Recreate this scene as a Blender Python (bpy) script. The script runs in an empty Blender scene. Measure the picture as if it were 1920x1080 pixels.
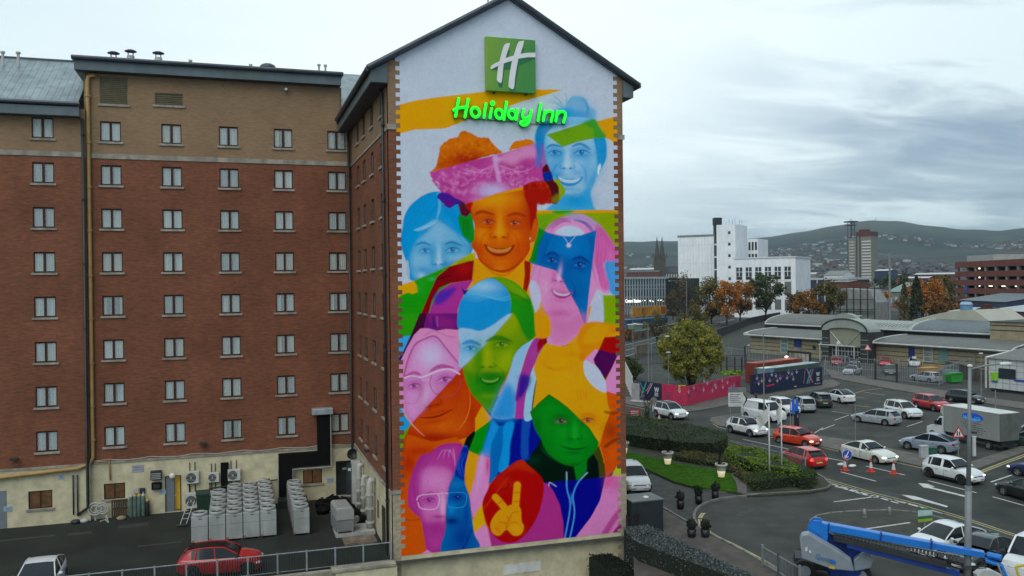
import bpy, math, random
import numpy as np
from mathutils import Vector, Matrix, Euler

SC = bpy.context.scene
COL = SC.collection
rnd = random.Random(7)
nrs = np.random.RandomState(11)

# ------------------------------------------------------------------ camera
CZ = 14.5; FPX = 1600.0
PSI = math.radians(17.95); DEL = 0.0056; RHO = 0.0115
F0 = Vector((math.sin(PSI), math.cos(PSI), 0)); R0 = Vector((math.cos(PSI), -math.sin(PSI), 0)); U0 = Vector((0, 0, 1))
CF = F0*math.cos(DEL) - U0*math.sin(DEL); U1 = U0*math.cos(DEL) + F0*math.sin(DEL)
CR = R0*math.cos(RHO) - U1*math.sin(RHO); CU = U1*math.cos(RHO) + R0*math.sin(RHO)
cam_d = bpy.data.cameras.new('camera'); cam = bpy.data.objects.new('camera', cam_d); COL.objects.link(cam)
M3 = Matrix((CR, CU, -CF)).transposed()
cam.matrix_world = Matrix.Translation((0, 0, CZ)) @ M3.to_4x4()
cam_d.sensor_width = 36; cam_d.lens = 36*FPX/1920; cam_d.clip_end = 30000; cam_d.clip_start = 0.5
SC.camera = cam

def ray(px, py): return CF + CR*((px-960)/FPX) + CU*((540-py)/FPX)
def P(px, py, z=0.0):
    d = ray(px, py); t = (z-CZ)/d.z; return Vector((d.x*t, d.y*t, z))
def PY(px, py, Y):
    d = ray(px, py); t = Y/d.y; return Vector((d.x*t, Y, CZ+d.z*t))
def PX(px, py, X):
    d = ray(px, py); t = X/d.x; return Vector((X, d.y*t, CZ+d.z*t))
def PD(px, py, dist):            # point on the ray at a horizontal distance
    d = ray(px, py); t = dist/math.hypot(d.x, d.y); return Vector((d.x*t, d.y*t, CZ+d.z*t))
def Zm(ox, oy, s):               # survey sheets: local sheet coordinates -> photo pixels
    return lambda pts: [(ox+x/s, oy+y/s) for x, y in pts]
Z5 = Zm(1140, 740, 3.1775); Z6 = Zm(1520, 740, 3.1775); Z8 = Zm(1160, 840, 4.5); ZC = Zm(1540, 800, 7.715)

# ------------------------------------------------------------------ world, sun, exposure
SC.view_settings.view_transform = 'Standard'; SC.view_settings.look = 'None'
SC.view_settings.exposure = EXPOSURE = 0.30; SC.view_settings.gamma = 1
SC.view_settings.use_curve_mapping = False
SUN_EL, SUN_AZ = math.radians(48), math.radians(212)
W = bpy.data.worlds.new('World'); SC.world = W; W.use_nodes = True
nt = W.node_tree; nt.nodes.clear(); N = nt.nodes.new; L = nt.links.new
def nd(t, **k):
    n = N(t)
    for a, b in k.items(): setattr(n, a, b)
    return n
def vmath(op, a, b=None):
    n = nd('ShaderNodeVectorMath', operation=op)
    for i, s in enumerate((a, b)):
        if s is None: continue
        if isinstance(s, (tuple, list, Vector)): n.inputs[i].default_value = tuple(s)
        else: L(s, n.inputs[i])
    return n
def smath(op, a, b=None, clamp=False):
    n = nd('ShaderNodeMath', operation=op, use_clamp=clamp)
    for i, s in enumerate((a, b)):
        if s is None: continue
        if isinstance(s, (int, float)): n.inputs[i].default_value = s
        else: L(s, n.inputs[i])
    return n.outputs[0]
def mixc(f, a, b, blend='MIX'):
    n = nd('ShaderNodeMix', data_type='RGBA', blend_type=blend)
    for i, s in ((0, f), (6, a), (7, b)):
        if isinstance(s, (int, float)): n.inputs[i].default_value = s
        elif isinstance(s, (tuple, list)): n.inputs[i].default_value = (*s, 1)
        else: L(s, n.inputs[i])
    return n.outputs[2]
def ramp(f, stops, interp='LINEAR'):
    n = nd('ShaderNodeValToRGB'); n.color_ramp.interpolation = interp
    el = n.color_ramp.elements
    while len(el) < len(stops): el.new(0.5)
    for e, (p, c) in zip(el, stops):
        e.position = p; e.color = (*c, 1) if len(c) == 3 else c
    L(f, n.inputs[0]); return n.outputs[0]
tc = nd('ShaderNodeTexCoord')
dirv = tc.outputs['Generated']
nrm = vmath('NORMALIZE', dirv).outputs[0]
sep = nd('ShaderNodeSeparateXYZ'); L(nrm, sep.inputs[0])
up = smath('MAXIMUM', sep.outputs[2], 0.0)
inv = smath('DIVIDE', 1.0, smath('ADD', up, 0.10))
plane = nd('ShaderNodeVectorMath', operation='SCALE'); L(nrm, plane.inputs[0]); L(inv, plane.inputs[3])
mp = nd('ShaderNodeMapping'); L(plane.outputs[0], mp.inputs[0])
mp.inputs['Rotation'].default_value = (0, 0, math.radians(38)); mp.inputs['Scale'].default_value = (0.62, 1.15, 0.0)
mp.inputs['Location'].default_value = (3.1, 1.7, 0)
n1 = nd('ShaderNodeTexNoise'); L(mp.outputs[0], n1.inputs['Vector']); n1.inputs['Scale'].default_value = 0.85
n1.inputs['Detail'].default_value = 5; n1.inputs['Roughness'].default_value = 0.5; n1.inputs['Distortion'].default_value = 0.35
n2 = nd('ShaderNodeTexNoise'); L(mp.outputs[0], n2.inputs['Vector']); n2.inputs['Scale'].default_value = 2.4
n2.inputs['Detail'].default_value = 6; n2.inputs['Roughness'].default_value = 0.6; n2.inputs['Distortion'].default_value = 0.6
cl = smath('ADD', smath('MULTIPLY', n1.outputs[0], 0.66), smath('MULTIPLY', n2.outputs[0], 0.34))
glow_dir = ray(930, -60).normalized()
dt = vmath('DOT_PRODUCT', nrm, glow_dir).outputs['Value']
glow = smath('POWER', smath('MAXIMUM', dt, 0.0), 9.0)
right_dark = ramp(dt, [(0.90, (1, 1, 1)), (0.985, (0, 0, 0))])
cloud_amt = ramp(cl, [(0.41, (0, 0, 0)), (0.50, (0.7, 0.7, 0.7)), (0.58, (1, 1, 1))])
side = smath('MULTIPLY', vmath('DOT_PRODUCT', nrm, CR).outputs['Value'], 4.0, True)
cloud_amt = smath('MULTIPLY', cloud_amt, smath('ADD', 0.12, smath('MULTIPLY', smath('MULTIPLY', right_dark, side), 0.88)))
bright = mixc(glow, (0.66, 0.80, 0.84), (0.92, 1.02, 1.04))
dark = mixc(glow, (0.20, 0.29, 0.39), (0.52, 0.64, 0.74))
ccol = mixc(cloud_amt, bright, dark)
hor = ramp(sep.outputs[2], [(0.0, (1, 1, 1)), (0.16, (0, 0, 0))])
ccol = mixc(smath('MULTIPLY', hor, 0.40), ccol, (0.46, 0.61, 0.66))
sky = nd('ShaderNodeTexSky', sky_type='NISHITA', sun_disc=False)
sky.sun_elevation = SUN_EL; sky.sun_rotation = SUN_AZ
skys = nd('ShaderNodeVectorMath', operation='SCALE'); L(sky.outputs[0], skys.inputs[0]); skys.inputs[3].default_value = 0.8
full = mixc(0.93, skys.outputs[0], nd('ShaderNodeRGB').outputs[0])
sc10 = nd('ShaderNodeVectorMath', operation='SCALE'); L(ccol, sc10.inputs[0]); sc10.inputs[3].default_value = 10.0
L(sc10.outputs[0], full.node.inputs[7])
bg = nd('ShaderNodeBackground'); L(full, bg.inputs[0]); bg.inputs[1].default_value = 0.1
out = nd('ShaderNodeOutputWorld'); L(bg.outputs[0], out.inputs[0])
sd = bpy.data.lights.new('sun', 'SUN'); sun = bpy.data.objects.new('sun', sd); COL.objects.link(sun)
sd.energy = 1.15; sd.angle = math.radians(50); sd.color = (1, 0.96, 0.9)
sdir = Vector((math.sin(SUN_AZ)*math.cos(SUN_EL), math.cos(SUN_AZ)*math.cos(SUN_EL), math.sin(SUN_EL)))
sun.rotation_euler = (-sdir).to_track_quat('-Z', 'Y').to_euler()

# ------------------------------------------------------------------ materials
def srgb(r, g, b):
    f = lambda c: (c/255/12.92) if c/255 <= 0.04045 else ((c/255+0.055)/1.055)**2.4
    return (f(r), f(g), f(b))
MATS = {}
def mat(name, col, rough=0.8, var=0.15, scale=1.5, metal=0.0, bump=0.0, bscale=40, spec=0.5, var2=None, detail=5, emit=None, estr=0, coat=0, streak=0):
    if name in MATS: return MATS[name]
    global nt, N, L
    m = bpy.data.materials.new(name); m.use_nodes = True; nt = m.node_tree; N = nt.nodes.new; L = nt.links.new
    b = nt.nodes['Principled BSDF']; b.inputs['Roughness'].default_value = rough; b.inputs['Metallic'].default_value = metal
    b.inputs['Specular IOR Level'].default_value = spec; b.inputs['Coat Weight'].default_value = coat
    g = nd('ShaderNodeNewGeometry')
    n = nd('ShaderNodeTexNoise'); L(g.outputs['Position'], n.inputs['Vector']); n.inputs['Scale'].default_value = scale; n.inputs['Detail'].default_value = detail
    n.inputs['Roughness'].default_value = 0.6
    lo = tuple(c*(1-var) for c in col); hi = tuple(min(1, c*(1+var)) for c in col)
    if var2: hi = var2
    c = ramp(n.outputs[0], [(0.36, lo), (0.64, hi)])
    if streak:
        mpn = nd('ShaderNodeMapping'); L(g.outputs['Position'], mpn.inputs[0]); mpn.inputs['Scale'].default_value = (1.3, 1.3, 0.12)
        n3 = nd('ShaderNodeTexNoise'); L(mpn.outputs[0], n3.inputs['Vector']); n3.inputs['Scale'].default_value = 1.4; n3.inputs['Detail'].default_value = 6
        k = ramp(n3.outputs[0], [(0.35, (1-streak,)*3), (0.6, (1, 1, 1))])
        c = mixc(1.0, c, k, 'MULTIPLY')
    L(c, b.inputs['Base Color'])
    if bump:
        n4 = nd('ShaderNodeTexNoise'); L(g.outputs['Position'], n4.inputs['Vector']); n4.inputs['Scale'].default_value = bscale; n4.inputs['Detail'].default_value = 3
        bp = nd('ShaderNodeBump'); bp.inputs['Strength'].default_value = bump; bp.inputs['Distance'].default_value = 0.02
        L(n4.outputs[0], bp.inputs['Height']); L(bp.outputs[0], b.inputs['Normal'])
    if emit:
        b.inputs['Emission Color'].default_value = (*emit, 1); b.inputs['Emission Strength'].default_value = estr
    MATS[name] = m; return m
def brick_mat(name, c1, c2, mortar, blotch=0.2, streak=0.12):
    if name in MATS: return MATS[name]
    global nt, N, L
    m = bpy.data.materials.new(name); m.use_nodes = True; nt = m.node_tree; N = nt.nodes.new; L = nt.links.new
    b = nt.nodes['Principled BSDF']; b.inputs['Roughness'].default_value = 0.9; b.inputs['Specular IOR Level'].default_value = 0.25
    g = nd('ShaderNodeNewGeometry'); s = nd('ShaderNodeSeparateXYZ'); L(g.outputs['Position'], s.inputs[0])
    cb = nd('ShaderNodeCombineXYZ'); L(smath('ADD', s.outputs[0], s.outputs[1]), cb.inputs[0]); L(s.outputs[2], cb.inputs[1])
    bt = nd('ShaderNodeTexBrick'); L(cb.outputs[0], bt.inputs['Vector'])
    bt.inputs['Scale'].default_value = 1.0; bt.inputs['Brick Width'].default_value = 0.225; bt.inputs['Row Height'].default_value = 0.075
    bt.inputs['Mortar Size'].default_value = 0.008; bt.inputs['Color1'].default_value = (*c1, 1); bt.inputs['Color2'].default_value = (*c2, 1)
    bt.inputs['Mortar'].default_value = (*mortar, 1); bt.inputs['Bias'].default_value = -0.1
    n = nd('ShaderNodeTexNoise'); L(g.outputs['Position'], n.inputs['Vector']); n.inputs['Scale'].default_value = 0.35; n.inputs['Detail'].default_value = 9; n.inputs['Roughness'].default_value = 0.65
    k = ramp(n.outputs[0], [(0.35, (1-blotch,)*3), (0.65, (1+blotch*0.6,)*3)])
    c = mixc(1.0, bt.outputs[0], k, 'MULTIPLY')
    cb2 = nd('ShaderNodeCombineXYZ'); L(smath('ADD', s.outputs[0], s.outputs[1]), cb2.inputs[0]); L(smath('MULTIPLY', s.outputs[2], 6.0), cb2.inputs[1])
    n2 = nd('ShaderNodeTexNoise'); L(cb2.outputs[0], n2.inputs['Vector']); n2.inputs['Scale'].default_value = 1.6; n2.inputs['Detail'].default_value = 5
    c = mixc(1.0, c, ramp(n2.outputs[0], [(0.35, (1-streak,)*3), (0.65, (1+streak,)*3)]), 'MULTIPLY')
    L(c, b.inputs['Base Color']); MATS[name] = m; return m
def glass_mat(name, col=(0.02, 0.025, 0.03), rough=0.06, spec=0.6):
    return mat(name, col, rough=rough, var=0.1, spec=spec)

# ------------------------------------------------------------------ mesh building
class MB:
    def __init__(s): s.v = []; s.f = []; s.mi = []; s.m = 0
    def add(s, vs, fs):
        o = len(s.v); s.v += [tuple(v) for v in vs]; s.f += [tuple(i+o for i in f) for f in fs]; s.mi += [s.m]*len(fs); return s
    def quad(s, a, b, c, d): return s.add([a, b, c, d], [(0, 1, 2, 3)])
    def box(s, x0, x1, y0, y1, z0, z1):
        return s.add([(x0,y0,z0),(x1,y0,z0),(x1,y1,z0),(x0,y1,z0),(x0,y0,z1),(x1,y0,z1),(x1,y1,z1),(x0,y1,z1)],
                     [(3,2,1,0),(4,5,6,7),(0,1,5,4),(1,2,6,5),(2,3,7,6),(3,0,4,7)])
    def cbox(s, c, sx, sy, sz, rz=0.0, base=True):
        cs, sn = math.cos(rz), math.sin(rz); z0 = c[2] if base else c[2]-sz/2
        pts = []
        for z in (z0, z0+sz):
            for x, y in ((-sx/2,-sy/2),(sx/2,-sy/2),(sx/2,sy/2),(-sx/2,sy/2)):
                pts.append((c[0]+x*cs-y*sn, c[1]+x*sn+y*cs, z))
        return s.add(pts, [(3,2,1,0),(4,5,6,7),(0,1,5,4),(1,2,6,5),(2,3,7,6),(3,0,4,7)])
    def prism(s, poly, z0, z1, cap=True):
        n = len(poly); A = sum(poly[i][0]*poly[(i+1)%n][1]-poly[(i+1)%n][0]*poly[i][1] for i in range(n))
        if A < 0: poly = poly[::-1]
        vs = [(p[0], p[1], z0) for p in poly] + [(p[0], p[1], z1) for p in poly]
        fs = [(i, (i+1)%n, n+(i+1)%n, n+i) for i in range(n)]
        if cap: fs += [tuple(range(n, 2*n)), tuple(range(n-1, -1, -1))]
        return s.add(vs, fs)
    def extr(s, pts, d):           # extrude a planar 3D polygon by vector d
        n = len(pts); d = Vector(d); a = [Vector(p) for p in pts]
        return s.add([tuple(p) for p in a] + [tuple(p+d) for p in a],
                     [tuple(range(n-1, -1, -1)), tuple(range(n, 2*n))] + [(i, (i+1)%n, n+(i+1)%n, n+i) for i in range(n)])
    def tube(s, pts, r, n=8, cap=True):
        pts = [Vector(p) for p in pts]; rs = r if isinstance(r, (list, tuple)) else [r]*len(pts)
        rings = []; prev = None
        for i, p in enumerate(pts):
            t = (pts[min(i+1, len(pts)-1)] - pts[max(i-1, 0)]).normalized()
            a = prev if prev is not None else (Vector((0,0,1)) if abs(t.z) < 0.9 else Vector((1,0,0)))
            u = (a - t*a.dot(t)).normalized(); prev = u; w = t.cross(u)
            rings.append([tuple(p + (u*math.cos(2*math.pi*k/n) + w*math.sin(2*math.pi*k/n))*rs[i]) for k in range(n)])
        vs = [q for g in rings for q in g]; fs = []
        for i in range(len(pts)-1):
            for k in range(n): fs.append((i*n+k, i*n+(k+1)%n, (i+1)*n+(k+1)%n, (i+1)*n+k))
        if cap: fs += [tuple(range(n-1, -1, -1)), tuple(range((len(pts)-1)*n, len(pts)*n))]
        return s.add(vs, fs)
    def lathe(s, prof, c=(0,0,0), n=16, ax='z', cap=True):
        vs = []; fs = []
        for r, h in prof:
            for k in range(n):
                a = 2*math.pi*k/n; x, y = r*math.cos(a), r*math.sin(a)
                q = {'z': (x, y, h), 'y': (x, h, y), 'x': (h, x, y)}[ax]
                vs.append((c[0]+q[0], c[1]+q[1], c[2]+q[2]))
        for i in range(len(prof)-1):
            for k in range(n): fs.append((i*n+k, i*n+(k+1)%n, (i+1)*n+(k+1)%n, (i+1)*n+k))
        if cap: fs += [tuple(range(n-1, -1, -1)), tuple(range((len(prof)-1)*n, len(prof)*n))]
        return s.add(vs, fs)
    def ball(s, c, rx, ry=None, rz=None, n=10, m=7):
        ry = ry or rx; rz = rz or rx; vs = []; fs = []
        for i in range(m+1):
            ph = math.pi*i/m
            for k in range(n):
                a = 2*math.pi*k/n; vs.append((c[0]+rx*math.sin(ph)*math.cos(a), c[1]+ry*math.sin(ph)*math.sin(a), c[2]+rz*math.cos(ph)))
        for i in range(m):
            for k in range(n): fs.append((i*n+k, (i+1)*n+k, (i+1)*n+(k+1)%n, i*n+(k+1)%n))
        return s.add(vs, fs)
    def build(s, name, m, parent=None, smooth=False, loc=None, bevel=0):
        me = bpy.data.meshes.new(name)
        off = Vector((0,0,0))
        if parent is not None and not parent.get('_local'): off = Vector(parent.get('_w', (0,0,0)))
        if loc is not None: off = Vector(loc)
        me.from_pydata([(v[0]-off[0], v[1]-off[1], v[2]-off[2]) for v in s.v], [], s.f)
        ms = m if isinstance(m, (list, tuple)) else [m]
        for q in ms: me.materials.append(q)
        if len(ms) > 1: me.polygons.foreach_set('material_index', s.mi)
        if smooth: me.polygons.foreach_set('use_smooth', [True]*len(me.polygons))
        me.update()
        o = bpy.data.objects.new(name, me); COL.objects.link(o)
        if parent is not None:
            o.parent = parent
            o['_w'] = parent.get('_w', (0,0,0))
            if parent.get('_local'): o['_local'] = 1
        elif loc is not None: o.location = loc; o['_w'] = tuple(loc)
        if bevel:
            b = o.modifiers.new('bevel', 'BEVEL'); b.width = bevel; b.segments = 2; b.limit_method = 'ANGLE'
        return o
def tag(o, label=None, cat=None, group=None, kind=None):
    if label: o['label'] = label
    if cat: o['category'] = cat
    if group: o['group'] = group
    if kind: o['kind'] = kind
    return o
def thing(name, loc, label, cat, group=None, rz=0.0, local=False):
    o = bpy.data.objects.new(name, None); COL.objects.link(o); o.location = loc; o.rotation_euler = (0, 0, rz)
    o['_w'] = tuple(loc)
    if local: o['_local'] = 1; 
    o.empty_display_size = 0.3
    return tag(o, label, cat, group)
def copy_tree(o, parent=None):
    c = o.copy(); COL.objects.link(c); c.parent = parent
    for ch in [q for q in o.children]: copy_tree(ch, c)
    return c
def struct(name, mb, m, smooth=False): return tag(mb.build(name, m, smooth=smooth), kind='structure')
def text_mb(txt, size, ext=0.01, shear=0.0, bold=0.0, align='LEFT', space=1.0):
    cu = bpy.data.curves.new('t', 'FONT'); cu.body = txt; cu.size = size; cu.extrude = ext; cu.shear = shear; cu.offset = bold
    cu.align_x = align; cu.resolution_u = 3; cu.space_character = space
    o = bpy.data.objects.new('t', cu); COL.objects.link(o)
    dg = bpy.context.evaluated_depsgraph_get(); dg.update()
    me = bpy.data.meshes.new_from_object(o.evaluated_get(dg))
    vs = [tuple(v.co) for v in me.vertices]; fs = [tuple(p.vertices) for p in me.polygons]
    bpy.data.objects.remove(o); bpy.data.meshes.remove(me); bpy.data.curves.remove(cu)
    return vs, fs
def place_text(mb, txt, size, O, u, v=(0,0,1), ext=0.01, shear=0, bold=0, align='LEFT', space=1.0, sx=1.0):
    vs, fs = text_mb(txt, size, ext, shear, bold, align, space); O = Vector(O); u = Vector(u).normalized(); v = Vector(v).normalized(); n = u.cross(v)
    mb.add([tuple(O + u*a*sx + v*b + n*c) for a, b, c in vs], fs); return mb
def wall_holes(mb, O, u, u0, u1, z0, z1, holes, depth, inn, rev=True):
    """wall in plane O + u*s + z; holes (s0,s1,z0,z1); reveals go 'inn'wards by depth"""
    O = Vector(O); u = Vector(u); inn = Vector(inn)
    S = sorted({u0, u1} | {h[0] for h in holes} | {h[1] for h in holes}); Zs = sorted({z0, z1} | {h[2] for h in holes} | {h[3] for h in holes})
    S = [s for s in S if u0 <= s <= u1]; Zs = [z for z in Zs if z0 <= z <= z1]
    p = lambda s, z, d=0: tuple(O + u*s + Vector((0,0,z)) + inn*d)
    for i in range(len(S)-1):
        for j in range(len(Zs)-1):
            a, b, c, d = S[i], S[i+1], Zs[j], Zs[j+1]; cx, cz = (a+b)/2, (c+d)/2
            if any(h[0] < cx < h[1] and h[2] < cz < h[3] for h in holes): continue
            mb.quad(p(a,c), p(b,c), p(b,d), p(a,d))
    if rev:
        for a, b, c, d in holes:
            if c >= z1 or d <= z0: continue
            mb.quad(p(a,c), p(a,c,depth), p(b,c,depth), p(b,c)); mb.quad(p(a,d), p(b,d), p(b,d,depth), p(a,d,depth))
            mb.quad(p(a,c), p(a,d), p(a,d,depth), p(a,c,depth)); mb.quad(p(b,c), p(b,c,depth), p(b,d,depth), p(b,d))
def catmull(pts, k=6, closed=False):
    out = []; n = len(pts); rng = range(n if closed else n-1)
    g = (lambda i: pts[i % n]) if closed else (lambda i: pts[max(0, min(n-1, i))])
    for i in rng:
        p0, p1, p2, p3 = g(i-1), g(i), g(i+1), g(i+2)
        for j in range(k):
            t = j/k
            out.append(tuple(0.5*(2*b + (c-a)*t + (2*a-5*b+4*c-d)*t*t + (3*b-a-3*c+d)*t**3) for a, b, c, d in zip(p0, p1, p2, p3)))
    if not closed: out.append(tuple(pts[-1]))
    return out
# ==== ground
def asphalt(name,col,crack=True):
 m=mat(name,col,.92,.22,.35,bump=.15,bscale=30,detail=9,spec=.15)
 return m
G={}
G['asph']=asphalt('asphalt',(.058,.060,.055));G['road']=asphalt('road_asphalt',(.047,.051,.048));G['yard']=asphalt('yard_asphalt',(.030,.033,.029))
G['drive']=mat('driveway_setts',(.045,.047,.042),.9,.28,1.5,bump=.2);G['pave']=mat('pavement',(.105,.098,.085),.9,.2,1.1,bump=.1);G['brownpave']=mat('brown_pavement',(.072,.062,.053),.9,.25,1.3,bump=.1)
G['kerb']=mat('kerb_stone',(.17,.165,.15),.9,.25,3);G['mark']=mat('road_paint',(.50,.50,.48),.8,.22,3);G['ymark']=mat('yellow_road_paint',(.42,.36,.17),.8,.22,3)
G['grass']=mat('lawn',(.040,.105,.012),1,.3,2.5,bump=.6,bscale=60,spec=.0);G['wallc']=mat('retaining_wall',(.30,.27,.21),.9,.25,1.2,streak=.3)
G['land']=mat('city_land',(.060,.066,.055),.95,.5,.02,detail=8)
b=MB();NY=43.95;RX=20.75
b.quad((-400,NY,0),(RX,NY,0),(RX,700,0),(-400,700,0));b.quad((RX,-60,0),(700,-60,0),(700,700,0),(RX,700,0))
struct('ground',b,G['asph'])
b=MB();b.quad((-9600,700,-.3),(9700,700,-.3),(9700,9700,-.3),(-9600,9700,-.3));b.quad((700,-1900,-.3),(9700,-1900,-.3),(9700,700,-.3),(700,700,-.3));b.quad((-9600,-1900,-.3),(-400,-1900,-.3),(-400,700,-.3),(-9600,700,-.3));struct('city_ground',b,G['land'])
b=MB();b.quad((-400,-60,-2.5),(RX,-60,-2.5),(RX,NY+.5,-2.5),(-400,NY+.5,-2.5));struct('lower_ground',b,G['asph'])
b=MB();b.quad((-45,NY,.004),(GXL:=7.68,NY,.004),(GXL,58.95,.004),(-45,58.55,.004));struct('yard_surface',b,G['yard'])
def sheet(name,px,m,z=.004,sm=False):
 q=catmull(px,5,True)if sm else px
 b=MB();p=[tuple(P(x,y,z))for x,y in q];A=sum(p[i][0]*p[(i+1)%len(p)][1]-p[(i+1)%len(p)][0]*p[i][1]for i in range(len(p)))
 b.add(p if A>0 else p[::-1],[tuple(range(len(p)))]);return struct(name,b,m)
def slab(name,px,m,h=.12,kerb=True):
 p=[P(x,y,h)for x,y in px];b=MB();b.prism([(q.x,q.y)for q in p],-.05,h);o=struct(name,b,m)
 return o
def kerb_line(px,w=.14,h=.135,m=None):
 p=[P(x,y,0)for x,y in px];b=MB()
 for a,c in zip(p,p[1:]):
  d=(c-a);L_=d.length;mid=(a+c)/2;b.cbox((mid.x,mid.y,-.02),L_+w*.5,w,h+.02,math.atan2(d.y,d.x))
 return b
sheet('road',[(1168,757),(1240,770),(1345,798),(1431,816),(1540,838),(1735,877),(1790,890),(1832,884),(1925,850),(2100,900),(2100,1100),(1925,1010),(1812,972),(1710,940),(1640,922),(1560,897),(1520,884),(1366,836),(1168,788)],G['road'])
sheet('station_road',[(1168,640),(1260,618),(1340,600),(1430,587),(1500,578),(1520,583),(1440,598),(1380,612),(1345,624),(1300,645),(1200,676),(1168,684)],G['road'])
slab('hoarding_pavement',[(1150,742),(1195,745),(1260,751),(1385,728),(1415,742),(1540,722),(1545,712),(1562,712),(1576,718),(1570,724),(1538,730),(1480,739),(1405,751),(1350,762),(1310,769),(1285,771),(1240,769),(1200,762),(1150,752)],G['pave'])
slab('car_park_pavement',[(1329,788),(1336,782),(1376,776),(1396,774),(1400,781),(1382,792),(1400,796),(1480,808),(1600,826),(1726,852),(1800,866),(1818,866),(1920,834),(1960,822),(1960,833),(1830,879),(1815,886),(1790,887),(1735,875),(1675,862),(1572,843),(1540,836),(1431,814),(1346,797)],G['pave'])
slab('station_pavement',[(1545,690),(1640,712),(1760,730),(1850,745),(1960,760),(1960,772),(1850,756),(1750,742),(1660,727),(1560,708)],G['pave'])
bed=[(1150,780),(1290,806),(1366,829),(1440,852),(1520,884),(1545,898),(1558,911),(1552,917),(1520,923),(1440,928),(1402,929),(1383,924),(1352,920),(1297,912),(1262,903),(1236,891),(1204,877),(1173,864),(1150,852)]
slab('planted_verge',bed,mat('planting_soil',(.035,.038,.022),.95,.3,2))
b=kerb_line(bed[1:-1]);struct('verge_kerb',b,G['kerb'])
sheet_l=Z8([(30,30),(150,55),(280,85),(360,98),(470,128),(600,150),(700,165),(800,185),(940,218),(985,290),(1004,375),(860,360),(620,326),(460,281),(340,226),(200,161),(60,106),(30,90)])
bl=MB();bl.prism([(q.x,q.y)for q in[P(x,y,.13)for x,y in sheet_l]],.1,.16);struct('lawn',bl,G['grass'])
bp_=MB();bp_.prism([(q.x,q.y)for q in[P(x,y,.13)for x,y in Z8([(945,218),(975,215),(1030,245),(1080,285),(1082,375),(1010,380),(988,290)])]],.1,.15);struct('gravel_path',bp_,mat('gravel',(.11,.10,.095),.95,.4,12))
drive=[(1150,850),(1173,866),(1204,879),(1236,893),(1262,905),(1297,914),(1352,922),(1383,926),(1402,931),(1349,936),(1330,941),(1315,949),(1303,960),(1299,972),(1302,978),(1291,981),(1227,944),(1205,930),(1178,925),(1150,925)]
sheet('driveway',drive,G['drive'],.006)
npv=[(1180,926),(1205,931),(1228,945),(1291,982),(1303,981),(1316,993),(1338,1007),(1373,1024),(1420,1050),(1470,1085),(1420,1120),(1300,1120),(1190,1100),(1186,1000)]
slab('near_pavement',npv,G['brownpave'])
arc=Z8([(1170,404),(1000,418),(850,437),(760,462),(700,490),(655,530),(636,575),(640,620),(662,655),(700,692),(760,728),(800,752),(880,790),(960,832),(1060,885),(1170,948)])+[(1440,1062),(1475,1088)]
b=kerb_line(arc,.16,.13);struct('kerb',b,G['kerb'])
b=kerb_line(Z8([(60,110),(200,168),(340,234),(460,290),(620,336),(780,362),(860,374),(1000,388),(1100,402)]),.12,.15);struct('lawn_kerb',b,G['kerb'])
b=kerb_line([(1180,926),(1205,931),(1228,945),(1291,982)],.12,.13);struct('drive_kerb',b,G['kerb'])
isl=Z6([(0,752),(40,722),(120,706),(200,698),(330,693),(480,688),(600,698),(700,716),(790,740),(930,775),(1100,830),(1250,890),(1300,960),(900,960),(500,960),(300,900),(100,830)])
sheet('side_verge',isl,mat('verge_tarmac',(.038,.041,.032),.92,.3,.8),.006)
b=kerb_line(isl[:9],.16,.05);struct('side_kerb',b,G['kerb'])
def stripe(mb,px,w,z=.011):
 p=[P(x,y,z)for x,y in px]
 for a,c in zip(p,p[1:]):
  d=(c-a).normalized();n=Vector((-d.y,d.x,0))*w/2;e=d*w*.15
  mb.quad(a-n-e,c-n+e,c+n+e,a+n-e)
b=MB()
for l in([(180,460),(388,515)],[(330,425),(560,478)],[(0,357),(200,397)],[(700,512),(985,583)],[(1085,608),(1271,660),(1500,725)],[(1075,520),(1200,478)],[(140,638),(330,615),(405,604)]):stripe(b,Z6(l),.14)
for l in([(290,152),(450,187)],[(540,207),(690,242)],[(470,215),(560,238)],[(808,266),(1070,322)]):stripe(b,Z5(l),.14)
for l in([(45,250),(190,275)],):stripe(b,[(1393,823.7),(1478,842)],.13)
for i in range(7):
 t=i*38;stripe(b,Z6([(148+t*1.0,545+t*.29),(190+t*1.0,557+t*.29)]if i<6 else[(340,600),(380,608)]),.2)
 stripe(b,Z6([(120+i*60,530+i*17.5),(160+i*60,541+i*17.5)]),.2)
for i in range(5):stripe(b,Z6([(435+i*75,610+i*20.5),(488+i*75,625+i*20.5)]),.2)
for l in([(290,805),(590,762)],[(560,860),(650,842)],[(665,840),(775,822)]):stripe(b,Z6(l),.16,.014)
for pts in([(640,527),(700,531),(740,548),(716,550),(940,606),(935,613),(700,556),(672,552)],[(540,595),(620,604),(660,616),(818,664),(812,671),(650,628),(610,625)]):
 p=[tuple(P(x,y,.012))for x,y in Z6(pts)];b.add(p,[tuple(range(len(p)))])
for a in([(1527,812),(1543,802)],[(1590,758),(1630,763)],[(1560,771),(1600,777)],[(1575,742),(1620,746)],[(1620,735),(1660,741)],[(1700,800),(1730,790)],[(1640,785),(1660,779)],[(1750,845),(1790,836)]):stripe(b,a,.1,.009)
for a in([(1565,788),(1592,778)],[(1500,760),(1520,770)],[(1540,806),(1565,796)],[(1770,775),(1800,765)],[(1830,770),(1860,776)]):stripe(b,a,.1,.009)
for i in range(5):stripe(b,[(1335+i*16,610-i*4.6),(1344+i*16,607.5-i*4.6)],.25,.012)
for a in([(1172,657),(1200,650)],[(1214,646),(1240,639)],[(1172,668),(1205,659)],[(1340,605),(1440,590)],[(1172,647),(1300,617)]):stripe(b,a,.15,.012)
struct('road_markings',b,G['mark'])
b=MB()
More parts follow.
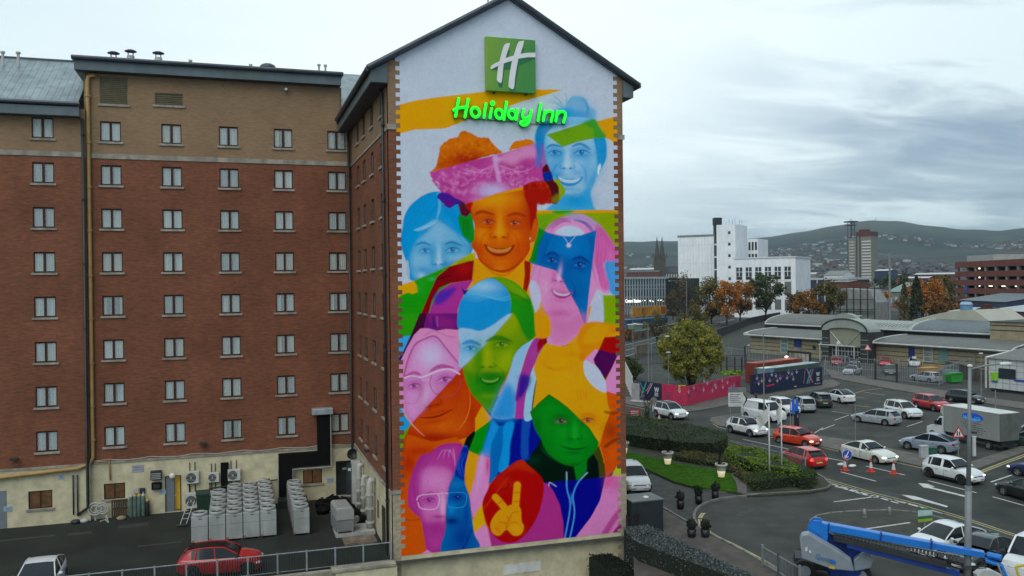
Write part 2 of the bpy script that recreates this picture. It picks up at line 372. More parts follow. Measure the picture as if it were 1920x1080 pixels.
for off in(0,1):
 l=[(20,480),(160,520),(400,590),(640,650),(940,740),(1271,850),(1500,930)];stripe(b,Z6([(x,y+off*11)for x,y in l]),.1)
stripe(b,[(1170,760),(1200,765),(1217,769)],.12);stripe(b,[(1284,773),(1311,770),(1345,764),(1405,753),(1480,741),(1540,731),(1574,722)],.12);stripe(b,[(1376,778.5),(1338,784),(1330,789),(1346,800.5),(1368,806)],.12)
stripe(b,[(1431,817),(1460,822.5)],.12);stripe(b,[(1540,838.5),(1572,846)],.12);stripe(b,[(1676,866),(1735,879),(1745,882)],.12)
for off in(0,.9):stripe(b,[(1833,885.5+off*4),(1880,867+off*4),(1925,850.5+off*4)],.12)
stripe(b,[(1592,741),(1620,732),(1655,728)],.12)
def offs(l,d):return[(x+d,y)for x,y in l]
for o in(8,30):stripe(b,Z8([(695+o,548),(680+o*.9,570),(668+o*.9,590)]),.11,.01);stripe(b,Z8([(668+o,602),(675+o,640),(700+o,672),(752+o,712),(800+o,742),(960+o,818),(1170+o,930),(1330+o,1020)]),.1,.01)
struct('yellow_lines',b,G['ymark'])
b=MB()
for(x,y,w_,h_)in((1640,797,3.,1.6),(1500,800,4,1.2),(1600,840,1.2,.8),(1660,930,2.4,1.2),(1780,940,.7,.7),(1400,960,2.2,.5),(1450,985,.8,.8),(1560,760,2.6,2),(1230,770,2,.8)):
 c=P(x,y,.0085);b.cbox((c.x,c.y,.004),w_,h_,.0035,rnd.uniform(0,1.5))
for(x,y)in((300,1020),(150,1000),(40,1010),(250,985)):c=P(x,y,.0085);b.cbox((c.x,c.y,.005),rnd.uniform(1,4),rnd.uniform(.2,1.2),.003,.05)
struct('asphalt_patches',b,mat('patch_asphalt',(.034,.036,.035),.8,.3,2))
b=MB();b.box(-400,7.6,NY-.35,NY,-2.6,.12);struct('retaining_wall',b,G['wallc'])
b=MB();b.box(RX,RX+.4,-60,NY,-2.6,.02);struct('pit_wall',b,G['wallc'])
b=MB();b.box(4.6,7.7,NY-.55,NY-.352,-2.6,.06);struct('cream_retaining_wall',b,mat('cream_render',(.56,.50,.33)))
ridge=[(-2500,478),(0,470),(700,462),(1100,458),(1170,454),(1272,453),(1380,452),(1430,449),(1500,440),(1560,431),(1600,425),(1640,421.5),(1690,425),(1740,433),(1800,440),(1870,444),(1920,441),(2100,438),(2600,445),(4000,470)]
rx=np.array([r[0]for r in ridge],float);ry=np.array([r[1]for r in ridge],float)
az=np.linspace(-1.35,1.75,420);rs=np.concatenate([np.linspace(1500,6200,56),np.linspace(6500,9500,6)])
def hill_h(a,r):
 th=np.clip(a-PSI,-1.35,1.35);px=960+FPX*np.tan(th);yr=np.interp(px,rx,ry)
 hy=540-(px-960)*RHO-9;D=6200/np.maximum(np.cos(th),.25)
 H=14.5+(hy-yr)/FPX*6200;t=np.clip((r-1500)/(6200-1500),0,1);s=t**1.45*(1-.25*np.sin(t*9+a*6)*(1-t)*t)
 nz=9*np.sin(a*23+r*.0021)*t*(1-t)*2+7*np.sin(a*61-r*.0043)*t*(1-t)*2+2.2*np.sin(a*170+1.3)*t
 return H*s+nz-.3*(t<=0)-.6*(1-t)-np.where(r>6200,(r-6200)*.02,0)
AA,RR=np.meshgrid(az,rs,indexing='ij');HH=hill_h(AA,RR)
vs=np.stack([RR*np.sin(AA),RR*np.cos(AA),HH],-1).reshape(-1,3);n1_,n2_=AA.shape;idx=np.arange(n1_*n2_).reshape(n1_,n2_)
fs=np.stack([idx[:-1,:-1],idx[1:,:-1],idx[1:,1:],idx[:-1,1:]],-1).reshape(-1,4)[:,::-1]
me=bpy.data.meshes.new('hills');me.from_pydata(vs.tolist(),[],fs.tolist());me.polygons.foreach_set('use_smooth',[True]*len(me.polygons))
def hill_mat():
 global nt,N,L
 m=bpy.data.materials.new('hill_land');m.use_nodes=True;nt=m.node_tree;N=nt.nodes.new;L=nt.links.new;b=nt.nodes['Principled BSDF'];b.inputs['Roughness'].default_value=1;b.inputs['Specular IOR Level'].default_value=.1
 g=nd('ShaderNodeNewGeometry');s=nd('ShaderNodeSeparateXYZ');L(g.outputs['Position'],s.inputs[0])
 v=nd('ShaderNodeTexVoronoi');mpn=nd('ShaderNodeMapping');L(g.outputs['Position'],mpn.inputs[0]);mpn.inputs['Scale'].default_value=(1,.45,0);L(mpn.outputs[0],v.inputs['Vector']);v.inputs['Scale'].default_value=.0042
 bw=nd('ShaderNodeRGBToBW');L(v.outputs['Color'],bw.inputs[0])
 field=ramp(bw.outputs[0],[(.2,(.026,.034,.026)),(.5,(.038,.050,.032)),(.8,(.062,.070,.046))])
 n=nd('ShaderNodeTexNoise');L(g.outputs['Position'],n.inputs['Vector']);n.inputs['Scale'].default_value=.0035;n.inputs['Detail'].default_value=8
 wood=ramp(n.outputs[0],[(.46,(0,0,0)),(.53,(1,1,1))]);c=mixc(wood,field,(.020,.030,.020))
 top=ramp(smath('DIVIDE',s.outputs[2],420.0),[(.55,(0,0,0)),(.85,(1,1,1))]);c=mixc(smath('MULTIPLY',top,.8),c,(.075,.072,.045))
 n2=nd('ShaderNodeTexNoise');L(g.outputs['Position'],n2.inputs['Vector']);n2.inputs['Scale'].default_value=.02;n2.inputs['Detail'].default_value=8
 low=ramp(smath('DIVIDE',s.outputs[2],420.0),[(.12,(1,1,1)),(.34,(0,0,0))]);c=mixc(smath('MULTIPLY',low,.85),c,ramp(n2.outputs[0],[(.4,(.030,.034,.028)),(.6,(.095,.085,.075))]))
 L(c,b.inputs['Base Color']);return m
me.materials.append(hill_mat());ho=bpy.data.objects.new('hills',me);COL.objects.link(ho);tag(ho,kind='structure')
def terrain_z(x,y):
 r=math.hypot(x,y);return float(hill_h(np.array(math.atan2(x,y)),np.array(r)))if r>1500 else-.3
# ==== mural
class Paint:
 X0,Y0,X1,Y1=728,-12,1180,1072
 def __init__(s):
  s.w=s.X1-s.X0;s.h=s.Y1-s.Y0
  s.a=np.empty((s.h,s.w,3));s.a[:]=s.c((188,195,209))
  s.r=np.random.RandomState(3);s.Z=None
 @staticmethod
 def c(k):
  k=np.array(k,float)/255;return np.where(k<=0.04045,k/12.92,((k+0.055)/1.055)**2.4)
 def sheet(s,x,y,k):s.ox,s.oy,s.k=x,y,k
 def T(s,pts):return np.array([(s.ox+x/s.k-s.X0,s.oy+y/s.k-s.Y0)for x,y in pts])
 def win(s,p,m):
  x0=int(max(0,math.floor(p[:,0].min()-m)));x1=int(min(s.w,math.ceil(p[:,0].max()+m)))
  y0=int(max(0,math.floor(p[:,1].min()-m)));y1=int(min(s.h,math.ceil(p[:,1].max()+m)))
  return x0,x1,y0,y1
 def comp(s,w,al,col,mode):
  x0,x1,y0,y1=w
  if x1<=x0 or y1<=y0:return
  t=s.a[y0:y1,x0:x1];al=al[...,None]
  c=s.c(col)if mode=='mix' else np.array(col,float)
  t[:]=t*(1-al)+c*al if mode=='mix' else t*(1-al+c*al)
 def inside(s,p,w,ss=3):
  x0,x1,y0,y1=w;W_,H_=(x1-x0)*ss,(y1-y0)*ss
  m=np.zeros((H_,W_+1),np.int32);q=(p-np.array([x0,y0]))*ss;n=len(q)
  for i in range(n):
   (ax,ay),(bx,by)=q[i],q[(i+1)%n]
   if ay==by:continue
   if ay>by:ax,ay,bx,by=bx,by,ax,ay
   r0=max(0,int(math.ceil(ay-0.5)));r1=min(H_,int(math.ceil(by-0.5)))
   if r1<=r0:continue
   rr=np.arange(r0,r1);xx=ax+(rr+0.5-ay)*(bx-ax)/(by-ay)
   xi=np.clip(np.ceil(xx-0.5).astype(int),0,W_);np.add.at(m,(rr,xi),1)
  f=(np.cumsum(m,1)[:,:W_]%2).astype(float)
  return f.reshape(H_//ss,ss,W_//ss,ss).mean((1,3))
 @staticmethod
 def blur(f,r):
  if r<0.6:return f
  k=np.exp(-0.5*(np.arange(-int(3*r),int(3*r)+1)/r)**2);k/=k.sum();n=len(k)//2
  f=np.pad(f,((n,n),(n,n)),'edge')
  f=np.apply_along_axis(lambda v:np.convolve(v,k,'valid'),0,f)
  return np.apply_along_axis(lambda v:np.convolve(v,k,'valid'),1,f)
 def poly(s,pts,col,sm=True,fe=0,al=1.0,mode='mix',clip=None,rough=0):
  p=s.T(pts)
  if sm:p=np.array(catmull([tuple(q)for q in p],6,True))
  if rough:p=p+s.r.normal(0,rough,p.shape)
  w=s.win(p,3*fe+2)
  if w[1]<=w[0]or w[3]<=w[2]:return
  a=s.blur(s.inside(p,w),fe)*al
  if clip is not None:a=a*clip[w[2]:w[3],w[0]:w[1]]
  s.comp(w,a,col,mode)
 def mask(s,pts,sm=True):
  p=s.T(pts)
  if sm:p=np.array(catmull([tuple(q)for q in p],6,True))
  return s.inside(p,(0,s.w,0,s.h),2)
 def line(s,pts,wd,col,fe=0.6,al=1.0,mode='mix',clip=None,taper=False):
  p=s.T(pts)
  if len(p)>2:p=np.array(catmull([tuple(q)for q in p],6))
  wd=wd/s.k;w=s.win(p,wd+3*fe+1)
  if w[1]<=w[0]or w[3]<=w[2]:return
  yy,xx=np.mgrid[w[2]:w[3],w[0]:w[1]]+0.5;d=np.full(xx.shape,1e9);n=len(p)-1
  for i in range(n):
   ax,ay=p[i];bx,by=p[i+1];L2=max(1e-6,(bx-ax)**2+(by-ay)**2)
   t=np.clip(((xx-ax)*(bx-ax)+(yy-ay)*(by-ay))/L2,0,1)
   e=np.hypot(xx-ax-t*(bx-ax),yy-ay-t*(by-ay))
   if taper:e=e+wd/2*(1-math.sin(math.pi*(i+0.5)/n))*0.8
   d=np.minimum(d,e)
  a=np.clip((wd/2-d)/max(fe,0.3)+0.5,0,1)*al
  if clip is not None:a=a*clip[w[2]:w[3],w[0]:w[1]]
  s.comp(w,a,col,mode)
 def blob(s,cx,cy,rx,ry,col,al=0.6,mode='mix',rot=0,hard=1.0,clip=None):
  p=s.T([(cx,cy)])[0];rx/=s.k;ry/=s.k;R=2.2*max(rx,ry)
  w=s.win(np.array([p]),R)
  if w[1]<=w[0]or w[3]<=w[2]:return
  yy,xx=np.mgrid[w[2]:w[3],w[0]:w[1]]+0.5;c,n=math.cos(rot),math.sin(rot)
  u=((xx-p[0])*c+(yy-p[1])*n)/rx;v=(-(xx-p[0])*n+(yy-p[1])*c)/ry
  a=np.exp(-(u*u+v*v)**hard*0.9)*al
  if clip is not None:a=a*clip[w[2]:w[3],w[0]:w[1]]
  s.comp(w,a,col,mode)
 def rim(s,m,r,ink,al):
  e=s.blur(m,r);s.comp((0,s.w,0,s.h),np.clip(m*(1-e)*2.2*al,0,1),ink,'mul')
 def mottle(s,clip,n,rx,col,al,box):
  for _ in range(n):
   s.blob(s.r.uniform(box[0],box[2]),s.r.uniform(box[1],box[3]),rx*s.r.uniform(.5,1.5),rx*s.r.uniform(.4,1),col,al*s.r.uniform(.4,1),rot=s.r.uniform(0,3),clip=clip)
 def strands(s,path,n,spread,wd,col,al,clip=None,mode='mul'):
  for i in range(n):
   o=(i/(n-1)-0.5)*spread if n>1 else 0
   j=s.r.uniform(-.15,.15)*spread
   s.line([(x+o+j*(k/len(path)),y+o*0.3)for k,(x,y)in enumerate(path)],wd,col,0.8,al*s.r.uniform(.5,1),mode,clip,True)
 def eye(s,x,y,w,ink,dk,tilt=0.0,al=0.9,light=None,open_=1.0):
  h=w*0.22*open_;c,n=math.cos(tilt),math.sin(tilt)
  q=lambda a,b:(x+a*w*c-b*w*n,y+a*w*n+b*w*c)
  s.blob(x,y-h*0.6,w*0.72,w*0.42,ink,0.75,'mul',tilt);s.blob(x,y+h*.9,w*.6,w*.22,ink,.45,'mul',tilt)
  if light:s.blob(x,y,w*0.42,h*0.75,light,0.7,rot=tilt,hard=2)
  s.blob(x,y-h*0.1,w*0.17,w*0.17,dk,al,hard=3)
  s.line([q(-.52,.06),q(-.25,-.11*open_),q(.05,-.15*open_),q(.35,-.09*open_),q(.55,.05)],w*0.12,dk,1.1,al*.75,taper=True)
  s.line([q(-.42,.1),q(0,.19*open_),q(.45,.1)],w*0.05,dk,0.7,al*0.5,taper=True)
  s.line([q(-.5,-.15),q(0,-.36),q(.5,-.14)],w*0.05,dk,0.9,al*0.35,taper=True)
  s.blob(x+w*.06,y-h*0.35,w*.04,w*.04,(255,245,235),0.35,hard=2)
 def brow(s,pts,wd,dk,al=0.8):s.line(pts,wd*1.35,dk,1.8,al,taper=True)
 def nose(s,x,y,w,ink,dk,light=None,tilt=0.0):
  c,n=math.cos(tilt),math.sin(tilt);q=lambda a,b:(x+a*w*c-b*w*n,y+a*w*n+b*w*c)
  s.blob(*q(-.46,-.6),w*.24,w*.9,ink,0.6,'mul',tilt);s.blob(*q(.48,-.5),w*.18,w*.8,ink,0.35,'mul',tilt)
  s.blob(*q(0,.08),w*.5,w*.16,ink,0.8,'mul',tilt)
  if light:s.blob(*q(.02,-.6),w*.17,w*.75,light,0.7,rot=tilt);s.blob(*q(0,-.12),w*.22,w*.18,light,0.7)
  for sg in(-1,1):
   s.blob(*q(sg*.24,.06),w*.12,w*.055,dk,0.85,rot=tilt,hard=2)
   s.line([q(sg*.46,-.18),q(sg*.55,-.02),q(sg*.42,.1)],w*.06,dk,0.9,0.5)
 def smile(s,x,y,w,ink,dk,tilt=0.0,teeth=None,curve=0.12,lip=None):
  c,n=math.cos(tilt),math.sin(tilt);q=lambda a,b:(x+a*w*c-b*w*n,y+a*w*n+b*w*c)
  up=[q(-.5,-curve),q(-.25,-.02),q(-.07,.0),q(0,.02),q(.07,0),q(.25,-.02),q(.5,-curve)]
  if teeth:
   s.blob(*q(0,curve*.5),w*.62,w*.20,ink,0.55,'mul',tilt)
   low=[q(.42,curve*.5),q(.22,curve+.09),q(0,curve+.13),q(-.22,curve+.09),q(-.42,curve*.5)]
   s.poly(up+low,dk,al=0.8,fe=.6);s.poly([q(-.40,-curve*.5),q(-.2,.015),q(0,.04),q(.2,.015),q(.40,-curve*.5),q(.28,curve*.55+.03),q(0,curve*.75+.06),q(-.28,curve*.55+.03)],teeth,al=0.8,fe=.5)
   for i in range(-3,4):s.line([q(i*.09,-.0),q(i*.085,curve*.8)],w*.012,ink if max(ink)>1 else dk,0.6,0.35)
   s.line([q(-.44,curve*.2),q(-.2,curve+.09),q(0,curve+.12),q(.2,curve+.09),q(.44,curve*.2)],w*.08,ink,1.4,0.8,'mul',taper=True)
  else:
   s.line(up,w*.05,dk,0.7,0.9,taper=True)
   s.blob(*q(0,curve*.6+.03),w*.26,w*.06,ink,0.7,'mul',tilt);s.blob(*q(0,-.07),w*.26,w*.045,ink,0.6,'mul',tilt)
  for sg in(-1,1):
   s.line([q(sg*.30,-.62),q(sg*.56,-.34),q(sg*.62,-.05)],w*.09,ink,2.2,0.5,'mul',taper=True)
   s.blob(*q(sg*.60,.0),w*.07,w*.16,ink,0.6,'mul',tilt)
  s.blob(*q(0,.38),w*.3,w*.07,ink,0.45,'mul',tilt)
def paint_mural():
 p=Paint();S=p.sheet;Y=(222,152,4);G=p.poly
 cy,lcy,lb=(8,142,206),(118,182,218),(160,196,222)
 mg,pk=(186,52,142),(222,128,184);rd,orr=(178,8,4),(212,92,0)
 iC,iM,iO,iG=(.12,.72,.88),(.82,.38,.76),(.94,.52,.2),(.12,.68,.25)
 S(0,0,1)
 G([(742,640),(800,600),(1166,640),(1166,1100),(742,1100)],(214,120,10),False);G([(742,800),(840,790),(850,1100),(742,1100)],(200,74,2),False)
 G([(1000,600),(1166,560),(1166,640),(1000,650)],Y,False);G([(850,500),(1040,470),(1050,640),(850,640)],(224,148,4),False);G([(742,560),(850,500),(850,620),(742,640)],(30,140,14),False)
 G([(890,745),(1010,740),(1030,880),(900,900)],(2,20,140),False);G([(985,800),(1010,790),(1150,880),(1150,910),(1000,905)],(0,20,12),False)
 S(700,0,3.272)
 G([(60,680),(130,650),(250,618),(400,595),(690,562),(1000,548),(1158,550),(1080,577),(900,627),(800,665),(600,727),(440,788),(250,796),(140,826),(60,850)],Y,False)
 G([(1070,825),(1250,775),(1560,695),(1560,930),(1440,850),(1330,845),(1160,900)],Y,False)
 S(980,160,4.155)
 G([(330,170),(360,110),(420,82),(490,100),(525,160),(570,200),(560,260),(500,290),(400,300),(330,270)],(96,170,212),fe=2.5,al=.85,rough=.8);p.blob(440,150,90,35,(150,190,218),.6);p.blob(440,230,100,45,(50,145,205),.6);p.blob(320,215,80,50,(20,145,210),.95,hard=1.6);p.blob(400,250,90,40,(40,150,210),.6)
 for a,b in(((330,200),(220,60)),((330,190),(190,130)),((320,190),(250,90)),((340,180),(330,60)),((330,200),(210,110)),((345,150),(390,85))):
  p.line([a,((a[0]+b[0])/2+8,(a[1]+b[1])/2-12),b],9,(90,165,210),.9,.6,taper=True)
 for r in range(9):
  o=r*9;p.line([(340+o,170),(380+o*.6,95+o),(470+o*.3,100+o),(520-o*.3,190),(490,250)],7,(60,140,195),.9,.4,taper=True)
 G([(130,300),(230,262),(400,245),(520,260),(600,330),(645,420),(655,520),(625,640),(575,720),(560,760),(545,800),(530,850),(560,960),(600,985),(190,985),(240,930),(270,850),(240,720),(190,650),(120,640),(100,560),(95,400)],lcy)
 G([(200,330),(330,300),(480,290),(550,350),(575,480),(580,620),(560,740),(520,800),(450,850),(360,865),(290,800),(240,700),(190,600),(170,470),(175,380)],lb,fe=1.2)
 G([(97,400),(130,310),(200,283),(235,320),(180,380),(165,470),(150,560),(122,640),(95,580),(110,480)],(0,135,196),fe=.8)
 G([(540,270),(600,330),(648,430),(655,540),(640,600),(590,655),(578,560),(562,450),(530,350)],(30,146,204),fe=.8)
 p.strands([(130,320),(110,420),(115,560),(120,660)],8,50,8,(.3,.75,.85),.5);p.strands([(600,330),(640,450),(630,580),(620,700),(640,760)],8,60,7,(.4,.8,.9),.55)
 G([(300,850),(420,870),(520,800),(530,860),(560,960),(600,985),(200,985),(260,900)],(60,166,214),fe=1.5)
 wm=p.mask([(200,330),(330,300),(480,290),(550,350),(575,480),(580,620),(560,740),(520,800),(450,850),(360,865),(290,800),(240,700),(190,600),(170,470),(175,380)]);p.rim(wm,7,(.25,.78,.9),.8)
 p.blob(420,900,120,60,(0,140,205),.8);p.blob(250,630,45,80,(40,150,210),.75);p.blob(500,640,50,110,(60,155,210),.6);p.blob(540,740,30,90,(40,150,205),.7,rot=.4);p.blob(330,830,90,30,(50,155,210),.55)
 p.blob(255,540,75,45,(70,160,210),.5);p.blob(455,540,80,45,(70,160,210),.5);p.blob(345,360,120,40,(185,205,225),.6)
 p.brow([(185,490),(230,465),(310,480)],16,(20,125,190));p.brow([(385,478),(450,455),(530,500)],16,(20,125,190))
 p.eye(250,525,108,iC,(0,90,160),.03,light=(110,180,220));p.eye(458,525,120,iC,(0,90,160),-.03,light=(110,180,220))
 p.nose(348,640,105,iC,(0,95,165),(185,208,228));p.blob(280,690,40,20,(30,140,205),.6);p.blob(430,680,40,20,(30,140,205),.5)
 p.smile(362,728,215,iC,(30,130,195),.06,teeth=(205,220,235));p.blob(350,830,60,16,(180,205,225),.5)
 p.blob(597,640,11,28,(225,232,240),1,hard=2,rot=.25);p.blob(590,675,7,22,(225,232,240),1,hard=2)
 G([(185,385),(300,350),(440,305),(562,262),(600,330),(650,402),(560,412),(430,440),(310,480)],(112,160,16),False)
 p.poly([(470,290),(562,262),(600,330),(650,402),(560,412),(545,340)],(22,150,44),True,2,.75)
 S(980,380,3.857)
 G([(70,58),(720,55),(720,330),(560,320),(60,250)],(142,160,4),False)
 G([(70,55),(720,52),(720,72),(70,80)],Y,False);G([(215,58),(360,56),(340,76),(235,80)],(30,160,30),fe=1)
 G([(90,110),(230,80),(190,160),(120,300),(60,330),(60,150)],(110,160,10),fe=3)
 for i in range(7):p.line([(590+i*16,100),(585+i*17,300)],7,(.85,.9,.6),1.5,.5,'mul')
 G([(75,440),(110,330),(150,230),(190,160),(280,110),(370,85),(450,90),(540,150),(620,240),(668,310),(720,330),(720,420),(600,425),(600,520),(630,600),(625,650),(570,660),(540,640),(510,690),(480,760),(470,870),(455,900),(360,985),(300,1032),(200,1032),(170,970),(195,830),(150,760),(115,650),(60,560)],(224,142,192),rough=.2)
 G([(190,480),(300,560),(400,760),(440,880),(330,960),(230,900),(160,740),(120,560)],(218,124,180),fe=5,al=.8)
 G([(530,640),(585,660),(592,780),(590,868),(475,890),(490,790)],(188,192,212));G([(600,425),(720,425),(720,655),(640,655),(612,560)],(70,152,216),fe=.8)
 G([(580,668),(720,670),(720,930),(640,905),(588,872),(588,780)],(132,164,4),sm=False,fe=.6);p.blob(690,740,20,60,(10,150,20),.9,hard=2)
 G([(55,560),(110,590),(132,700),(100,795),(78,770),(50,640)],(192,190,214),fe=1)
 G([(520,230),(540,150),(620,240),(668,310),(720,330),(720,415),(590,430),(600,520),(628,600),(600,640),(560,600),(540,500),(515,400)],(216,104,170),fe=1.2)
 p.strands([(545,160),(560,300),(550,450),(590,620)],12,110,9,iM,.55);p.strands([(200,165),(140,260),(110,420),(70,600)],9,80,8,iM,.5);p.strands([(560,180),(640,300),(690,400)],7,70,8,iM,.45)
 G([(240,205),(300,172),(360,168),(420,190),(445,236),(330,246),(240,222)],(186,202,222),fe=1)
 for o in range(6):p.line([(170+o*9,190),(250+o*8,120+o*4),(350,110+o*7)],10,(150,50,140),1,.45,taper=True);p.line([(370,130-o*3),(440+o*6,150),(500+o*4,215)],10,(90,80,160),1,.45,taper=True)
 p.poly([(300,95),(400,80),(520,135),(540,190),(450,130),(380,130)],(90,150,190),True,2.5,.5)
 G([(113,180),(180,215),(260,238),(330,244),(420,236),(535,198),(520,320),(500,480),(480,650),(453,897),(400,760),(350,670),(290,560),(240,490),(150,465),(45,435),(70,330),(90,240)],(0,106,178),False)
 bl=p.mask([(113,180),(180,215),(330,244),(535,198),(500,480),(453,897),(350,670),(240,490),(45,435)],False)
 G([(113,180),(165,208),(115,310),(95,440),(45,425),(70,300)],(10,132,30),False);p.strands([(200,215),(150,300),(110,440)],9,60,9,(.5,.55,.75),.6,bl);p.strands([(480,215),(515,330),(500,480)],6,40,9,(.5,.55,.75),.6,bl)
 p.blob(330,330,90,70,(10,128,200),.6,clip=bl);p.blob(340,520,40,90,(0,85,160),.5,clip=bl);p.blob(420,620,60,120,(0,92,160),.5,clip=bl)
 p.brow([(165,385),(215,362),(268,390)],14,(0,50,125));p.brow([(355,412),(420,395),(480,432)],14,(0,50,125))
 p.eye(212,418,104,(.4,.5,.75),(0,30,105),.1,light=(40,130,205));p.eye(412,452,112,(.4,.5,.75),(0,30,105),.12,light=(40,130,205))
 p.line([(252,190),(300,250),(333,300)],4,(180,190,225),.7,.9);p.line([(405,215),(370,255),(333,300)],4,(180,190,225),.7,.9);p.blob(333,308,17,17,(205,185,215),1,hard=3)
 p.nose(258,562,78,iM,(150,40,120),(222,175,212),.15);p.smile(280,650,160,iM,(165,40,110),.16,teeth=(218,200,222));p.blob(170,620,40,70,(232,170,208),.6);p.blob(260,800,90,28,(195,80,150),.65)
 p.poly([(195,830),(300,860),(440,800),(460,890),(330,1000),(220,1010)],(208,104,164),True,4,.55);p.line([(540,660),(560,690),(545,670)],6,(235,215,230),.6,.9)
 S(740,340,4.155)
 G([(48,440),(60,370),(80,260),(130,180),(220,110),(310,80),(370,88),(450,110),(520,160),(590,240),(615,330),(622,450),(600,545),(560,592),(430,655),(150,775),(115,690),(105,620),(85,610),(50,500)],(4,148,210))
 hd=p.mask([(48,440),(60,370),(80,260),(220,110),(370,88),(520,160),(615,330),(600,545),(150,775),(85,610)])
 G([(190,440),(270,380),(330,302),(400,340),(480,400),(560,470),(592,540),(560,590),(430,655),(330,700),(165,766),(125,690),(120,600),(150,500)],(112,176,212),fe=1.2)
 p.rim(p.mask([(190,440),(330,302),(480,400),(592,540),(560,590),(330,700),(165,766),(125,690),(120,600),(150,500)]),6,(.3,.8,.92),.8);p.rim(hd,9,(.5,.82,.9),.6)
 p.strands([(330,130),(220,260),(120,400)],12,120,9,(.5,.82,.9),.5,hd);p.strands([(360,130),(450,260),(580,430)],10,90,9,(.4,.8,.9),.5,hd)
 p.line([(332,90),(352,190),(325,300)],22,(110,180,218),1.6,.7,taper=True);p.strands([(160,385),(260,345),(325,300)],5,30,9,(150,205,232),.7,mode='mix')
 p.blob(330,400,70,60,(130,180,210),.7);p.blob(190,600,50,60,(130,182,212),.6);p.blob(500,590,70,30,(150,195,220),.7);p.blob(410,640,30,25,(10,140,200),.5);p.blob(220,690,60,25,(20,140,200),.6);p.blob(205,735,28,20,(165,200,225),.9)
 p.brow([(160,500),(220,478),(280,500)],15,(10,120,180));p.brow([(390,492),(450,475),(530,505)],15,(10,120,180))
 p.eye(238,540,92,iC,(0,85,150),0,light=(120,190,225));p.eye(452,535,115,iC,(0,85,150),0,light=(120,190,225));p.nose(342,640,100,iC,(10,110,175),(175,205,228))
 yl=[(10,822),(150,775),(430,655),(600,556),(630,560),(630,640),(430,700),(330,740),(180,865),(120,885),(10,915)]
 G(yl,(224,158,4),False)
 G([(150,775),(430,655),(560,598),(600,620),(420,672),(330,742),(260,882),(185,1090),(10,1090),(10,915),(60,882),(110,865),(150,885),(182,860),(172,812)],(22,150,10),False,fe=.6)
 G([(430,655),(600,556),(625,600),(520,640),(430,668)],(156,180,0),False)
 for i in range(6):p.line([(20,900+i*32),(100,915+i*30),(210,900+i*34)],12,(.4,.8,.5),1.6,.35,'mul',taper=True)
 p.blob(290,760,30,14,(60,180,120),.6);p.blob(200,830,30,50,(30,165,40),.6)
 S(800,230,6)
 puff=[(40,550),(100,500),(130,400),(150,280),(210,210),(270,180),(350,160),(380,105),(430,92),(500,120),(600,165),(690,170),(740,230),(800,290),(850,340),(720,368),(500,432),(250,512),(40,558)]
 G(puff,(212,104,2),rough=.6);pm=p.mask(puff)
 p.blob(470,420,230,95,(165,16,4),.95,clip=pm,hard=1.4);p.blob(300,490,170,50,(190,50,0),.7,clip=pm)
 p.mottle(pm,160,22,(170,60,0),.4,(60,100,840,500));p.mottle(pm,120,18,(228,130,20),.4,(60,100,840,400))
 rp=[(940,310),(960,240),(1010,205),(1080,195),(1170,190),(1210,240),(1100,268)];G(rp,(222,114,4),rough=.4)
 G([(430,900),(800,780),(1330,650),(1300,760),(500,1000)],(222,138,6),False)
 band=[(35,560),(100,545),(500,430),(850,345),(1000,300),(1215,235),(1250,350),(1335,560),(1322,660),(1100,712),(800,790),(530,885),(430,908),(330,850),(160,790),(140,680),(50,615)]
 G(band,(190,62,144),False);bm=p.mask(band,False)
 p.mottle(bm,90,40,(168,38,120),.5,(100,400,1300,880));p.mottle(bm,170,20,(222,140,200),.5,(100,480,1250,800))
 p.poly([(860,345),(1000,300),(1215,235),(1245,380),(1100,400),(980,470),(880,440)],(218,138,186),True,4,.85,clip=bm)
 p.blob(740,770,170,85,(192,172,214),1,clip=bm,hard=1.3);p.blob(590,870,90,30,(205,120,180),.8,clip=bm);p.line([(770,380),(780,480),(800,560),(815,650)],50,(214,150,206),4,.75,clip=bm);p.blob(810,410,60,30,(210,170,215),.7,clip=bm)
 for i in range(22):p.line([(800+p.r.uniform(-30,30),560+p.r.uniform(-150,60)),(800+(i-11)*25,480+abs(i-11)*8),(800+(i-11)*45,520+p.r.uniform(-60,120))],7,(226,160,208),1,.35,clip=bm,taper=True)
 S(980,160,4.155)
 G([(95,450),(160,450),(150,560),(120,650),(95,600),(105,520)],(60,110,190),fe=1.6,al=.8);p.poly([(160,460),(190,600),(220,660),(150,650),(140,580)],(150,70,160),True,1.5,.8)
 S(800,230,6)
 G([(1300,545),(1350,460),(1400,560),(1432,650),(1490,720),(1482,880),(1440,918),(1390,880),(1340,790),(1320,660)],(84,12,20),rough=.4)
 G([(1303,560),(1400,548),(1425,640),(1320,662)],(0,42,146),False);G([(1430,640),(1500,648),(1520,700),(1565,740),(1540,820),(1480,872),(1484,730)],(142,162,10),rough=.8)
 G([(1400,860),(1480,800),(1490,880),(1440,915)],(120,110,10),fe=2)
 G([(1090,712),(1322,660),(1392,780),(1402,850),(1340,885),(1250,905),(1240,1000),(1222,1090),(1090,1090),(1120,900)],(176,18,6),rough=.5)
 hm_=p.mask([(1090,712),(1322,660),(1392,780),(1402,850),(1340,885),(1250,905),(1240,1000),(1222,1090),(1090,1090),(1120,900)]);p.mottle(hm_,90,20,(214,70,10),.45,(1080,660,1400,1080));p.mottle(hm_,70,20,(110,4,6),.5,(1080,660,1400,1080))
 for k_ in range(60):
  t_=p.r.uniform(0,1);x_=60+t_*180 if k_<25 else 1240+t_*160;y_=620+t_*230 if k_<25 else 905-t_*20;p.blob(x_,y_+p.r.uniform(-10,16),18,15,(190,62,144)if k_<25 else(170,20,8),.8,hard=1.5)
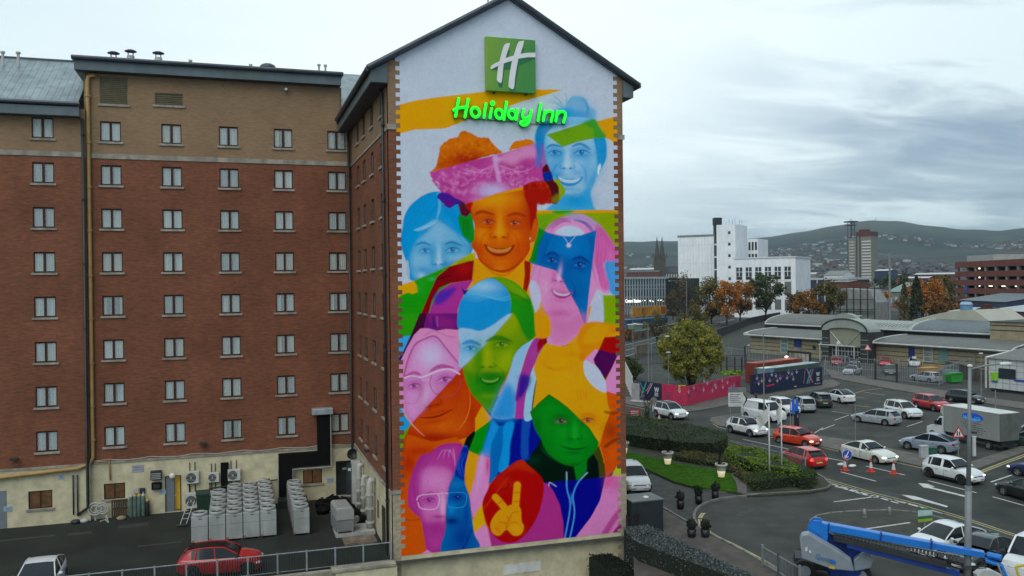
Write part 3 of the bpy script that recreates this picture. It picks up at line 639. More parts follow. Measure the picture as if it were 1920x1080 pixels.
 G([(118,840),(160,790),(250,800),(330,850),(430,910),(500,992),(400,1010),(350,920),(250,962),(180,900)],(66,26,140),rough=.5);p.blob(250,900,50,40,(110,10,120),.8)
 G([(370,905),(430,910),(520,1000),(520,1100),(400,1100)],(60,30,30),fe=2)
 S(850,360,4.5)
 face=[(105,102),(160,86),(500,0),(610,-10),(690,60),(700,200),(716,250),(692,400),(652,424),(640,500),(560,610),(480,670),(400,682),(310,650),(230,590),(190,510),(150,440),(180,300),(150,180)]
 G([(150,560),(230,560),(320,660),(400,700),(490,680),(560,600),(640,480),(660,420),(680,400),(720,300),(650,560),(600,580),(595,780),(540,780),(350,712),(160,745)],(224,146,4),False)
 G(face,(212,98,2));fm=p.mask(face)
 p.rim(fm,10,(.90,.45,.2),.9)
 p.blob(330,55,190,80,(228,150,8),.95,clip=fm);p.blob(560,330,90,240,(204,66,2),.5,clip=fm);p.blob(235,370,70,60,(232,150,10),.75,clip=fm);p.blob(520,370,60,50,(226,120,6),.6,clip=fm);p.blob(390,640,60,24,(228,130,6),.5,clip=fm);p.blob(640,180,60,200,(182,34,4),.8,clip=fm);p.blob(240,360,60,60,(222,128,6),.6,clip=fm);p.blob(400,330,50,60,(228,140,8),.7,clip=fm);p.blob(170,430,40,90,(200,70,0),.6,clip=fm)
 G([(600,-10),(800,-20),(790,70),(712,92),(700,230),(676,330),(648,300),(640,150)],(168,18,6),fe=1.2);G([(100,104),(165,86),(150,150),(165,230),(130,160)],(176,20,4),fe=1)
 G([(682,238),(716,245),(700,390),(655,424),(650,380)],(205,84,6),fe=.6);p.blob(648,392,5,9,(235,190,150),1)
 for q in((250,410,50,120,.4),(470,560,120,40,.3),(330,600,60,40,.3),(200,480,40,120,.5),(590,450,60,120,.5),(300,140,60,20,.3),(520,150,80,24,.3)):p.blob(q[0],q[1],q[2],q[3],iO,q[4]*.8,'mul',clip=fm)
 p.brow([(180,192),(240,165),(345,192)],22,(160,40,4));p.brow([(455,200),(530,182),(612,205)],22,(160,40,4))
 p.eye(292,252,118,iO,(120,14,10),.03,light=(205,120,70));p.eye(516,262,118,iO,(120,14,10),.03,light=(205,120,70))
 p.line([(215,290),(270,302),(330,295)],7,(185,60,0),1,.7);p.line([(470,300),(530,312),(590,295)],7,(185,60,0),1,.7)
 p.nose(388,372,150,iO,(150,30,4),(232,150,10));p.smile(388,474,258,iO,(130,14,8),.02,teeth=(222,140,60),curve=.13);p.blob(390,590,70,20,(222,120,6),.5);p.line([(215,560),(300,640),(400,668),(500,640),(590,560)],14,(150,20,0),2,.6,taper=True)
 p.line([(270,620),(350,690),(440,700),(520,650)],18,(200,70,0),3,.6,taper=True)
 G([(598,575),(652,592),(646,760),(612,862),(588,822),(602,700)],(160,22,4),False);G([(0,632),(100,600),(166,578),(152,745),(-60,775),(-60,650)],(146,10,10),False)
 S(740,340,4.155)
 G([(330,742),(430,662),(618,614),(604,772),(520,775),(440,790),(350,830),(290,930),(250,1090),(180,1090),(260,900)],(132,2,14),False,fe=.5);p.blob(540,680,60,60,(176,14,12),.8);p.line([(330,770),(390,745),(440,735)],14,(60,0,20),1.5,.8,taper=True)
 G([(505,178),(592,240),(572,275),(518,252)],(96,12,40),fe=.6);G([(500,262),(560,276),(592,248),(612,330),(622,430),(602,482),(560,450),(530,420),(500,330)],(12,136,32),fe=.5);p.strands([(530,280),(560,340),(550,430)],4,40,9,(.3,.5,.4),.7)
 G([(250,1090),(290,960),(350,850),(440,795),(610,768),(540,880),(492,1000),(492,1090)],(172,44,142),False);G([(318,885),(400,842),(482,830),(402,930),(318,962)],(62,34,164),fe=2.5,al=.9);G([(250,1090),(270,1050),(480,1050),(490,1090)],(96,16,130),fe=2);p.poly([(520,820),(545,850),(580,845),(545,890)],(40,20,120))
 S(740,590,4.155)
 G([(10,-10),(200,-10),(135,162),(10,178)],(40,152,10),False);G([(10,175),(132,162),(48,330),(10,340)],(60,162,222),False)
 G([(240,-10),(492,-10),(498,125),(190,125)],(112,22,118),False);p.poly([(260,0),(360,10),(470,60),(420,110),(300,70)],(150,30,120),True,3,.7)
 p.line([(300,20),(310,90)],22,(60,20,110),1,.7);p.line([(330,15),(335,90)],8,(150,90,180),.8,.7)
 G([(195,-10),(250,-10),(225,100),(140,190),(90,300),(30,380),(60,300),(130,150)],(66,6,44),False);G([(140,172),(180,130),(90,300),(20,400),(20,350),(60,300)],(0,24,130),False,fe=.6)
 G([(10,700),(48,700),(130,850),(60,925),(10,925)],(30,152,214),False);G([(10,925),(60,925),(130,850),(110,960),(60,1090),(10,1090)],(90,160,10),False)
 pkp=[(50,352),(100,250),(150,160),(200,108),(260,106),(330,125),(400,112),(497,118),(507,260),(527,415),(130,850),(90,770),(20,700),(20,420)]
 G(pkp,(226,134,184),False);pm=p.mask(pkp,False)
 G([(150,240),(210,195),(320,170),(400,260),(480,360),(515,425),(130,845),(80,700),(72,480)],(216,140,196),fe=1.5,clip=pm);p.blob(285,320,95,90,(206,184,222),1,clip=pm);p.blob(235,610,40,90,(214,156,210),.6,clip=pm)
 p.rim(p.mask([(150,240),(210,195),(320,170),(400,260),(480,360),(515,425),(130,845),(80,700),(72,480)])*pm,6,(.86,.5,.8),.6)
 p.line([(72,480),(100,360),(150,245),(230,190),(320,170),(400,260),(515,400)],12,(170,48,130),1.5,.75,clip=pm);p.line([(230,160),(310,130),(420,170),(480,175)],9,(188,70,150),2,.5,clip=pm)
 org=[(527,415),(560,520),(620,620),(688,712),(640,885),(560,955),(430,1002),(330,1022),(240,1090),(50,1090),(80,950),(130,850)]
 G(org,(202,68,2),False);om=p.mask(org,False)
 p.rim(om,8,(.86,.5,.3),.6)
 p.blob(500,560,60,150,(186,40,2),.6,clip=om,rot=.2);p.blob(380,860,170,70,(216,92,6),.8,clip=om);p.blob(300,960,170,40,(160,14,0),.9,clip=om);p.blob(150,980,70,90,(196,50,0),.7,clip=om);p.blob(600,760,40,120,(184,34,0),.6,clip=om)
 p.strands([(650,720),(600,850),(480,980)],7,80,12,(.85,.5,.3),.6,om);p.strands([(120,880),(170,990),(260,1040)],6,60,12,(.85,.5,.3),.6,om)
 p.line([(580,560),(588,700),(552,820),(490,905)],9,(222,120,40),1,.8,taper=True);p.line([(40,690),(90,790),(150,870),(230,945)],12,(230,150,120),1,.85,taper=True)
 p.brow([(275,440),(360,402),(460,415)],24,(180,52,136));p.brow([(80,482),(150,452),(205,470)],20,(190,60,140))
 p.eye(150,555,100,iM,(130,20,105),-.12,light=(214,150,200));p.eye(392,506,122,iM,(130,20,105),-.1,light=(214,150,200))
 p.nose(300,700,130,(.8,.5,.5),(130,20,10),None,-.25);p.blob(240,640,24,80,(222,175,215),.6,rot=.2)
 p.line([(195,800),(260,803),(320,795),(380,775),(452,735)],15,(120,10,0),1,.9,taper=True);p.blob(310,830,90,22,(180,40,0),.6,rot=-.2);p.blob(330,765,90,14,(180,30,0),.5,rot=-.2)
 p.line([(78,492),(130,478),(205,488),(280,462),(350,435),(430,425),(505,462)],11,(236,200,226),.7,.95)
 p.line([(88,520),(110,490),(180,490),(208,530),(200,620),(160,690),(110,690),(70,690)],6,(190,110,180),.7,.8);p.line([(290,470),(275,540),(310,610),(380,640),(450,630),(505,570),(515,500)],6,(170,60,80),.7,.8);p.line([(215,510),(268,508)],6,(230,190,220),.6,.8)
 S(840,510,4)
 head=[(75,300),(100,210),(160,130),(230,72),(330,38),(430,45),(520,90),(600,170),(640,260),(660,380),(662,470),(600,530),(530,590),(480,690),(430,800),(370,930),(332,1062),(240,982),(165,890),(118,760),(95,560),(80,430)]
 G(head,(142,160,2));hm=p.mask(head)
 p.rim(hm,9,(.45,.82,.4),.9)
 G([(345,40),(430,45),(520,90),(600,170),(640,260),(660,440),(610,510),(560,450),(540,400),(490,310),(455,325),(470,220),(440,130)],(30,142,12),fe=1.2,clip=hm);p.poly([(340,38),(430,45),(540,110),(600,190),(520,190),(440,120)],(120,160,6),True,3,.8,clip=hm)
 p.strands([(450,140),(540,190),(620,240)],9,90,10,(.5,.85,.4),.6,hm);p.line([(628,230),(650,340),(655,460)],9,(130,180,20),1,.8)
 G([(76,300),(100,210),(160,130),(230,78),(320,46),(380,75),(440,130),(470,220),(460,318),(400,362),(330,402),(240,442),(84,432)],(16,142,208));cm=p.mask([(76,300),(160,130),(320,46),(440,130),(470,220),(400,362),(240,442),(84,432)])
 p.blob(260,110,130,50,(150,198,228),.9,clip=cm);p.strands([(130,210),(230,170),(330,190),(430,170)],12,150,9,(90,180,222),.6,cm,'mix')
 G([(80,432),(160,426),(240,442),(330,402),(400,350),(465,312),(440,365),(108,712),(92,560)],(156,190,218),fe=.8);p.blob(110,600,30,60,(130,180,215),.6)
 for q in((560,600,60,120,.5),(250,900,70,40,.5),(380,620,30,80,.4),(230,650,26,90,.5),(520,470,60,60,.3),(400,900,60,80,.5)):p.blob(q[0],q[1],q[2],q[3],iG,q[4],'mul',clip=hm)
 p.brow([(108,540),(170,520),(245,548)],20,(20,130,195));p.eye(170,572,98,iC,(0,90,160),.02,light=(130,185,220))
 p.poly([(560,250),(640,260),(660,440),(620,520),(575,470),(545,400)],(20,130,14),True,4,.7,clip=hm)
 p.brow([(285,522),(370,492),(478,520)],26,(40,120,10));p.eye(402,545,122,iG,(10,80,10),.02,light=(150,175,30))
 p.blob(430,680,90,90,(150,170,6),.7,clip=hm);p.nose(290,705,125,(.35,.75,.3),(10,100,10),(156,172,4));p.blob(215,700,40,100,(70,145,6),.7,clip=hm)
 p.blob(190,860,40,90,(36,136,10),.7,clip=hm,rot=-.4)
 jaw=[(125,740),(170,880),(240,975),(332,1060),(370,930),(420,810),(440,740),(400,780),(330,770),(220,780)];p.poly(jaw,(34,138,10),True,7,.9,clip=hm)
 p.poly([(215,800),(290,770),(420,775),(410,850),(310,880),(230,860)],(26,134,14),True,4,.95,clip=hm);p.blob(320,770,110,26,(24,120,14),.9,clip=hm);p.blob(310,890,80,40,(24,124,14),.8,clip=hm);p.smile(318,805,165,(.35,.75,.3),(8,92,14),-.05,teeth=(120,175,60));p.blob(300,930,60,22,(110,160,6),.6,clip=hm)
 S(880,740,3.6)
 G([(85,75),(155,160),(40,260),(40,160)],Y,False)
 G([(157,165),(130,220),(80,412),(-10,382),(-10,300),(50,240)],(4,140,12),False);G([(35,240),(40,262),(0,370),(-60,400),(-20,290)],(0,16,10),False)
 G([(155,160),(190,215),(300,190),(430,100),(495,290),(450,330),(400,430),(340,440),(270,480),(200,515),(150,600),(125,600),(130,430),(78,412)],(0,104,182),False)
 G([(78,412),(155,165),(200,215),(150,330),(135,430)],(18,142,216),False,fe=1.5);G([(300,187),(430,100),(500,290),(400,425),(262,482),(275,330)],(2,12,140),False)
 G([(362,150),(415,118),(400,300),(395,425),(352,425),(350,300)],(14,74,174),fe=1);G([(235,205),(302,190),(276,330),(262,482),(196,515),(225,350)],(8,142,216),fe=.8)
 S(740,800,4.155)
 G([(572,185),(662,228),(625,400),(585,535),(560,470),(548,330)],(224,150,6),False,fe=.5);G([(664,225),(740,240),(738,380),(725,520),(688,590),(620,735),(596,640),(585,535),(625,400)],(220,132,192),False,fe=.5);G([(640,400),(664,225),(700,232),(665,420),(620,600)],(214,160,206),fe=3,al=.7)
 p.blob(725,300,14,70,(210,50,130),.8)
 G([(690,588),(696,700),(704,762),(620,832),(604,742),(640,660)],(224,164,6),False);G([(704,758),(722,800),(756,940),(650,950),(618,830)],(220,134,192),False)
 S(840,510,4)
 G([(610,522),(550,562),(500,622),(470,720),(430,832),(380,932),(350,1000),(330,1090),(500,1090),(510,960),(520,850),(560,700),(600,580),(640,510)],(146,188,226));p.poly([(430,840),(380,932),(345,1010),(320,1100),(505,1100),(512,930),(470,850)],(26,140,212),True,5,.95)
 G([(500,1100),(512,965),(592,885),(578,1100)],(178,52,152),False);G([(640,700),(668,800),(642,1000),(632,1100),(570,1100),(590,880)],(152,196,222),fe=.5)
 G([(640,510),(690,488),(745,488),(670,645),(620,765),(590,885),(508,972),(528,830),(568,690),(600,590)],(168,52,148),fe=.5);p.poly([(545,770),(620,790),(592,885),(508,972),(525,870)],(28,20,146),True,3,.95);G([(690,488),(748,488),(722,545),(668,610),(670,540)],(156,2,20),False)
 p.line([(738,515),(715,600),(700,680),(665,820),(642,950),(630,1060)],13,(70,4,10),.8,.95)
 S(980,640,3.857)
 G([(168,15),(290,38),(380,20),(450,-20),(600,-40),(585,0),(512,110),(448,140),(442,200),(470,280),(520,330),(600,366),(612,420),(618,480),(637,512),(600,600),(550,745),(410,565),(260,430),(190,390),(72,490),(100,290),(80,190),(108,110)],(224,152,4),False)
 p.poly([(480,-10),(410,115),(445,130),(510,10)],(220,112,4),True,1,.9);p.blob(350,90,180,30,(210,130,0),.4);p.blob(270,300,120,120,(230,160,6),.5);p.strands([(120,100),(200,200),(380,170)],6,60,12,(.92,.8,.4),.5)
 S(980,380,3.857);G([(440,880),(560,862),(720,905),(720,940),(640,945),(580,1010),(520,1100),(440,1100),(395,985)],(224,132,2),fe=1);G([(430,1010),(520,880),(640,905),(560,1000)],(222,150,6),fe=2);G([(95,790),(192,832),(197,962),(108,975),(88,880)],(224,146,4),fe=.6)
 S(980,640,3.857)
 G([(448,138),(520,168),(572,220),(602,290),(608,368),(540,348),(480,292),(443,220)],(192,196,216));G([(592,-30),(730,-40),(730,110),(640,88),(552,60)],(168,6,6),False);G([(552,58),(640,85),(730,95),(650,185),(596,280),(560,215),(512,152),(512,120)],(78,6,78),False)
 G([(448,132),(525,55),(548,66),(512,130),(522,168)],(226,142,192),False);G([(690,95),(730,80),(730,402),(606,364),(602,290),(650,182)],(226,134,190),False)
 G([(606,360),(730,400),(730,490),(640,500),(618,460)],(214,84,4),False);G([(637,505),(730,485),(730,900),(680,905),(655,945),(598,985),(590,850),(560,752),(600,600)],(208,74,2),False);p.blob(640,650,50,60,(150,48,4),.8);p.line([(600,760),(660,720),(720,700)],26,(110,46,4),3,.75);p.blob(660,820,40,50,(218,88,2),.6)
 p.line([(600,510),(660,520),(720,490)],22,(130,50,4),3,.7);G([(682,900),(730,890),(730,985),(640,980)],(172,190,0),False)
 boy=[(53,510),(120,440),(190,382),(260,425),(330,480),(410,560),(480,620),(550,730),(542,780),(500,832),(460,872),(410,895),(370,907),(300,892),(240,862),(190,822),(150,762),(130,700),(90,640)]
 G(boy,(2,138,20),False,fe=.5);gm=p.mask(boy,False)
 p.rim(gm,9,(.1,.66,.3),.8)
 p.blob(330,620,110,90,(10,152,30),.7,clip=gm);p.blob(110,590,30,60,(2,100,16),.7,clip=gm);p.blob(200,720,50,90,(0,120,16),.6,clip=gm);p.blob(480,780,40,60,(0,112,18),.6,clip=gm);p.blob(270,560,80,40,(0,112,16),.5,clip=gm);p.line([(90,490),(190,440),(270,450)],8,(10,110,20),1.2,.6)
 p.blob(400,900,90,20,(0,90,14),.8,clip=gm)
 for i in range(4):p.line([(395+i*22,350),(402+i*20,420)],9,(214,120,4),1.2,.6)
 p.eye(278,578,104,iG,(48,20,16),-.05,light=(120,130,110));p.eye(472,570,96,(.9,.6,.3),(120,34,10),.0,light=(200,120,70));p.brow([(220,545),(280,528),(330,545)],12,(0,104,16),.5);p.brow([(430,535),(480,522),(530,545)],12,(206,110,4),.5)
 p.nose(378,700,92,iG,(0,60,14),(16,160,40));p.line([(262,752),(310,768),(370,780),(430,775),(468,762)],11,(0,56,16),.8,.95,taper=True);p.blob(370,808,60,14,(0,96,20),.7);p.line([(325,795),(370,805),(420,795)],6,(0,90,20),1,.5)
 G([(368,905),(410,895),(462,860),(468,930),(395,1030),(380,960)],(0,124,22),False)
 jk=[(-20,880),(60,858),(132,700),(155,780),(205,842),(300,896),(372,908),(388,1010),(360,1008),(165,1026),(100,935)];G(jk,(0,22,12),False);p.blob(80,860,50,30,(0,52,26),.7);p.strands([(140,740),(160,800),(260,880)],3,30,8,(0,70,30),.7,mode='mix')
 G([(468,855),(512,810),(545,870),(560,990),(393,1010),(462,940)],(0,18,14),False);G([(510,812),(552,755),(582,850),(603,985),(556,990),(545,870)],(62,66,12),False)
 S(1000,820,4.155)
 G([(76,352),(130,350),(340,332),(562,310),(562,400),(520,492),(450,622),(388,702),(325,785),(235,785),(218,640),(200,540),(160,430)],(2,4,134),False)
 G([(76,352),(125,368),(165,450),(205,560),(217,650),(238,785),(-30,815),(-60,800),(-60,700),(0,690),(50,560),(80,420)],(172,36,124),False)
 G([(562,310),(720,298),(720,755),(325,785),(450,622),(520,492)],(214,124,184),False);p.line([(690,560),(620,650),(560,745)],46,(178,44,130),4,.8);p.blob(640,360,60,60,(214,80,150),.7);p.poly([(620,745),(680,672),(700,690),(700,750)],(160,30,120));p.poly([(560,310),(640,300),(600,360),(562,400)],(216,70,130),True,2,.6)
 p.line([(260,275),(262,400),(286,500),(280,600),(246,785)],11,(70,150,225),.8,.95);p.line([(420,275),(350,350),(310,450),(320,560),(315,640),(284,785)],11,(70,150,225),.8,.95);p.blob(300,480,14,40,(60,120,215),.9,hard=2)
 p.line([(258,270),(262,330)],9,(150,170,160),.8,.9);p.line([(420,275),(370,325)],9,(150,170,160),.8,.9);p.line([(120,378),(128,352),(178,382)],6,(190,200,220),.7,.9)
 S(880,740,3.6)
 G([(120,860),(500,590),(560,640),(610,740),(634,860),(636,972),(150,1028)],(174,42,130),False)
 egg=[(90,720),(120,650),(150,590),(220,520),(340,440),(400,478),(480,550),(502,610),(495,700),(460,820),(400,920),(330,985),(260,1000),(190,975),(130,900),(95,800)]
 G(egg,(176,2,2));em=p.mask(egg);p.poly([(200,560),(340,440),(400,480),(450,530),(340,500),(260,520)],(196,44,2),True,3,.8,clip=em);p.blob(230,600,60,40,(196,30,2),.7,clip=em);p.line([(90,780),(160,690),(260,560)],9,(206,50,20),1.2,.6,clip=em);p.line([(215,640),(250,635),(270,600)],12,(140,0,0),1.5,.7)
 hc=(228,146,6);p.line([(324,612),(318,680),(310,770)],48,hc,.7);p.line([(176,692),(215,735),(255,790)],46,hc,.7)
 hp=[(190,790),(240,762),(300,740),(345,768),(352,850),(368,890),(350,940),(300,952),(250,912),(200,952),(152,925),(145,862)];G(hp,hc);
 for q in([(270,850),(290,800),(330,790)],[(250,870),(265,850),(260,820)],[(250,905),(245,870),(200,860)],[(250,905),(275,865),(330,865)],[(180,900),(205,935)],[(300,660),(345,662)],[(303,720),(342,722)],[(200,735),(225,712)]):p.line(q,8,(190,84,2),1.2,.65)
 p.blob(200,900,30,30,(214,120,4),.5);p.blob(320,905,30,25,(236,160,20),.6);p.blob(325,600,14,10,(236,160,20),.8)
 S(740,800,4.155)
 G([(60,200),(10,240),(10,1030),(255,985),(235,850),(195,700),(120,620),(110,480),(130,360),(200,240),(320,165),(440,133),(540,142),(480,80),(300,120),(100,60)],(208,80,2),False);p.blob(110,300,60,90,(178,18,2),.95);p.blob(200,190,130,40,(186,36,2),.8);p.blob(100,520,40,200,(204,72,2),.7);p.line([(60,720),(140,730),(195,720)],10,(170,40,0),2,.6)
 mgp=[(270,205),(200,232),(150,330),(120,420),(103,520),(110,620),(160,680),(205,722),(230,850),(250,960),(290,988),(372,978),(395,800),(400,650),(420,480),(460,370),(532,158),(440,130),(350,150)]
 G(mgp,(184,56,146));mm=p.mask(mgp)
 p.rim(mm,9,(.8,.5,.8),.8)
 G([(215,340),(320,312),(440,352),(425,480),(402,620),(395,720),(340,730),(240,720),(200,560),(195,430)],(206,104,176),fe=4,clip=mm);p.blob(330,420,90,60,(218,134,194),.8,clip=mm);p.blob(375,600,22,100,(232,170,212),.9,clip=mm)
 for i in range(8):p.line([(310+i*22,260-i*4),(360+i*14,190-i*2),(440+i*4,180+i*12),(470,230+i*12)],9,(222,140,200)if i%2 else(160,36,128),1,.6,clip=mm,taper=True)
 p.strands([(260,230),(200,330),(170,480),(190,620)],9,60,9,(.8,.45,.8),.6,mm);p.blob(320,790,90,60,(166,42,134),.7,clip=mm);p.blob(290,720,60,24,(200,90,160),.6,clip=mm)
 bp=[(532,155),(577,182),(552,300),(546,430),(580,540),(600,680),(620,830),(652,950),(370,985),(395,800),(400,650),(420,480),(460,370)]
 G(bp,(0,96,168));bm2=p.mask(bp);G([(530,160),(577,182),(555,300),(546,420),(500,400),(470,370),(490,270)],(6,30,146),fe=1,clip=bm2);p.strands([(540,200),(500,280),(530,400)],6,50,9,(30,90,200),.6,bm2,'mix')
 p.blob(520,860,80,120,(0,46,140),.8,clip=bm2);p.blob(560,700,20,100,(0,50,150),.7,clip=bm2);p.blob(445,735,50,28,(0,26,110),.95,clip=bm2);p.blob(440,640,30,40,(10,130,200),.8,clip=bm2);p.blob(480,450,60,30,(10,120,190),.6,clip=bm2);p.line([(600,800),(560,900),(520,970)],12,(0,20,120),1.5,.7,clip=bm2)
 p.brow([(215,540),(280,515),(330,535)],16,(150,30,120),.5);p.eye(270,572,96,iM,(120,20,110),0);p.eye(486,552,84,(.3,.4,.8),(0,20,100),0);p.blob(345,700,50,14,(140,24,110),.7,clip=mm);p.strands([(300,740),(290,800),(270,860)],7,120,9,(.8,.5,.8),.5,mm)
 for o,c in((0,(236,176,214)),):p.line([(172,572),(190,540),(250,528),(335,526),(348,580),(325,636),(260,645),(200,632),(180,590)],8,c,.7,.95);p.line([(335,526),(375,518),(418,520)],7,c,.7,.9)
 p.line([(418,520),(412,590),(430,628),(520,628),(552,600),(552,520),(430,514)],6,(40,150,220),.7,.9)
 p.line([(355,500),(375,490),(385,530)],6,(150,30,110),1,.5);G([(180,1010),(255,958),(300,990),(280,1010)],(226,130,190),False)
 nz=p.r.normal(0,1,(p.h//3+2,p.w//3+2));nz=np.kron(nz,np.ones((3,3)))[:p.h,:p.w];nz=Paint.blur(nz,2.0);nz2=Paint.blur(p.r.normal(0,1,(p.h,p.w)),.8)
 big=Paint.blur(np.kron(p.r.normal(0,1,(p.h//24+2,p.w//10+2)),np.ones((24,10)))[:p.h,:p.w],7)
 p.a*=(1+0.012*nz/nz.std()+0.022*nz2/nz2.std()+0.012*big/big.std())[...,None]
 return p
# ==== hotel
def proj(q):
 q=Vector(q)-Vector((0,0,CZ));w=q.dot(CF);return 960+FPX*q.dot(CR)/w,540-FPX*q.dot(CU)/w
M={}
M['red']=brick_mat('red_brick',(.235,.078,.040),(.165,.056,.030),(.17,.10,.065),.18,.15)
M['buff']=brick_mat('buff_brick',(.30,.19,.108),(.255,.158,.088),(.25,.17,.11),.12,.08)
M['cream']=mat('cream_render',(.56,.50,.33),.9,.10,.5,bump=.1,streak=.22)
M['stone']=mat('sill_stone',(.33,.30,.25),.85,.2,2.0,streak=.3)
M['frame']=mat('brown_window_frame',(.050,.022,.015),.6,.2,spec=.2)
M['glass']=None
def trans_glass():
 m=bpy.data.materials.new('window_glass');m.use_nodes=True;b=m.node_tree.nodes['Principled BSDF']
 b.inputs['Base Color'].default_value=(.75,.85,.85,1);b.inputs['Alpha'].default_value=.22;b.inputs['Roughness'].default_value=.03;b.inputs['Specular IOR Level'].default_value=.8
 return m
M['glass']=trans_glass()
M['curtain']=mat('net_curtain',(.40,.46,.46),.9,.12,.5,streak=.2)
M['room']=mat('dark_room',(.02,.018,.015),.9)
M['slate']=mat('dark_roof_metal',(.055,.068,.085),.45,.18,1.2,metal=.3)
M['fascia']=mat('grey_fascia',(.10,.135,.15),.5,.12,.8,streak=.15)
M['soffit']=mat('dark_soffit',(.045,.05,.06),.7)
M['zinc']=mat('zinc_roof',(.26,.31,.33),.38,.15,.5,metal=.45,streak=.25)
M['dpipe']=mat('dark_pipe',(.022,.027,.03),.5)
M['ypipe']=mat('ochre_pipe',(.40,.25,.09),.55,.12,2)
M['wpipe']=mat('pale_pipe',(.42,.42,.40),.5,.1,2)
M['black']=mat('black_duct',(.004,.004,.004),.7,spec=.15)
M['steel']=mat('brushed_steel',(.42,.47,.50),.35,.12,3,metal=.5)
M['lit']=mat('lit_room',(.05,.03,.015),.3,.9,3,emit=(1,.5,.18),estr=.035,spec=.6)
GX0,GX1,GY,MY,LY=7.68,21.12,44.4,59.0,58.6
ZC1,ZB,APX,APZ=3.55,22.66,14.35,29.95
hotel=thing('hotel_building',(GX0,GY,0),'tall red brick hotel with painted gable end and many brown framed windows','hotel')
RZ=[24.35,21.60,18.86,16.11,13.37,10.60,7.86,5.12];WW,WH=1.2,1.28
MC=[-7.37,-3.80,-0.31,3.15,6.66]
holes_main=[(x-WW/2,x+WW/2,z-WH/2,z+WH/2)for x in MC for z in RZ]
LC=-11.12
holes_left=[(x-WW/2,x+WW/2,z-WH/2,z+WH/2)for x in(LC,LC-3.5,LC-7)for z in RZ]
SY=[55.95,53.2,49.95,46.5]
holes_side=[(y-GY-.55,y-GY+.55,z-WH/2,z+WH/2)for y in SY for z in RZ]
def gh(x0,y0,x1,y1,Y):
 a=PY(x0,y0,Y);b=PY(x1,y1,Y);return(a.x,b.x,b.z,a.z)
g_win=[gh(568,882,604,905,MY),gh(194.6,907.6,235,934,MY)];g_winL=[gh(53,921.7,98.5,951.6,LY)]
doorA=(*gh(629.6,879.5,666,934,MY)[:2],0.05,2.5);doorB=(*gh(311,902,338.5,965,MY)[:2],0.05,2.3)
top_l=gh(186.5,143,240,197,MY);top_s=gh(290,173.5,343.5,199,MY)
for nm,mk,za,zb in(('upper_wall','buff',ZB,28.0),('brick_wall','red',ZC1,ZB),('ground_floor_wall','cream',-.05,ZC1)):
 b=MB()
 hm=[h for h in holes_main+g_win+[doorA,doorB,top_l,top_s]if h[3]>za and h[2]<zb]
 wall_holes(b,(0,MY,0),(1,0,0),-8.76,GX0,za,min(zb,25.3),hm,.14,(0,1,0))
 if zb>25.3:wall_holes(b,(0,MY,0),(1,0,0),-8.76,6.9,25.3,zb,hm,.14,(0,1,0))
 zt=min(zb,25.6)
 if za<zt:wall_holes(b,(0,LY,0),(1,0,0),-42,-8.76,za,zt,[h for h in holes_left+g_winL if h[3]>za and h[2]<zt],.14,(0,1,0));b.quad((-8.76,LY,za),(-8.76,MY,za),(-8.76,MY,zt),(-8.76,LY,zt))
 wall_holes(b,(GX0,GY,0),(0,1,0),0,26,za,min(zb,25.6),[h for h in holes_side if h[3]>za and h[2]<zb],.14,(1,0,0))
 b.quad((GX1,GY,za),(GX1,70.4,za),(GX1,70.4,min(zb,25.6)),(GX1,GY,min(zb,25.6)));b.quad((GX0,70.4,za),(GX1,70.4,za),(GX1,70.4,min(zb,25.6)),(GX0,70.4,min(zb,25.6)))
 b.build(nm,M[mk],hotel)
b=MB();b.box(-8.7,6.9,66,66.3,20,28.0);b.box(-8.86,-8.7,MY,66,25,28.0);b.box(6.9,7.05,MY+.1,66,24,28.0);b.build('parapet_wall',M['buff'],hotel)
b=MB();b.box(-8.72,GX0-.02,MY-.05,MY+.02,ZB-.03,ZB+.27);b.box(-42,-8.78,LY-.05,LY+.02,ZB-.03,ZB+.27);b.box(GX0-.05,GX0+.02,GY+.4,MY-.06,ZB-.03,ZB+.1)
b.build('stone_band',M['stone'],hotel);b=MB();b.box(-8.72,GX0-.02,MY-.07,MY+.02,ZC1-.1,ZC1+.05);b.box(-42,-8.78,LY-.07,LY+.02,ZC1-.1,ZC1+.05);b.box(GX0-.07,GX0+.02,GY+.4,MY-.08,ZC1-.08,ZC1+.05)
b.build('stone_band',M['stone'],hotel)
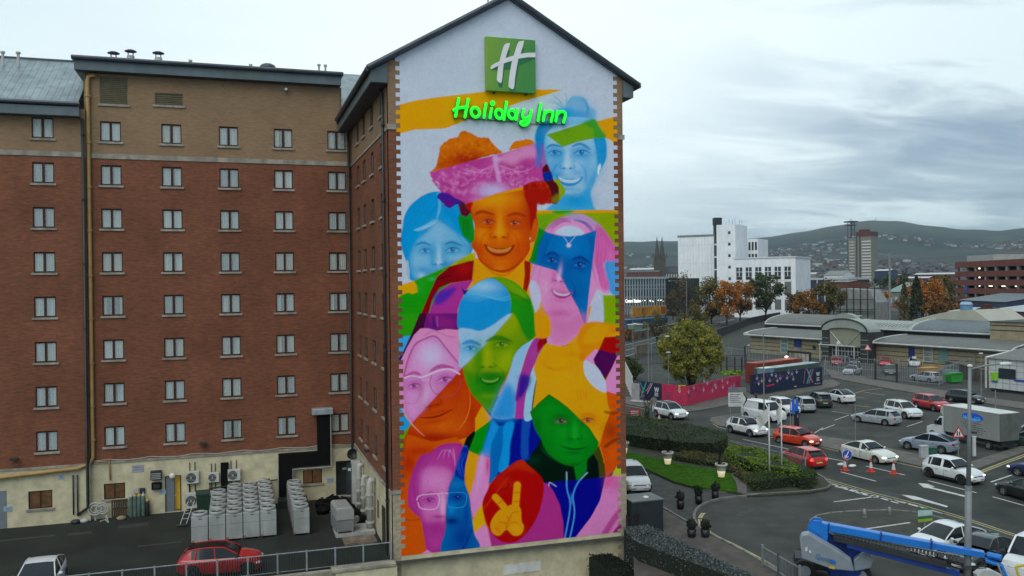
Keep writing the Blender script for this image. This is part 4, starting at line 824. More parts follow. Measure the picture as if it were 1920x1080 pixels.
def win_parts(kind):
 w,h=WW,WH;fr=MB();t=.06
 for x0,x1,z0,z1 in((-w/2,w/2,-h/2,-h/2+t),(-w/2,w/2,h/2-t,h/2),(-w/2,-w/2+t,-h/2+t,h/2-t),(w/2-t,w/2,-h/2+t,h/2-t),(-.07,.07,-h/2+t,h/2-t)):fr.box(x0,x1,.05,.12,z0,z1)
 for sx in(-1,1):
  a,c=(.07,w/2-t)if sx>0 else(-w/2+t,-.07)
  for x0,x1,z0,z1 in((a,c,-h/2+t,-h/2+t+.035),(a,c,h/2-t-.035,h/2-t)):fr.box(x0,x1,.06,.11,z0,z1)
 gl=MB();gl.box(-w/2+.01,w/2-.01,.085,.09,-h/2+.01,h/2-.01)
 cu=MB();n=22
 rng={'closed':[(-w/2,w/2)],'open':[(-w/2,-w/2+.22),(w/2-.22,w/2)],'half':[(-w/2,-.12),(.02,w/2)],'parted':[(-w/2,-.05),(.18,w/2)],'wide':[(-w/2,-.28),(.14,w/2)]}[kind]
 for a,c in rng:
  k=max(4,int(n*(c-a)/w));pts=[(a+(c-a)*i/k,.20+.04*math.sin(i*2.4)+.02*math.sin(i*.9))for i in range(k+1)]
  for(xa,ya),(xb,yb)in zip(pts,pts[1:]):cu.quad((xa,ya,-h/2),(xb,yb,-h/2),(xb,yb,h/2),(xa,ya,h/2))
 si=MB();si.box(-w/2-.12,w/2+.12,-.09,.13,-h/2-.13,-h/2-.003)
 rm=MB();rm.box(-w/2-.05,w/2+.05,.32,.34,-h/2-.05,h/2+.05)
 mk=lambda nm,mb,m:(nm,mb,m)
 return[('frame',fr,M['frame']),('pane',gl,M['glass']),('curtain',cu,M['curtain']),('sill',si,M['stone']),('room_backing',rm,M['room'])]
protos={}
CUR=[M['curtain'],M['curtain'],mat('cream_curtain',(.42,.40,.32),.9,.12,.5,streak=.2),mat('grey_curtain',(.24,.29,.30),.9,.12,.5,streak=.2),mat('pale_curtain',(.52,.56,.54),.9,.12,.5,streak=.2)];ROOM=[M['room']]*6+[mat('dim_lit_room',(.12,.08,.05),.9,.6,2,emit=(1,.6,.3),estr=.05)]
def place_window(x,y,z,rz,kind):
 if kind not in protos:
  ps=[]
  for nm,mb,m in win_parts(kind):
   o=mb.build(nm,m);ps.append(o)
  protos[kind]=[(o.name.split('.')[0],o.data)for o in ps]
  for o in ps:bpy.data.objects.remove(o)
 root=None
 for nm,me in protos[kind]:
  if root is None:
   root=bpy.data.objects.new('window',me);COL.objects.link(root);root.parent=hotel
   root.location=(x-GX0,y-GY,z);root.rotation_euler=(0,0,rz)
  else:
   o=bpy.data.objects.new(nm,me);COL.objects.link(o);o.parent=root
   if nm in('curtain','room_backing'):
    o.material_slots[0].link='OBJECT';o.material_slots[0].material=rnd.choice(CUR if nm=='curtain' else ROOM)
for i,x in enumerate(MC):
 for j,z in enumerate(RZ):
  k='open' if(i,j)in((2,7),(0,4))else rnd.choice(['closed','half','half','parted','parted','wide'])
  place_window(x,MY,z,0,k)
for j,z in enumerate(RZ):place_window(LC,LY,z,0,rnd.choice(['closed','half','parted']))
for y in SY:
 for z in RZ:place_window(GX0,y,z,-math.pi/2,rnd.choice(['closed','half']))
def flat_window(h,Y,m,louv=False,nm='window',sill=True):
 x0,x1,z0,z1=h;f=MB();t=.06
 for a in((x0,x1,z0,z0+t),(x0,x1,z1-t,z1),(x0,x0+t,z0+t,z1-t),(x1-t,x1,z0+t,z1-t),((x0+x1)/2-.03,(x0+x1)/2+.03,z0+t,z1-t)):
  if louv and a[0]>x0+.1 and a[1]<x1-.1:continue
  f.box(a[0],a[1],Y+.05,Y+.12,a[2],a[3])
 o=f.build(nm,M['frame']if not louv else M['louvre'],hotel)
 g=MB();g.box(x0+.02,x1-.02,Y+.125,Y+.135,z0+.02,z1-.02)
 if louv:
  k=z0+.1
  while k<z1-.08:g.box(x0+.05,x1-.05,Y+.06,Y+.125,k,k+.045);k+=.12
 g.build('louvre_panel' if louv else 'lit_pane',m,o)
 if sill:s=MB();s.box(x0-.12,x1+.12,Y-.09,Y+.13,z0-.13,z0-.003);s.build('sill',M['stone'],o)
M['louvre']=mat('olive_louvre',(.15,.125,.07),.7,.15,3)
flat_window(top_l,MY,M['louvre'],True,'louvre_vent');flat_window(top_s,MY,M['louvre'],True,'louvre_vent')
for h in g_win:flat_window(h,MY,M['lit'])
for h in g_winL:flat_window(h,LY,M['lit'])
M['door']=mat('grey_door',(.16,.19,.21),.5,.1);M['yellow']=mat('yellow_inner_wall',(.75,.5,.06),.7,.1,emit=(.9,.6,.1),estr=.03)
x0,x1,z0,z1=doorB
b=MB();b.box(x0,x0+(x1-x0)*.58,MY+.02,MY+.07,z0,z1-.06);d=b.build('door',M['door'],hotel)
b=MB();b.box(x0+.5,x0+.62,MY-.03,MY+.018,1.05,1.1);b.build('door_handle',M['steel'],d)
b=MB();b.box(x0+(x1-x0)*.6,x1,MY+.5,MY+.55,z0,z1);b.box(x1,x1+.04,MY+.15,MY+.5,z0,z1);b.build('inner_wall',M['yellow'],hotel)
b=MB();b.box(x0-.06,x0,MY-.03,MY+.1,z0,z1+.06);b.box(x1,x1+.06,MY-.03,MY+.1,z0,z1+.06);b.box(x0,x1,MY-.03,MY+.1,z1,z1+.06);b.build('door_frame',M['dpipe'],hotel)
x0,x1,z0,z1=doorA
b=MB();b.box(x0,x1,MY+.9,MY+1.0,z0,z1);b.box(x1-.55,x1-.04,MY+.13,MY+.17,z0,z1-.2);b.build('dark_doorway',mat('dark_door',(.03,.035,.04),.5),hotel)
b=MB();b.box(x0-.06,x1+.06,MY-.06,MY+.3,0.02,.1);b.build('door_step',M['stone'],hotel)
b=MB();b.box(x1-.45,x1-.2,MY+.10,MY+.125,1.75,1.95);b.box(x0+.55,x0+.85,MY+.87,MY+.895,1.7,1.85);b.build('door_sign',mat('sign_white',(.6,.62,.62),.5),hotel)
x=PY(12,930,LY).x;b=MB();b.box(x-1.1,x,LY-.03,LY,0,2.3);b.build('door',M['door'],hotel)
def roof_slab(nm,a,bb,c,d,t=.18,m='slate'):
 q=MB();q.extr([a,bb,c,d],(0,0,-t));return q.build(nm,M[m],hotel)
EZ=25.72;EXL,EXR=6.66,22.02;FY=GY-.28;RB=71
roof_slab('roof',(EXL,FY,EZ),(APX,FY,APZ+.2),(APX,RB,APZ+.2),(EXL,RB,EZ));roof_slab('roof',(APX+.004,FY,APZ+.2),(EXR,FY,EZ),(EXR,RB,EZ),(APX+.004,RB,APZ+.2))
b=MB()
for p,q in(((EXL-.05,FY-.05,EZ-.02),(APX,FY-.05,APZ+.22)),((APX,FY-.05,APZ+.22),(EXR+.05,FY-.05,EZ-.02))):b.tube([p,q],.14,8)
b.tube([(EXL-.05,FY,EZ-.06),(EXL-.05,58.4,EZ-.06)],.13,8);b.tube([(EXR+.05,FY,EZ-.06),(EXR+.05,RB,EZ-.06)],.13,8);b.build('verge_trim',M['slate'],hotel)
for xo,xi,s in((EXL+.12,GX0-.01,1),(GX1+.01,EXR-.25,-1)):
 zo=25.56 if s>0 else 25.9;z_out=EZ-.2 if s>0 else EZ+.0;
 lo=25.02
 y0,y1=FY+.16,(58.9 if s>0 else RB)
 sl=(APZ-EZ)/(APX-EXL);za=EZ-.2+(xo-EXL)*sl if s>0 else EZ-.2+(EXR-xo)*sl;zb2=EZ-.2+(xi-EXL)*sl if s>0 else EZ-.2+(EXR-xi)*sl
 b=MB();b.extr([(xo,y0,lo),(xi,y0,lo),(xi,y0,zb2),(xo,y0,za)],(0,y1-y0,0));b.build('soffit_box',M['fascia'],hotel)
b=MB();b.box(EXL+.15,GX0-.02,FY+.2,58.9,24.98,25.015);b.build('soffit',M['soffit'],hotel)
b=MB();b.extr([(7.08,59.3,26.0),(7.08,66.2,30.7),(7.08,66.2,30.5),(7.08,59.3,25.8)],(6.9,0,0));b.build('link_roof',M['zinc'],hotel)
b=MB();b.box(7.08,8.6,59.1,59.28,25.2,26.0);b.build('link_fascia',M['fascia'],hotel)
b=MB();sl=(APZ+.2-EZ)/(APX-EXL)
for k in range(18):
 y=59.5+k*.65;b.extr([(EXL,y,EZ+.005),(APX,y,APZ+.205),(APX,y,APZ+.25),(EXL,y,EZ+.05)],(0,.04,0))
b.build('roof_seams',M['slate'],hotel)
b=MB();b.box(-9.3,6.95,58.35,58.42,28.0,28.62);b.extr([(-9.3,58.42,28.0),(-9.3,66.4,28.0),(-9.3,66.4,28.7),(-9.3,58.42,28.6)],(16.25,0,0));b.build('fascia',M['fascia'],hotel)
b=MB();b.extr([(-9.42,58.2,28.6),(-9.42,66.6,28.85),(-9.42,66.6,28.95),(-9.42,58.2,28.78)],(16.5,0,0));b.tube([(-9.42,58.2,28.72),(7.08,58.2,28.72)],.14,8);b.build('roof',M['slate'],hotel)
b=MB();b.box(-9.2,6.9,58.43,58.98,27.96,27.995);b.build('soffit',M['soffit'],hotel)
b=MB();b.box(-42,-9.0,57.95,58.02,25.05,25.7);b.build('fascia',M['fascia'],hotel)
b=MB();b.tube([(-42,57.9,25.78),(-8.95,57.9,25.78)],.13,8);b.box(-42,-9.0,58.02,58.6,25.02,25.06);b.build('gutter',M['slate'],hotel)
b=MB();b.extr([(-42,57.95,25.72),(-42,64.9,30.0),(-42,64.9,29.85),(-42,57.95,25.6)],(32.9,0,0));b.extr([(-42,71.9,25.72),(-42,64.95,30.0),(-42,64.95,29.85),(-42,71.9,25.6)],(32.9,0,0));b.build('roof',M['zinc'],hotel)
b=MB()
for k in range(82):
 x=-41.8+k*.4;b.extr([(x,57.95,25.722),(x,64.9,30.002),(x,64.9,30.018),(x,57.95,25.738)],(.02,0,0))
b.build('roof_seams',M['zinc'],hotel)
b=MB();b.tube([(-42,64.92,30.03),(-9.1,64.92,30.03)],.1,6);b.build('ridge_cap',M['slate'],hotel)
for px in(213,245,297):
 c=PY(px,108 if px!=245 else 104,61.0);zt=PY(px,97 if px!=245 else 93.5,61.0).z;b=MB()
 b.lathe([(.24,28.75),(.24,zt-.42),(.20,zt-.38)],(c.x,61,0),12);v=b.build('roof_cowl',M['wpipe'],hotel)
 b=MB();b.lathe([(.38,zt-.12),(.37,zt-.08),(.2,zt),(.02,zt+.03)],(c.x,61,0),14);[b.box(c.x+dx-.02,c.x+dx+.02,61+dy-.02,61+dy+.02,zt-.4,zt-.14)for dx,dy in((.15,.12),(-.15,.12),(.15,-.12),(-.15,-.12))];b.build('cowl_hat',mat('cowl_dark',(.05,.05,.06),.5),v)
c=PY(502,124,61);b=MB();b.lathe([(.55,28.8),(.55,c.z-.12),(.5,c.z+.02),(.3,c.z+.14),(.02,c.z+.18)],(c.x,61,0),14);b.build('dome_vent',M['slate'],hotel)
b=MB()
for px,py in((357,113),(470,121),(598,121),(610,122)):c=PY(px,py,60.5);b.tube([(c.x,60.5,28.7),(c.x,60.5,c.z)],.07,6);b.lathe([(.12,c.z-.1),(.12,c.z+.02)],(c.x,60.5,0),8)
for px,py in((5,97),(34,98)):c=PY(px,py,63.5);b.tube([(c.x,63.5,28.6),(c.x,63.5,c.z)],.09,6);b.lathe([(.15,c.z-.1),(.15,c.z+.02)],(c.x,63.5,0),8)
c=PY(915,4,47);b.tube([(c.x,47,29.2),(c.x,47,c.z+.5)],.05,6);b.box(c.x-.2,c.x+.1,46.9,47.1,28.9,c.z-.25);b.build('vent_pipe',M['wpipe'],hotel)
def quoin_col(side):
 xa,xb=(GX0,GX0+.42)if side<0 else(GX1-.33,GX1)
 for nm,mk,za,zb in(('gable_margin','buff',ZB,26.25),('gable_margin','red',ZC1,ZB),('gable_margin','stoneq',-2.5 if side>0 else-2.5,ZC1)):
  b=MB();b.box(xa,xb,GY-.02,GY+.3,za,zb);z=25.95;i=0
  while z>-1.5:
   z1=z+.225
   if z>=za and z1<=zb and z>(.2 if side<0 else-3):
    if side<0:b.box(xb,xb+.22,GY-.022,GY+.05,z,z1)
    else:b.box(xa-.24,xa,GY-.022,GY+.05,z,z1)
   z-=.46
  b.build(nm,M[mk],hotel)
M['stoneq']=mat('quoin_stone',(.36,.30,.21),.9,.22,5,bump=.2)
quoin_col(-1);quoin_col(1)
for q in((GX0-.06,GX0+.42,GY-.07,GY-.021,ZB-.05,ZB+.22),(GX1-.33,GX1+.1,GY-.07,GY-.021,ZB-.05,ZB+.22),(GX0-.08,GX0+.45,GY-.09,GY-.021,ZC1-.02,ZC1+.17),(GX1-.36,GX1+.1,GY-.09,GY-.021,-.1,.1)):b=MB();b.box(*q);b.build('quoin_cap',M['stone'],hotel)
b=MB();b.extr([(GX0+.3,GY+.06,-2.6),(GX1-.3,GY+.06,-2.6),(GX1-.3,GY+.06,25.7),(APX,GY+.06,APZ),(GX0+.3,GY+.06,25.7)],(0,.3,0));b.build('gable_wall',M['cream'],hotel)
b=MB();b.box(GX0+.42,GX1-.33,GY+.0,GY+.05,-2.6,.235);b.build('base_wall',M['cream'],hotel)
c0=PY(944,1060,GY-.02);c1=PY(1014,1058,GY-.02);b=MB();b.box(c0.x,c1.x,GY-.03,GY-.005,-1.4,c0.z);b.build('base_panel',mat('panel_white',(.62,.62,.57),.7),hotel)
paint=paint_mural()
pm_=bpy.data.materials.new('mural_paint');pm_.use_nodes=True;_n=pm_.node_tree
_at=_n.nodes.new('ShaderNodeVertexColor');_at.layer_name='paint';_b=_n.nodes['Principled BSDF'];_b.inputs['Roughness'].default_value=1;_b.inputs['Specular IOR Level'].default_value=.05
_n.links.new(_at.outputs[0],_b.inputs['Base Color'])
nx,nz=420,960
xs=np.linspace(GX0+.4,GX1-.31,nx);zs=np.linspace(.24,APZ+.05,nz)
XX,ZZ=np.meshgrid(xs,zs);dp=np.stack([XX,np.full_like(XX,GY-.012),ZZ-CZ],-1)
w_=dp@np.array(CF);pxx=960+FPX*(dp@np.array(CR))/w_-paint.X0-.5;pyy=540-FPX*(dp@np.array(CU))/w_-paint.Y0-.5
pxx=np.clip(pxx,0,paint.w-1.01);pyy=np.clip(pyy,0,paint.h-1.01);ix=pxx.astype(int);iy=pyy.astype(int);fx=(pxx-ix)[...,None];fy=(pyy-iy)[...,None]
A=paint.a;colr=(A[iy,ix]*(1-fx)+A[iy,ix+1]*fx)*(1-fy)+(A[iy+1,ix]*(1-fx)+A[iy+1,ix+1]*fx)*fy
colr=np.clip(colr*MURAL_GAIN,0,.9)if 'MURAL_GAIN' in globals()else np.clip(colr*1.18,0,.85)
gz=colr.mean(-1,keepdims=True)
roofz=np.where(XX<APX,25.62+(XX-GX0)*(APZ-25.62+.0)/(APX-GX0),25.62+(GX1-XX)*(APZ-25.62)/(GX1-APX))+.55
ok=ZZ<roofz
idx=np.arange(nx*nz).reshape(nz,nx);qd=np.stack([idx[:-1,:-1],idx[:-1,1:],idx[1:,1:],idx[1:,:-1]],-1)[ok[1:,1:]&ok[1:,:-1]]
me=bpy.data.meshes.new('mural');vv=np.stack([XX-GX0,np.full_like(XX,-.012),ZZ],-1).reshape(-1,3)
me.vertices.add(len(vv));me.vertices.foreach_set('co',vv.ravel());me.loops.add(qd.size);me.loops.foreach_set('vertex_index',qd.ravel().astype(np.int32))
me.polygons.add(len(qd));me.polygons.foreach_set('loop_start',np.arange(0,qd.size,4,dtype=np.int32));me.update(calc_edges=True)
ca=me.color_attributes.new('paint','FLOAT_COLOR','POINT');ca.data.foreach_set('color',np.concatenate([colr.reshape(-1,3),np.ones((nx*nz,1))],1).astype(np.float32).ravel())
me.materials.append(pm_);mural=bpy.data.objects.new('mural',me);COL.objects.link(mural);mural.parent=hotel
mural['label']='gable wall painted with smiling faces in bright overlapping colours'
sg=MB();p0=PY(1132,147,GY);place_text(sg,'ACHES',.30,(p0.x,GY-.02,p0.z-.06),(1,0,0),ext=.002,space=1.05);place_text(sg,'2024',.30,(p0.x,GY-.02,p0.z-.37),(1,0,0),ext=.002,space=1.05)
sg.build('signature',mat('signature_green',(.16,.33,.22),.7),mural)
SYF=GY-.34
def on(px,py,Y=SYF):return PY(px,py,Y)
logo=thing('logo_sign',on(958,172),'square green sign with a white slanted H mounted high on the gable','sign')
a,c=on(910.6,67.8),on(1005,175);a2,c2=on(1005,75),on(910.6,170)
xL,xR,zT,zB2=a.x,c.x,(a.z+a2.z)/2,(c.z+c2.z)/2
gm=bpy.data.materials.new('sign_green');gm.use_nodes=True;nt=gm.node_tree;N=nt.nodes.new;L=nt.links.new
g=nd('ShaderNodeTexCoord');s=nd('ShaderNodeSeparateXYZ');L(g.outputs['Generated'],s.inputs[0])
k=smath('ADD',smath('MULTIPLY',s.outputs[0],.75),smath('MULTIPLY',smath('SUBTRACT',1,s.outputs[2]),.25))
L(ramp(k,[(.1,(.19,.36,.03)),(.75,(.05,.25,.045))]),nt.nodes['Principled BSDF'].inputs['Base Color']);nt.nodes['Principled BSDF'].inputs['Roughness'].default_value=.35
b=MB();b.box(xL,xR,SYF,GY-.06,zB2,zT);b.build('sign_panel',gm,logo,bevel=.03)
b=MB();[b.box(xx-.06,xx+.06,GY-.2,GY,zz-.06,zz+.06)for xx in(xL+.5,xR-.5)for zz in(zB2-.02,zT-.5)];b.build('bracket',M['dpipe'],logo)
def lpoly(mb,pts,y0,th,dx=0,dz=0):
 q=[PY(900+x/9,60+y/9,SYF)for x,y in pts];q=[(min(p.x+dx,xR-.02),y0,max(p.z+dz,zB2+.02))for p in q];mb.extr(q,(0,-th,0))
h1=catmull([(435,200),(475,192),(503,203),(440,400),(395,560),(362,845),(300,835),(283,790),(300,620),(330,480),(390,260)],4,True)
h2=catmull([(655,165),(700,158),(738,165),(680,370),(640,470),(590,760),(565,955),(500,945),(478,900),(500,700),(540,480),(580,360),(620,230)],4,True)
h3=[(172,612),(190,570),(250,530),(320,500),(430,440),(570,400),(690,370),(800,355),(942,352),(942,430),(800,430),(650,452),(540,485),(420,525),(300,575),(185,633)]
b=MB();s1=[(462,320),(515,300),(425,560),(375,945),(320,930),(305,860),(362,840),(400,560)];s2=[(700,290),(752,265),(660,560),(585,1000),(505,1000),(500,950),(566,950),(640,480)];s3=[(185,635),(300,590),(420,530),(650,455),(935,432),(880,470),(660,570),(500,632),(300,648)]
for i,s_ in enumerate((s1,s2,s3)):lpoly(b,s_,SYF,.004+.003*i)
b.build('letter_shade',mat('sign_dark_green',(.012,.16,.05),.4),logo)
b=MB()
for i,s_ in enumerate((h1,h2,h3)):lpoly(b,s_,SYF-.012,.022+.004*i)
b.build('letter',mat('sign_white_paint',(.78,.76,.78),.4,.05),logo)
lit_g=mat('lit_green_letters',(.02,.75,.03),.5,.02,emit=(.0,.95,.02),estr=.85)
dk_g=mat('letter_case_green',(.01,.22,.02),.5,.05)
words=thing('lettering_sign',on(956,232,GY-.1),'glowing green lettering spelling the hotel name below the square sign','sign')
YL=GY-.30;RL=.083*1.0
def ring(cx,cy,rx,ry,sh=0):return[(cx+rx*math.cos(t*math.pi/8)+sh*-ry*math.sin(t*math.pi/8),cy+ry*math.sin(t*math.pi/8))for t in range(17)]
glyphs=[[[(160,120),(135,260),(115,385)],[(302,130),(277,270),(255,395)],[(88,292),(140,264),(215,252),(290,248)]],
 [ring(410,325,62,72,-.12)],[[(570,200),(552,300),(540,400)]],[[(655,268),(640,340),(630,405)],[(668,190),(668,191)]],
 [ring(768,350,55,68,-.12),[(878,175),(858,300),(838,430)]],[ring(962,355,55,66,-.12),[(1045,285),(1030,370),(1022,430)]],
 [[(1135,290),(1118,370),(1140,415),(1190,408),(1222,380)],[(1248,298),(1225,420),(1195,495),(1140,520),(1095,495),(1098,470),(1150,455),(1200,452)]],
 [[(1392,200),(1370,330),(1350,448)]],[[(1455,305),(1440,380),(1428,450)],[(1452,350),(1500,312),(1560,318),(1572,360),(1556,420),(1548,462)]],
 [[(1640,312),(1628,390),(1618,455)],[(1638,360),(1690,316),(1750,325),(1762,370),(1745,430),(1735,472)]]]
names='HolidayInn'
for gi,gl in enumerate(glyphs):
 b=MB();cs=MB()
 for st in gl:
  fine=catmull(st,4)if len(st)>2 and len(st)<17 else st
  pts=[on(840+x/8,170+y/8,YL)for x,y in fine]
  if(pts[0]-pts[-1]).length<.05 and len(pts)<4:b.lathe([(.145,-.04),(.145,.04)],tuple(pts[0]),12,'y');cs.lathe([(.16,.041),(.16,.2)],tuple(pts[0]),12,'y');continue
  b.tube(pts,RL*1.0,8);[b.ball(p,RL*1.0,n=8,m=6)for p in(pts[0],pts[-1])]
  back=[p+Vector((.0,.13,-.02))for p in pts];cs.tube(back,RL*1.28,8);[cs.ball(p,RL*1.28,n=8,m=6)for p in(back[0],back[-1])]
 o=b.build('letter',lit_g,words);cs.build('letter_case',dk_g,o)
b=MB()
for q in((850,217,962,227),(975,229,1060,232)):
 p1,p2=on(q[0],q[1]+3,GY-.08),on(q[2],q[3]+2,GY-.08);b.tube([p1,p2],.02,5)
b.build('fixing_rail',M['dpipe'],words)
# ==== yard
def mark_dark():pass
du=thing('extract_duct',(PY(536,975,MY).x,MY-.3,0),'black square extract duct climbing the wall to a steel cowl','duct')
x0,x1=PY(523,900,MY-.5).x,PY(548,900,MY-.5).x;x2,x3=PY(595.5,820,MY-.5).x,PY(619,820,MY-.5).x
zt=PY(560,850,MY-.5).z;zm=PY(600,873,MY-.5).z;ztop=PY(605,777,MY-.5).z
b=MB();b.box(x0,x1,MY-.55,MY-.02,.5,zm);b.build('lower_duct',M['black'],du)
b=MB();b.box(x0,x3,MY-.56,MY-.02,zm,zt);b.build('cross_duct',M['black'],du)
b=MB();b.box(x2,x3,MY-.55,MY-.02,zt,ztop);b.build('upper_duct',M['black'],du)
b=MB();b.box(x2-.35,x3+.2,MY-.75,MY-.02,ztop,ztop+.42);b.build('cowl',M['steel'],du,bevel=.04)
b=MB();b.tube([(x3+.05,MY-.56,zm-.05),(x3+.05,MY-.56,ztop)],.03,5);b.tube([(x1+.05,MY-.58,.4),(x1+.05,MY-.58,zm-.1),(x3,MY-.58,zm-.1)],.03,5);b.tube([(x0-.05,MY-.58,.4),(x0-.05,MY-.58,zm)],.03,5);b.build('support_pipe',M['wpipe'],du)
b=MB();b.box(x0-.1,x1+.9,MY-1.6,MY-.6,.02,.5);[b.box(x0+i*.2,x0+i*.2+.05,MY-1.62,MY-1.6,.05,.5)for i in range(9)];b.build('duct_base',M['dpipe'],du)
def pipe(name,pts,r,m,label,cat='pipe',brackets=()):
 t=thing(name,pts[-1],label,cat);b=MB();b.tube(pts,r,8);b.build('pipe',m,t,smooth=True)
 if brackets:q=MB();[q.lathe([(r*1.35,-.06),(r*1.35,.06)],p,8)for p in brackets];q.build('collar',m,t)
 return t
X=PY(169,500,MY-.15).x
zz0=PY(172,868,MY-.15).z
pipe('soil_pipe',[(X+.5,MY-.02,27.75),(X+.3,MY-.15,27.8),(X+.05,MY-.15,27.7),(X,MY-.15,27.4),(X,MY-.15,zz0+.35),(X-.2,MY-.3,zz0-.05),(X-.8,MY-.6,zz0-.2),(-20,MY-.6,zz0-.75),(-30,MY-.6,zz0-1.1)],.13,M['ypipe'],'thick ochre pipe running down the brick joint and along the wall',brackets=[(X,MY-.15,z)for z in(26.5,23.6,20.8,18.1,15.3,12.6,9.8,7.1,5.0)])
X2=PY(160,500,MY-.2).x
pipe('rain_pipe',[(X2,LY-.12,25.0),(X2,LY-.12,.9),(X2-.6,LY-.12,.45)],.09,M['dpipe'],'dark rain pipe left of the ochre pipe',brackets=[(X2,LY-.12,z)for z in(24,20,16,12,8,4)])
pipe('rain_pipe',[(7.45,MY-.14,25.0),(7.45,MY-.14,3.6),(7.45,MY-.14,2.6)],.08,M['dpipe'],'dark rain pipe in the inner corner of the hotel',brackets=[(7.45,MY-.14,z)for z in(22,18,14,10,6)])
pipe('rain_pipe',[(EXL+.9,GY+1.4,25.05),(7.5,GY+1.25,24.8),(7.55,GY+.95,24.6),(7.55,GY+.9,.1)],.08,M['dpipe'],'dark rain pipe beside the gable margin',brackets=[(7.55,GY+.9,z)for z in(23,19,15,11,7,3)])
xa=PY(180,866,MY-.1).x;pipe('wall_pipe',[(xa,MY-.1,PY(180,866,MY).z),(xa+.75,MY-.1,PY(200,864,MY).z),(xa+.8,MY-.1,PY(202,900,MY).z)],.05,M['ypipe'],'thin ochre pipe bending down beside the small sign')
for x_ in(137,145):xx=PY(x_,900,LY-.1).x;pipe('wall_pipe',[(xx,LY-.1,2.95),(xx,LY-.1,.5)],.045,M['dpipe'],'thin dark pipe on the cream wall, %s of a pair'%('left' if x_==137 else 'right'))
b=thing('cable_run',(0,MY-.1,2.7),'grey cables clipped along the stone ledge above the cream wall','cable');q=MB()
pts=[(-8.6+i*.82,MY-.10,ZC1+.10+.06*math.sin(i*1.9))for i in range(20)];q.tube(pts,.022,4);q.tube([(7.6,MY-.2,ZC1+.15),(7.58,54,ZC1+.1),(7.56,50,ZC1+.02),(7.56,47,ZC1+.08)],.025,4);q.build('cable',M['wpipe'],b)
for i,(px,lb)in enumerate(((679,'deepest'),(689,'middle'),(704,'nearest'))):
 yy=[54.8,52.9,50.2][i];r=[.16,.14,.2][i]
 pipe('flue_pipe',[(7.62,yy,3.0-.35*(i==1)),(7.38,yy,3.02-.35*(i==1)),(7.34,yy,2.8-.35*(i==1)),(7.34,yy,.25)],r,M['wpipe'],'pale vertical flue on the side wall, %s of three'%lb,brackets=[(7.34,yy,z)for z in(.6,1.4,2.2)])
o=thing('grey_cabinet',(7.3,56.3,0),'tall grey cabinet in the corner behind the pale flues','cabinet');b=MB();b.box(7.05,7.6,55.9,56.6,.02,3.0);b.build('case',M['wpipe'],o,bevel=.03);b=MB();b.box(7.04,7.05,56.0,56.5,.2,2.8);b.build('cabinet_door',M['door'],o)
h=[(46.6,47.5,.05,2.2)];b=MB();b.box(7.62,7.66,46.7,47.6,.05,2.2);dd=b.build('side_door',M['dpipe'],hotel)
b=MB();b.box(7.63,7.66,48.9,49.4,1.1,2.1);b.build('side_vent',M['louvre'],hotel)
o=thing('satellite_dish',(7.2,58.7,3.2),'dark satellite dish fixed in the inner corner above the doorway','dish');c=PY(660,850,58.5)
b=MB();b.lathe([(.02,.10),(.2,.04),(.36,-.06),(.38,-.06),(.21,.02)],(c.x,58.3,c.z),14,'y',cap=False);b.build('reflector',M['dpipe'],o,smooth=True);b=MB();b.tube([(c.x,58.35,c.z),(c.x,58.95,c.z)],.03,5);b.tube([(c.x,58.35,c.z-.3),(c.x,58.0,c.z)],.015,4);b.build('arm',M['dpipe'],o)
for i,(x_,y_,Y_)in enumerate(((27,862,LY),(381,833,MY))):
 c=PY(x_,y_,Y_-.15);o=thing('flood_light',c,'small dark flood light on the brick wall, %s'%('far left below the windows' if i==0 else 'above the wall air conditioners'),'lamp');b=MB();b.cbox((c.x,c.y-.1,c.z),.45,.3,.12);b.build('housing',M['dpipe'],o,bevel=.02);b=MB();b.box(c.x-.03,c.x+.03,c.y,Y_,c.z+.02,c.z+.08);b.build('bracket',M['dpipe'],o)
c=PX(px:=693,847,7.55);o=thing('flood_light',(7.4,c.y,c.z),'small dark flood light on the side wall','lamp');b=MB();b.cbox((7.4,c.y,c.z),.3,.4,.12);b.build('housing',M['dpipe'],o)
c=PY(323,892,MY-.15);o=thing('globe_lamp',c,'white globe lamp above the open grey door','lamp');b=MB();b.ball(c,.19,n=12,m=8);b.build('globe',mat('globe_white',(.6,.58,.5),.4,emit=(1,.9,.7),estr=.05),o,smooth=True);b=MB();b.box(c.x-.06,c.x+.06,c.y,MY,c.z-.06,c.z+.06);b.build('bracket',M['dpipe'],o)
c=PY(536,167,MY-.3);o=thing('wall_camera',c,'small grey camera high on the buff brick wall','camera');b=MB();b.cbox((c.x,c.y,c.z-.12),.16,.4,.16);b.build('housing',M['wpipe'],o);b=MB();b.box(c.x-.03,c.x+.03,c.y+.1,MY,c.z-.1,c.z);b.build('bracket',M['wpipe'],o)
sgm=mat('notice_blue',(.30,.42,.52),.5)
for i,(xa_,ya,xb_,yb,Y_,lb)in enumerate(((247,873,269,884,MY,'pale notice with lines above the wall vents'),(298,920,311,926,MY,'small pale blue notice beside the open door'),(613,896,626,904,MY,'pale blue notice left of the dark doorway'),(7,950,22,958,LY,'pale blue notice at the far left of the yard'),(109,891,120,898,LY,'small faded notice under the ledge'))):
 a=PY(xa_,ya,Y_-.03);c=PY(xb_,yb,Y_-.03);o=thing('wall_notice',(a.x,Y_-.03,c.z),lb,'sign');b=MB();b.box(a.x,c.x,Y_-.035,Y_-.005,c.z,a.z);b.build('plate',sgm if i else mat('notice_grey',(.35,.34,.38),.6),o);b=MB()
 for r_ in range(2):zz=a.z-(r_+1)*(a.z-c.z)/3;b.box(a.x+.06,c.x-.06,Y_-.038,Y_-.034,zz-.02,zz+.02)
 b.build('lettering',mat('notice_ink',(.12,.2,.32),.6),o)
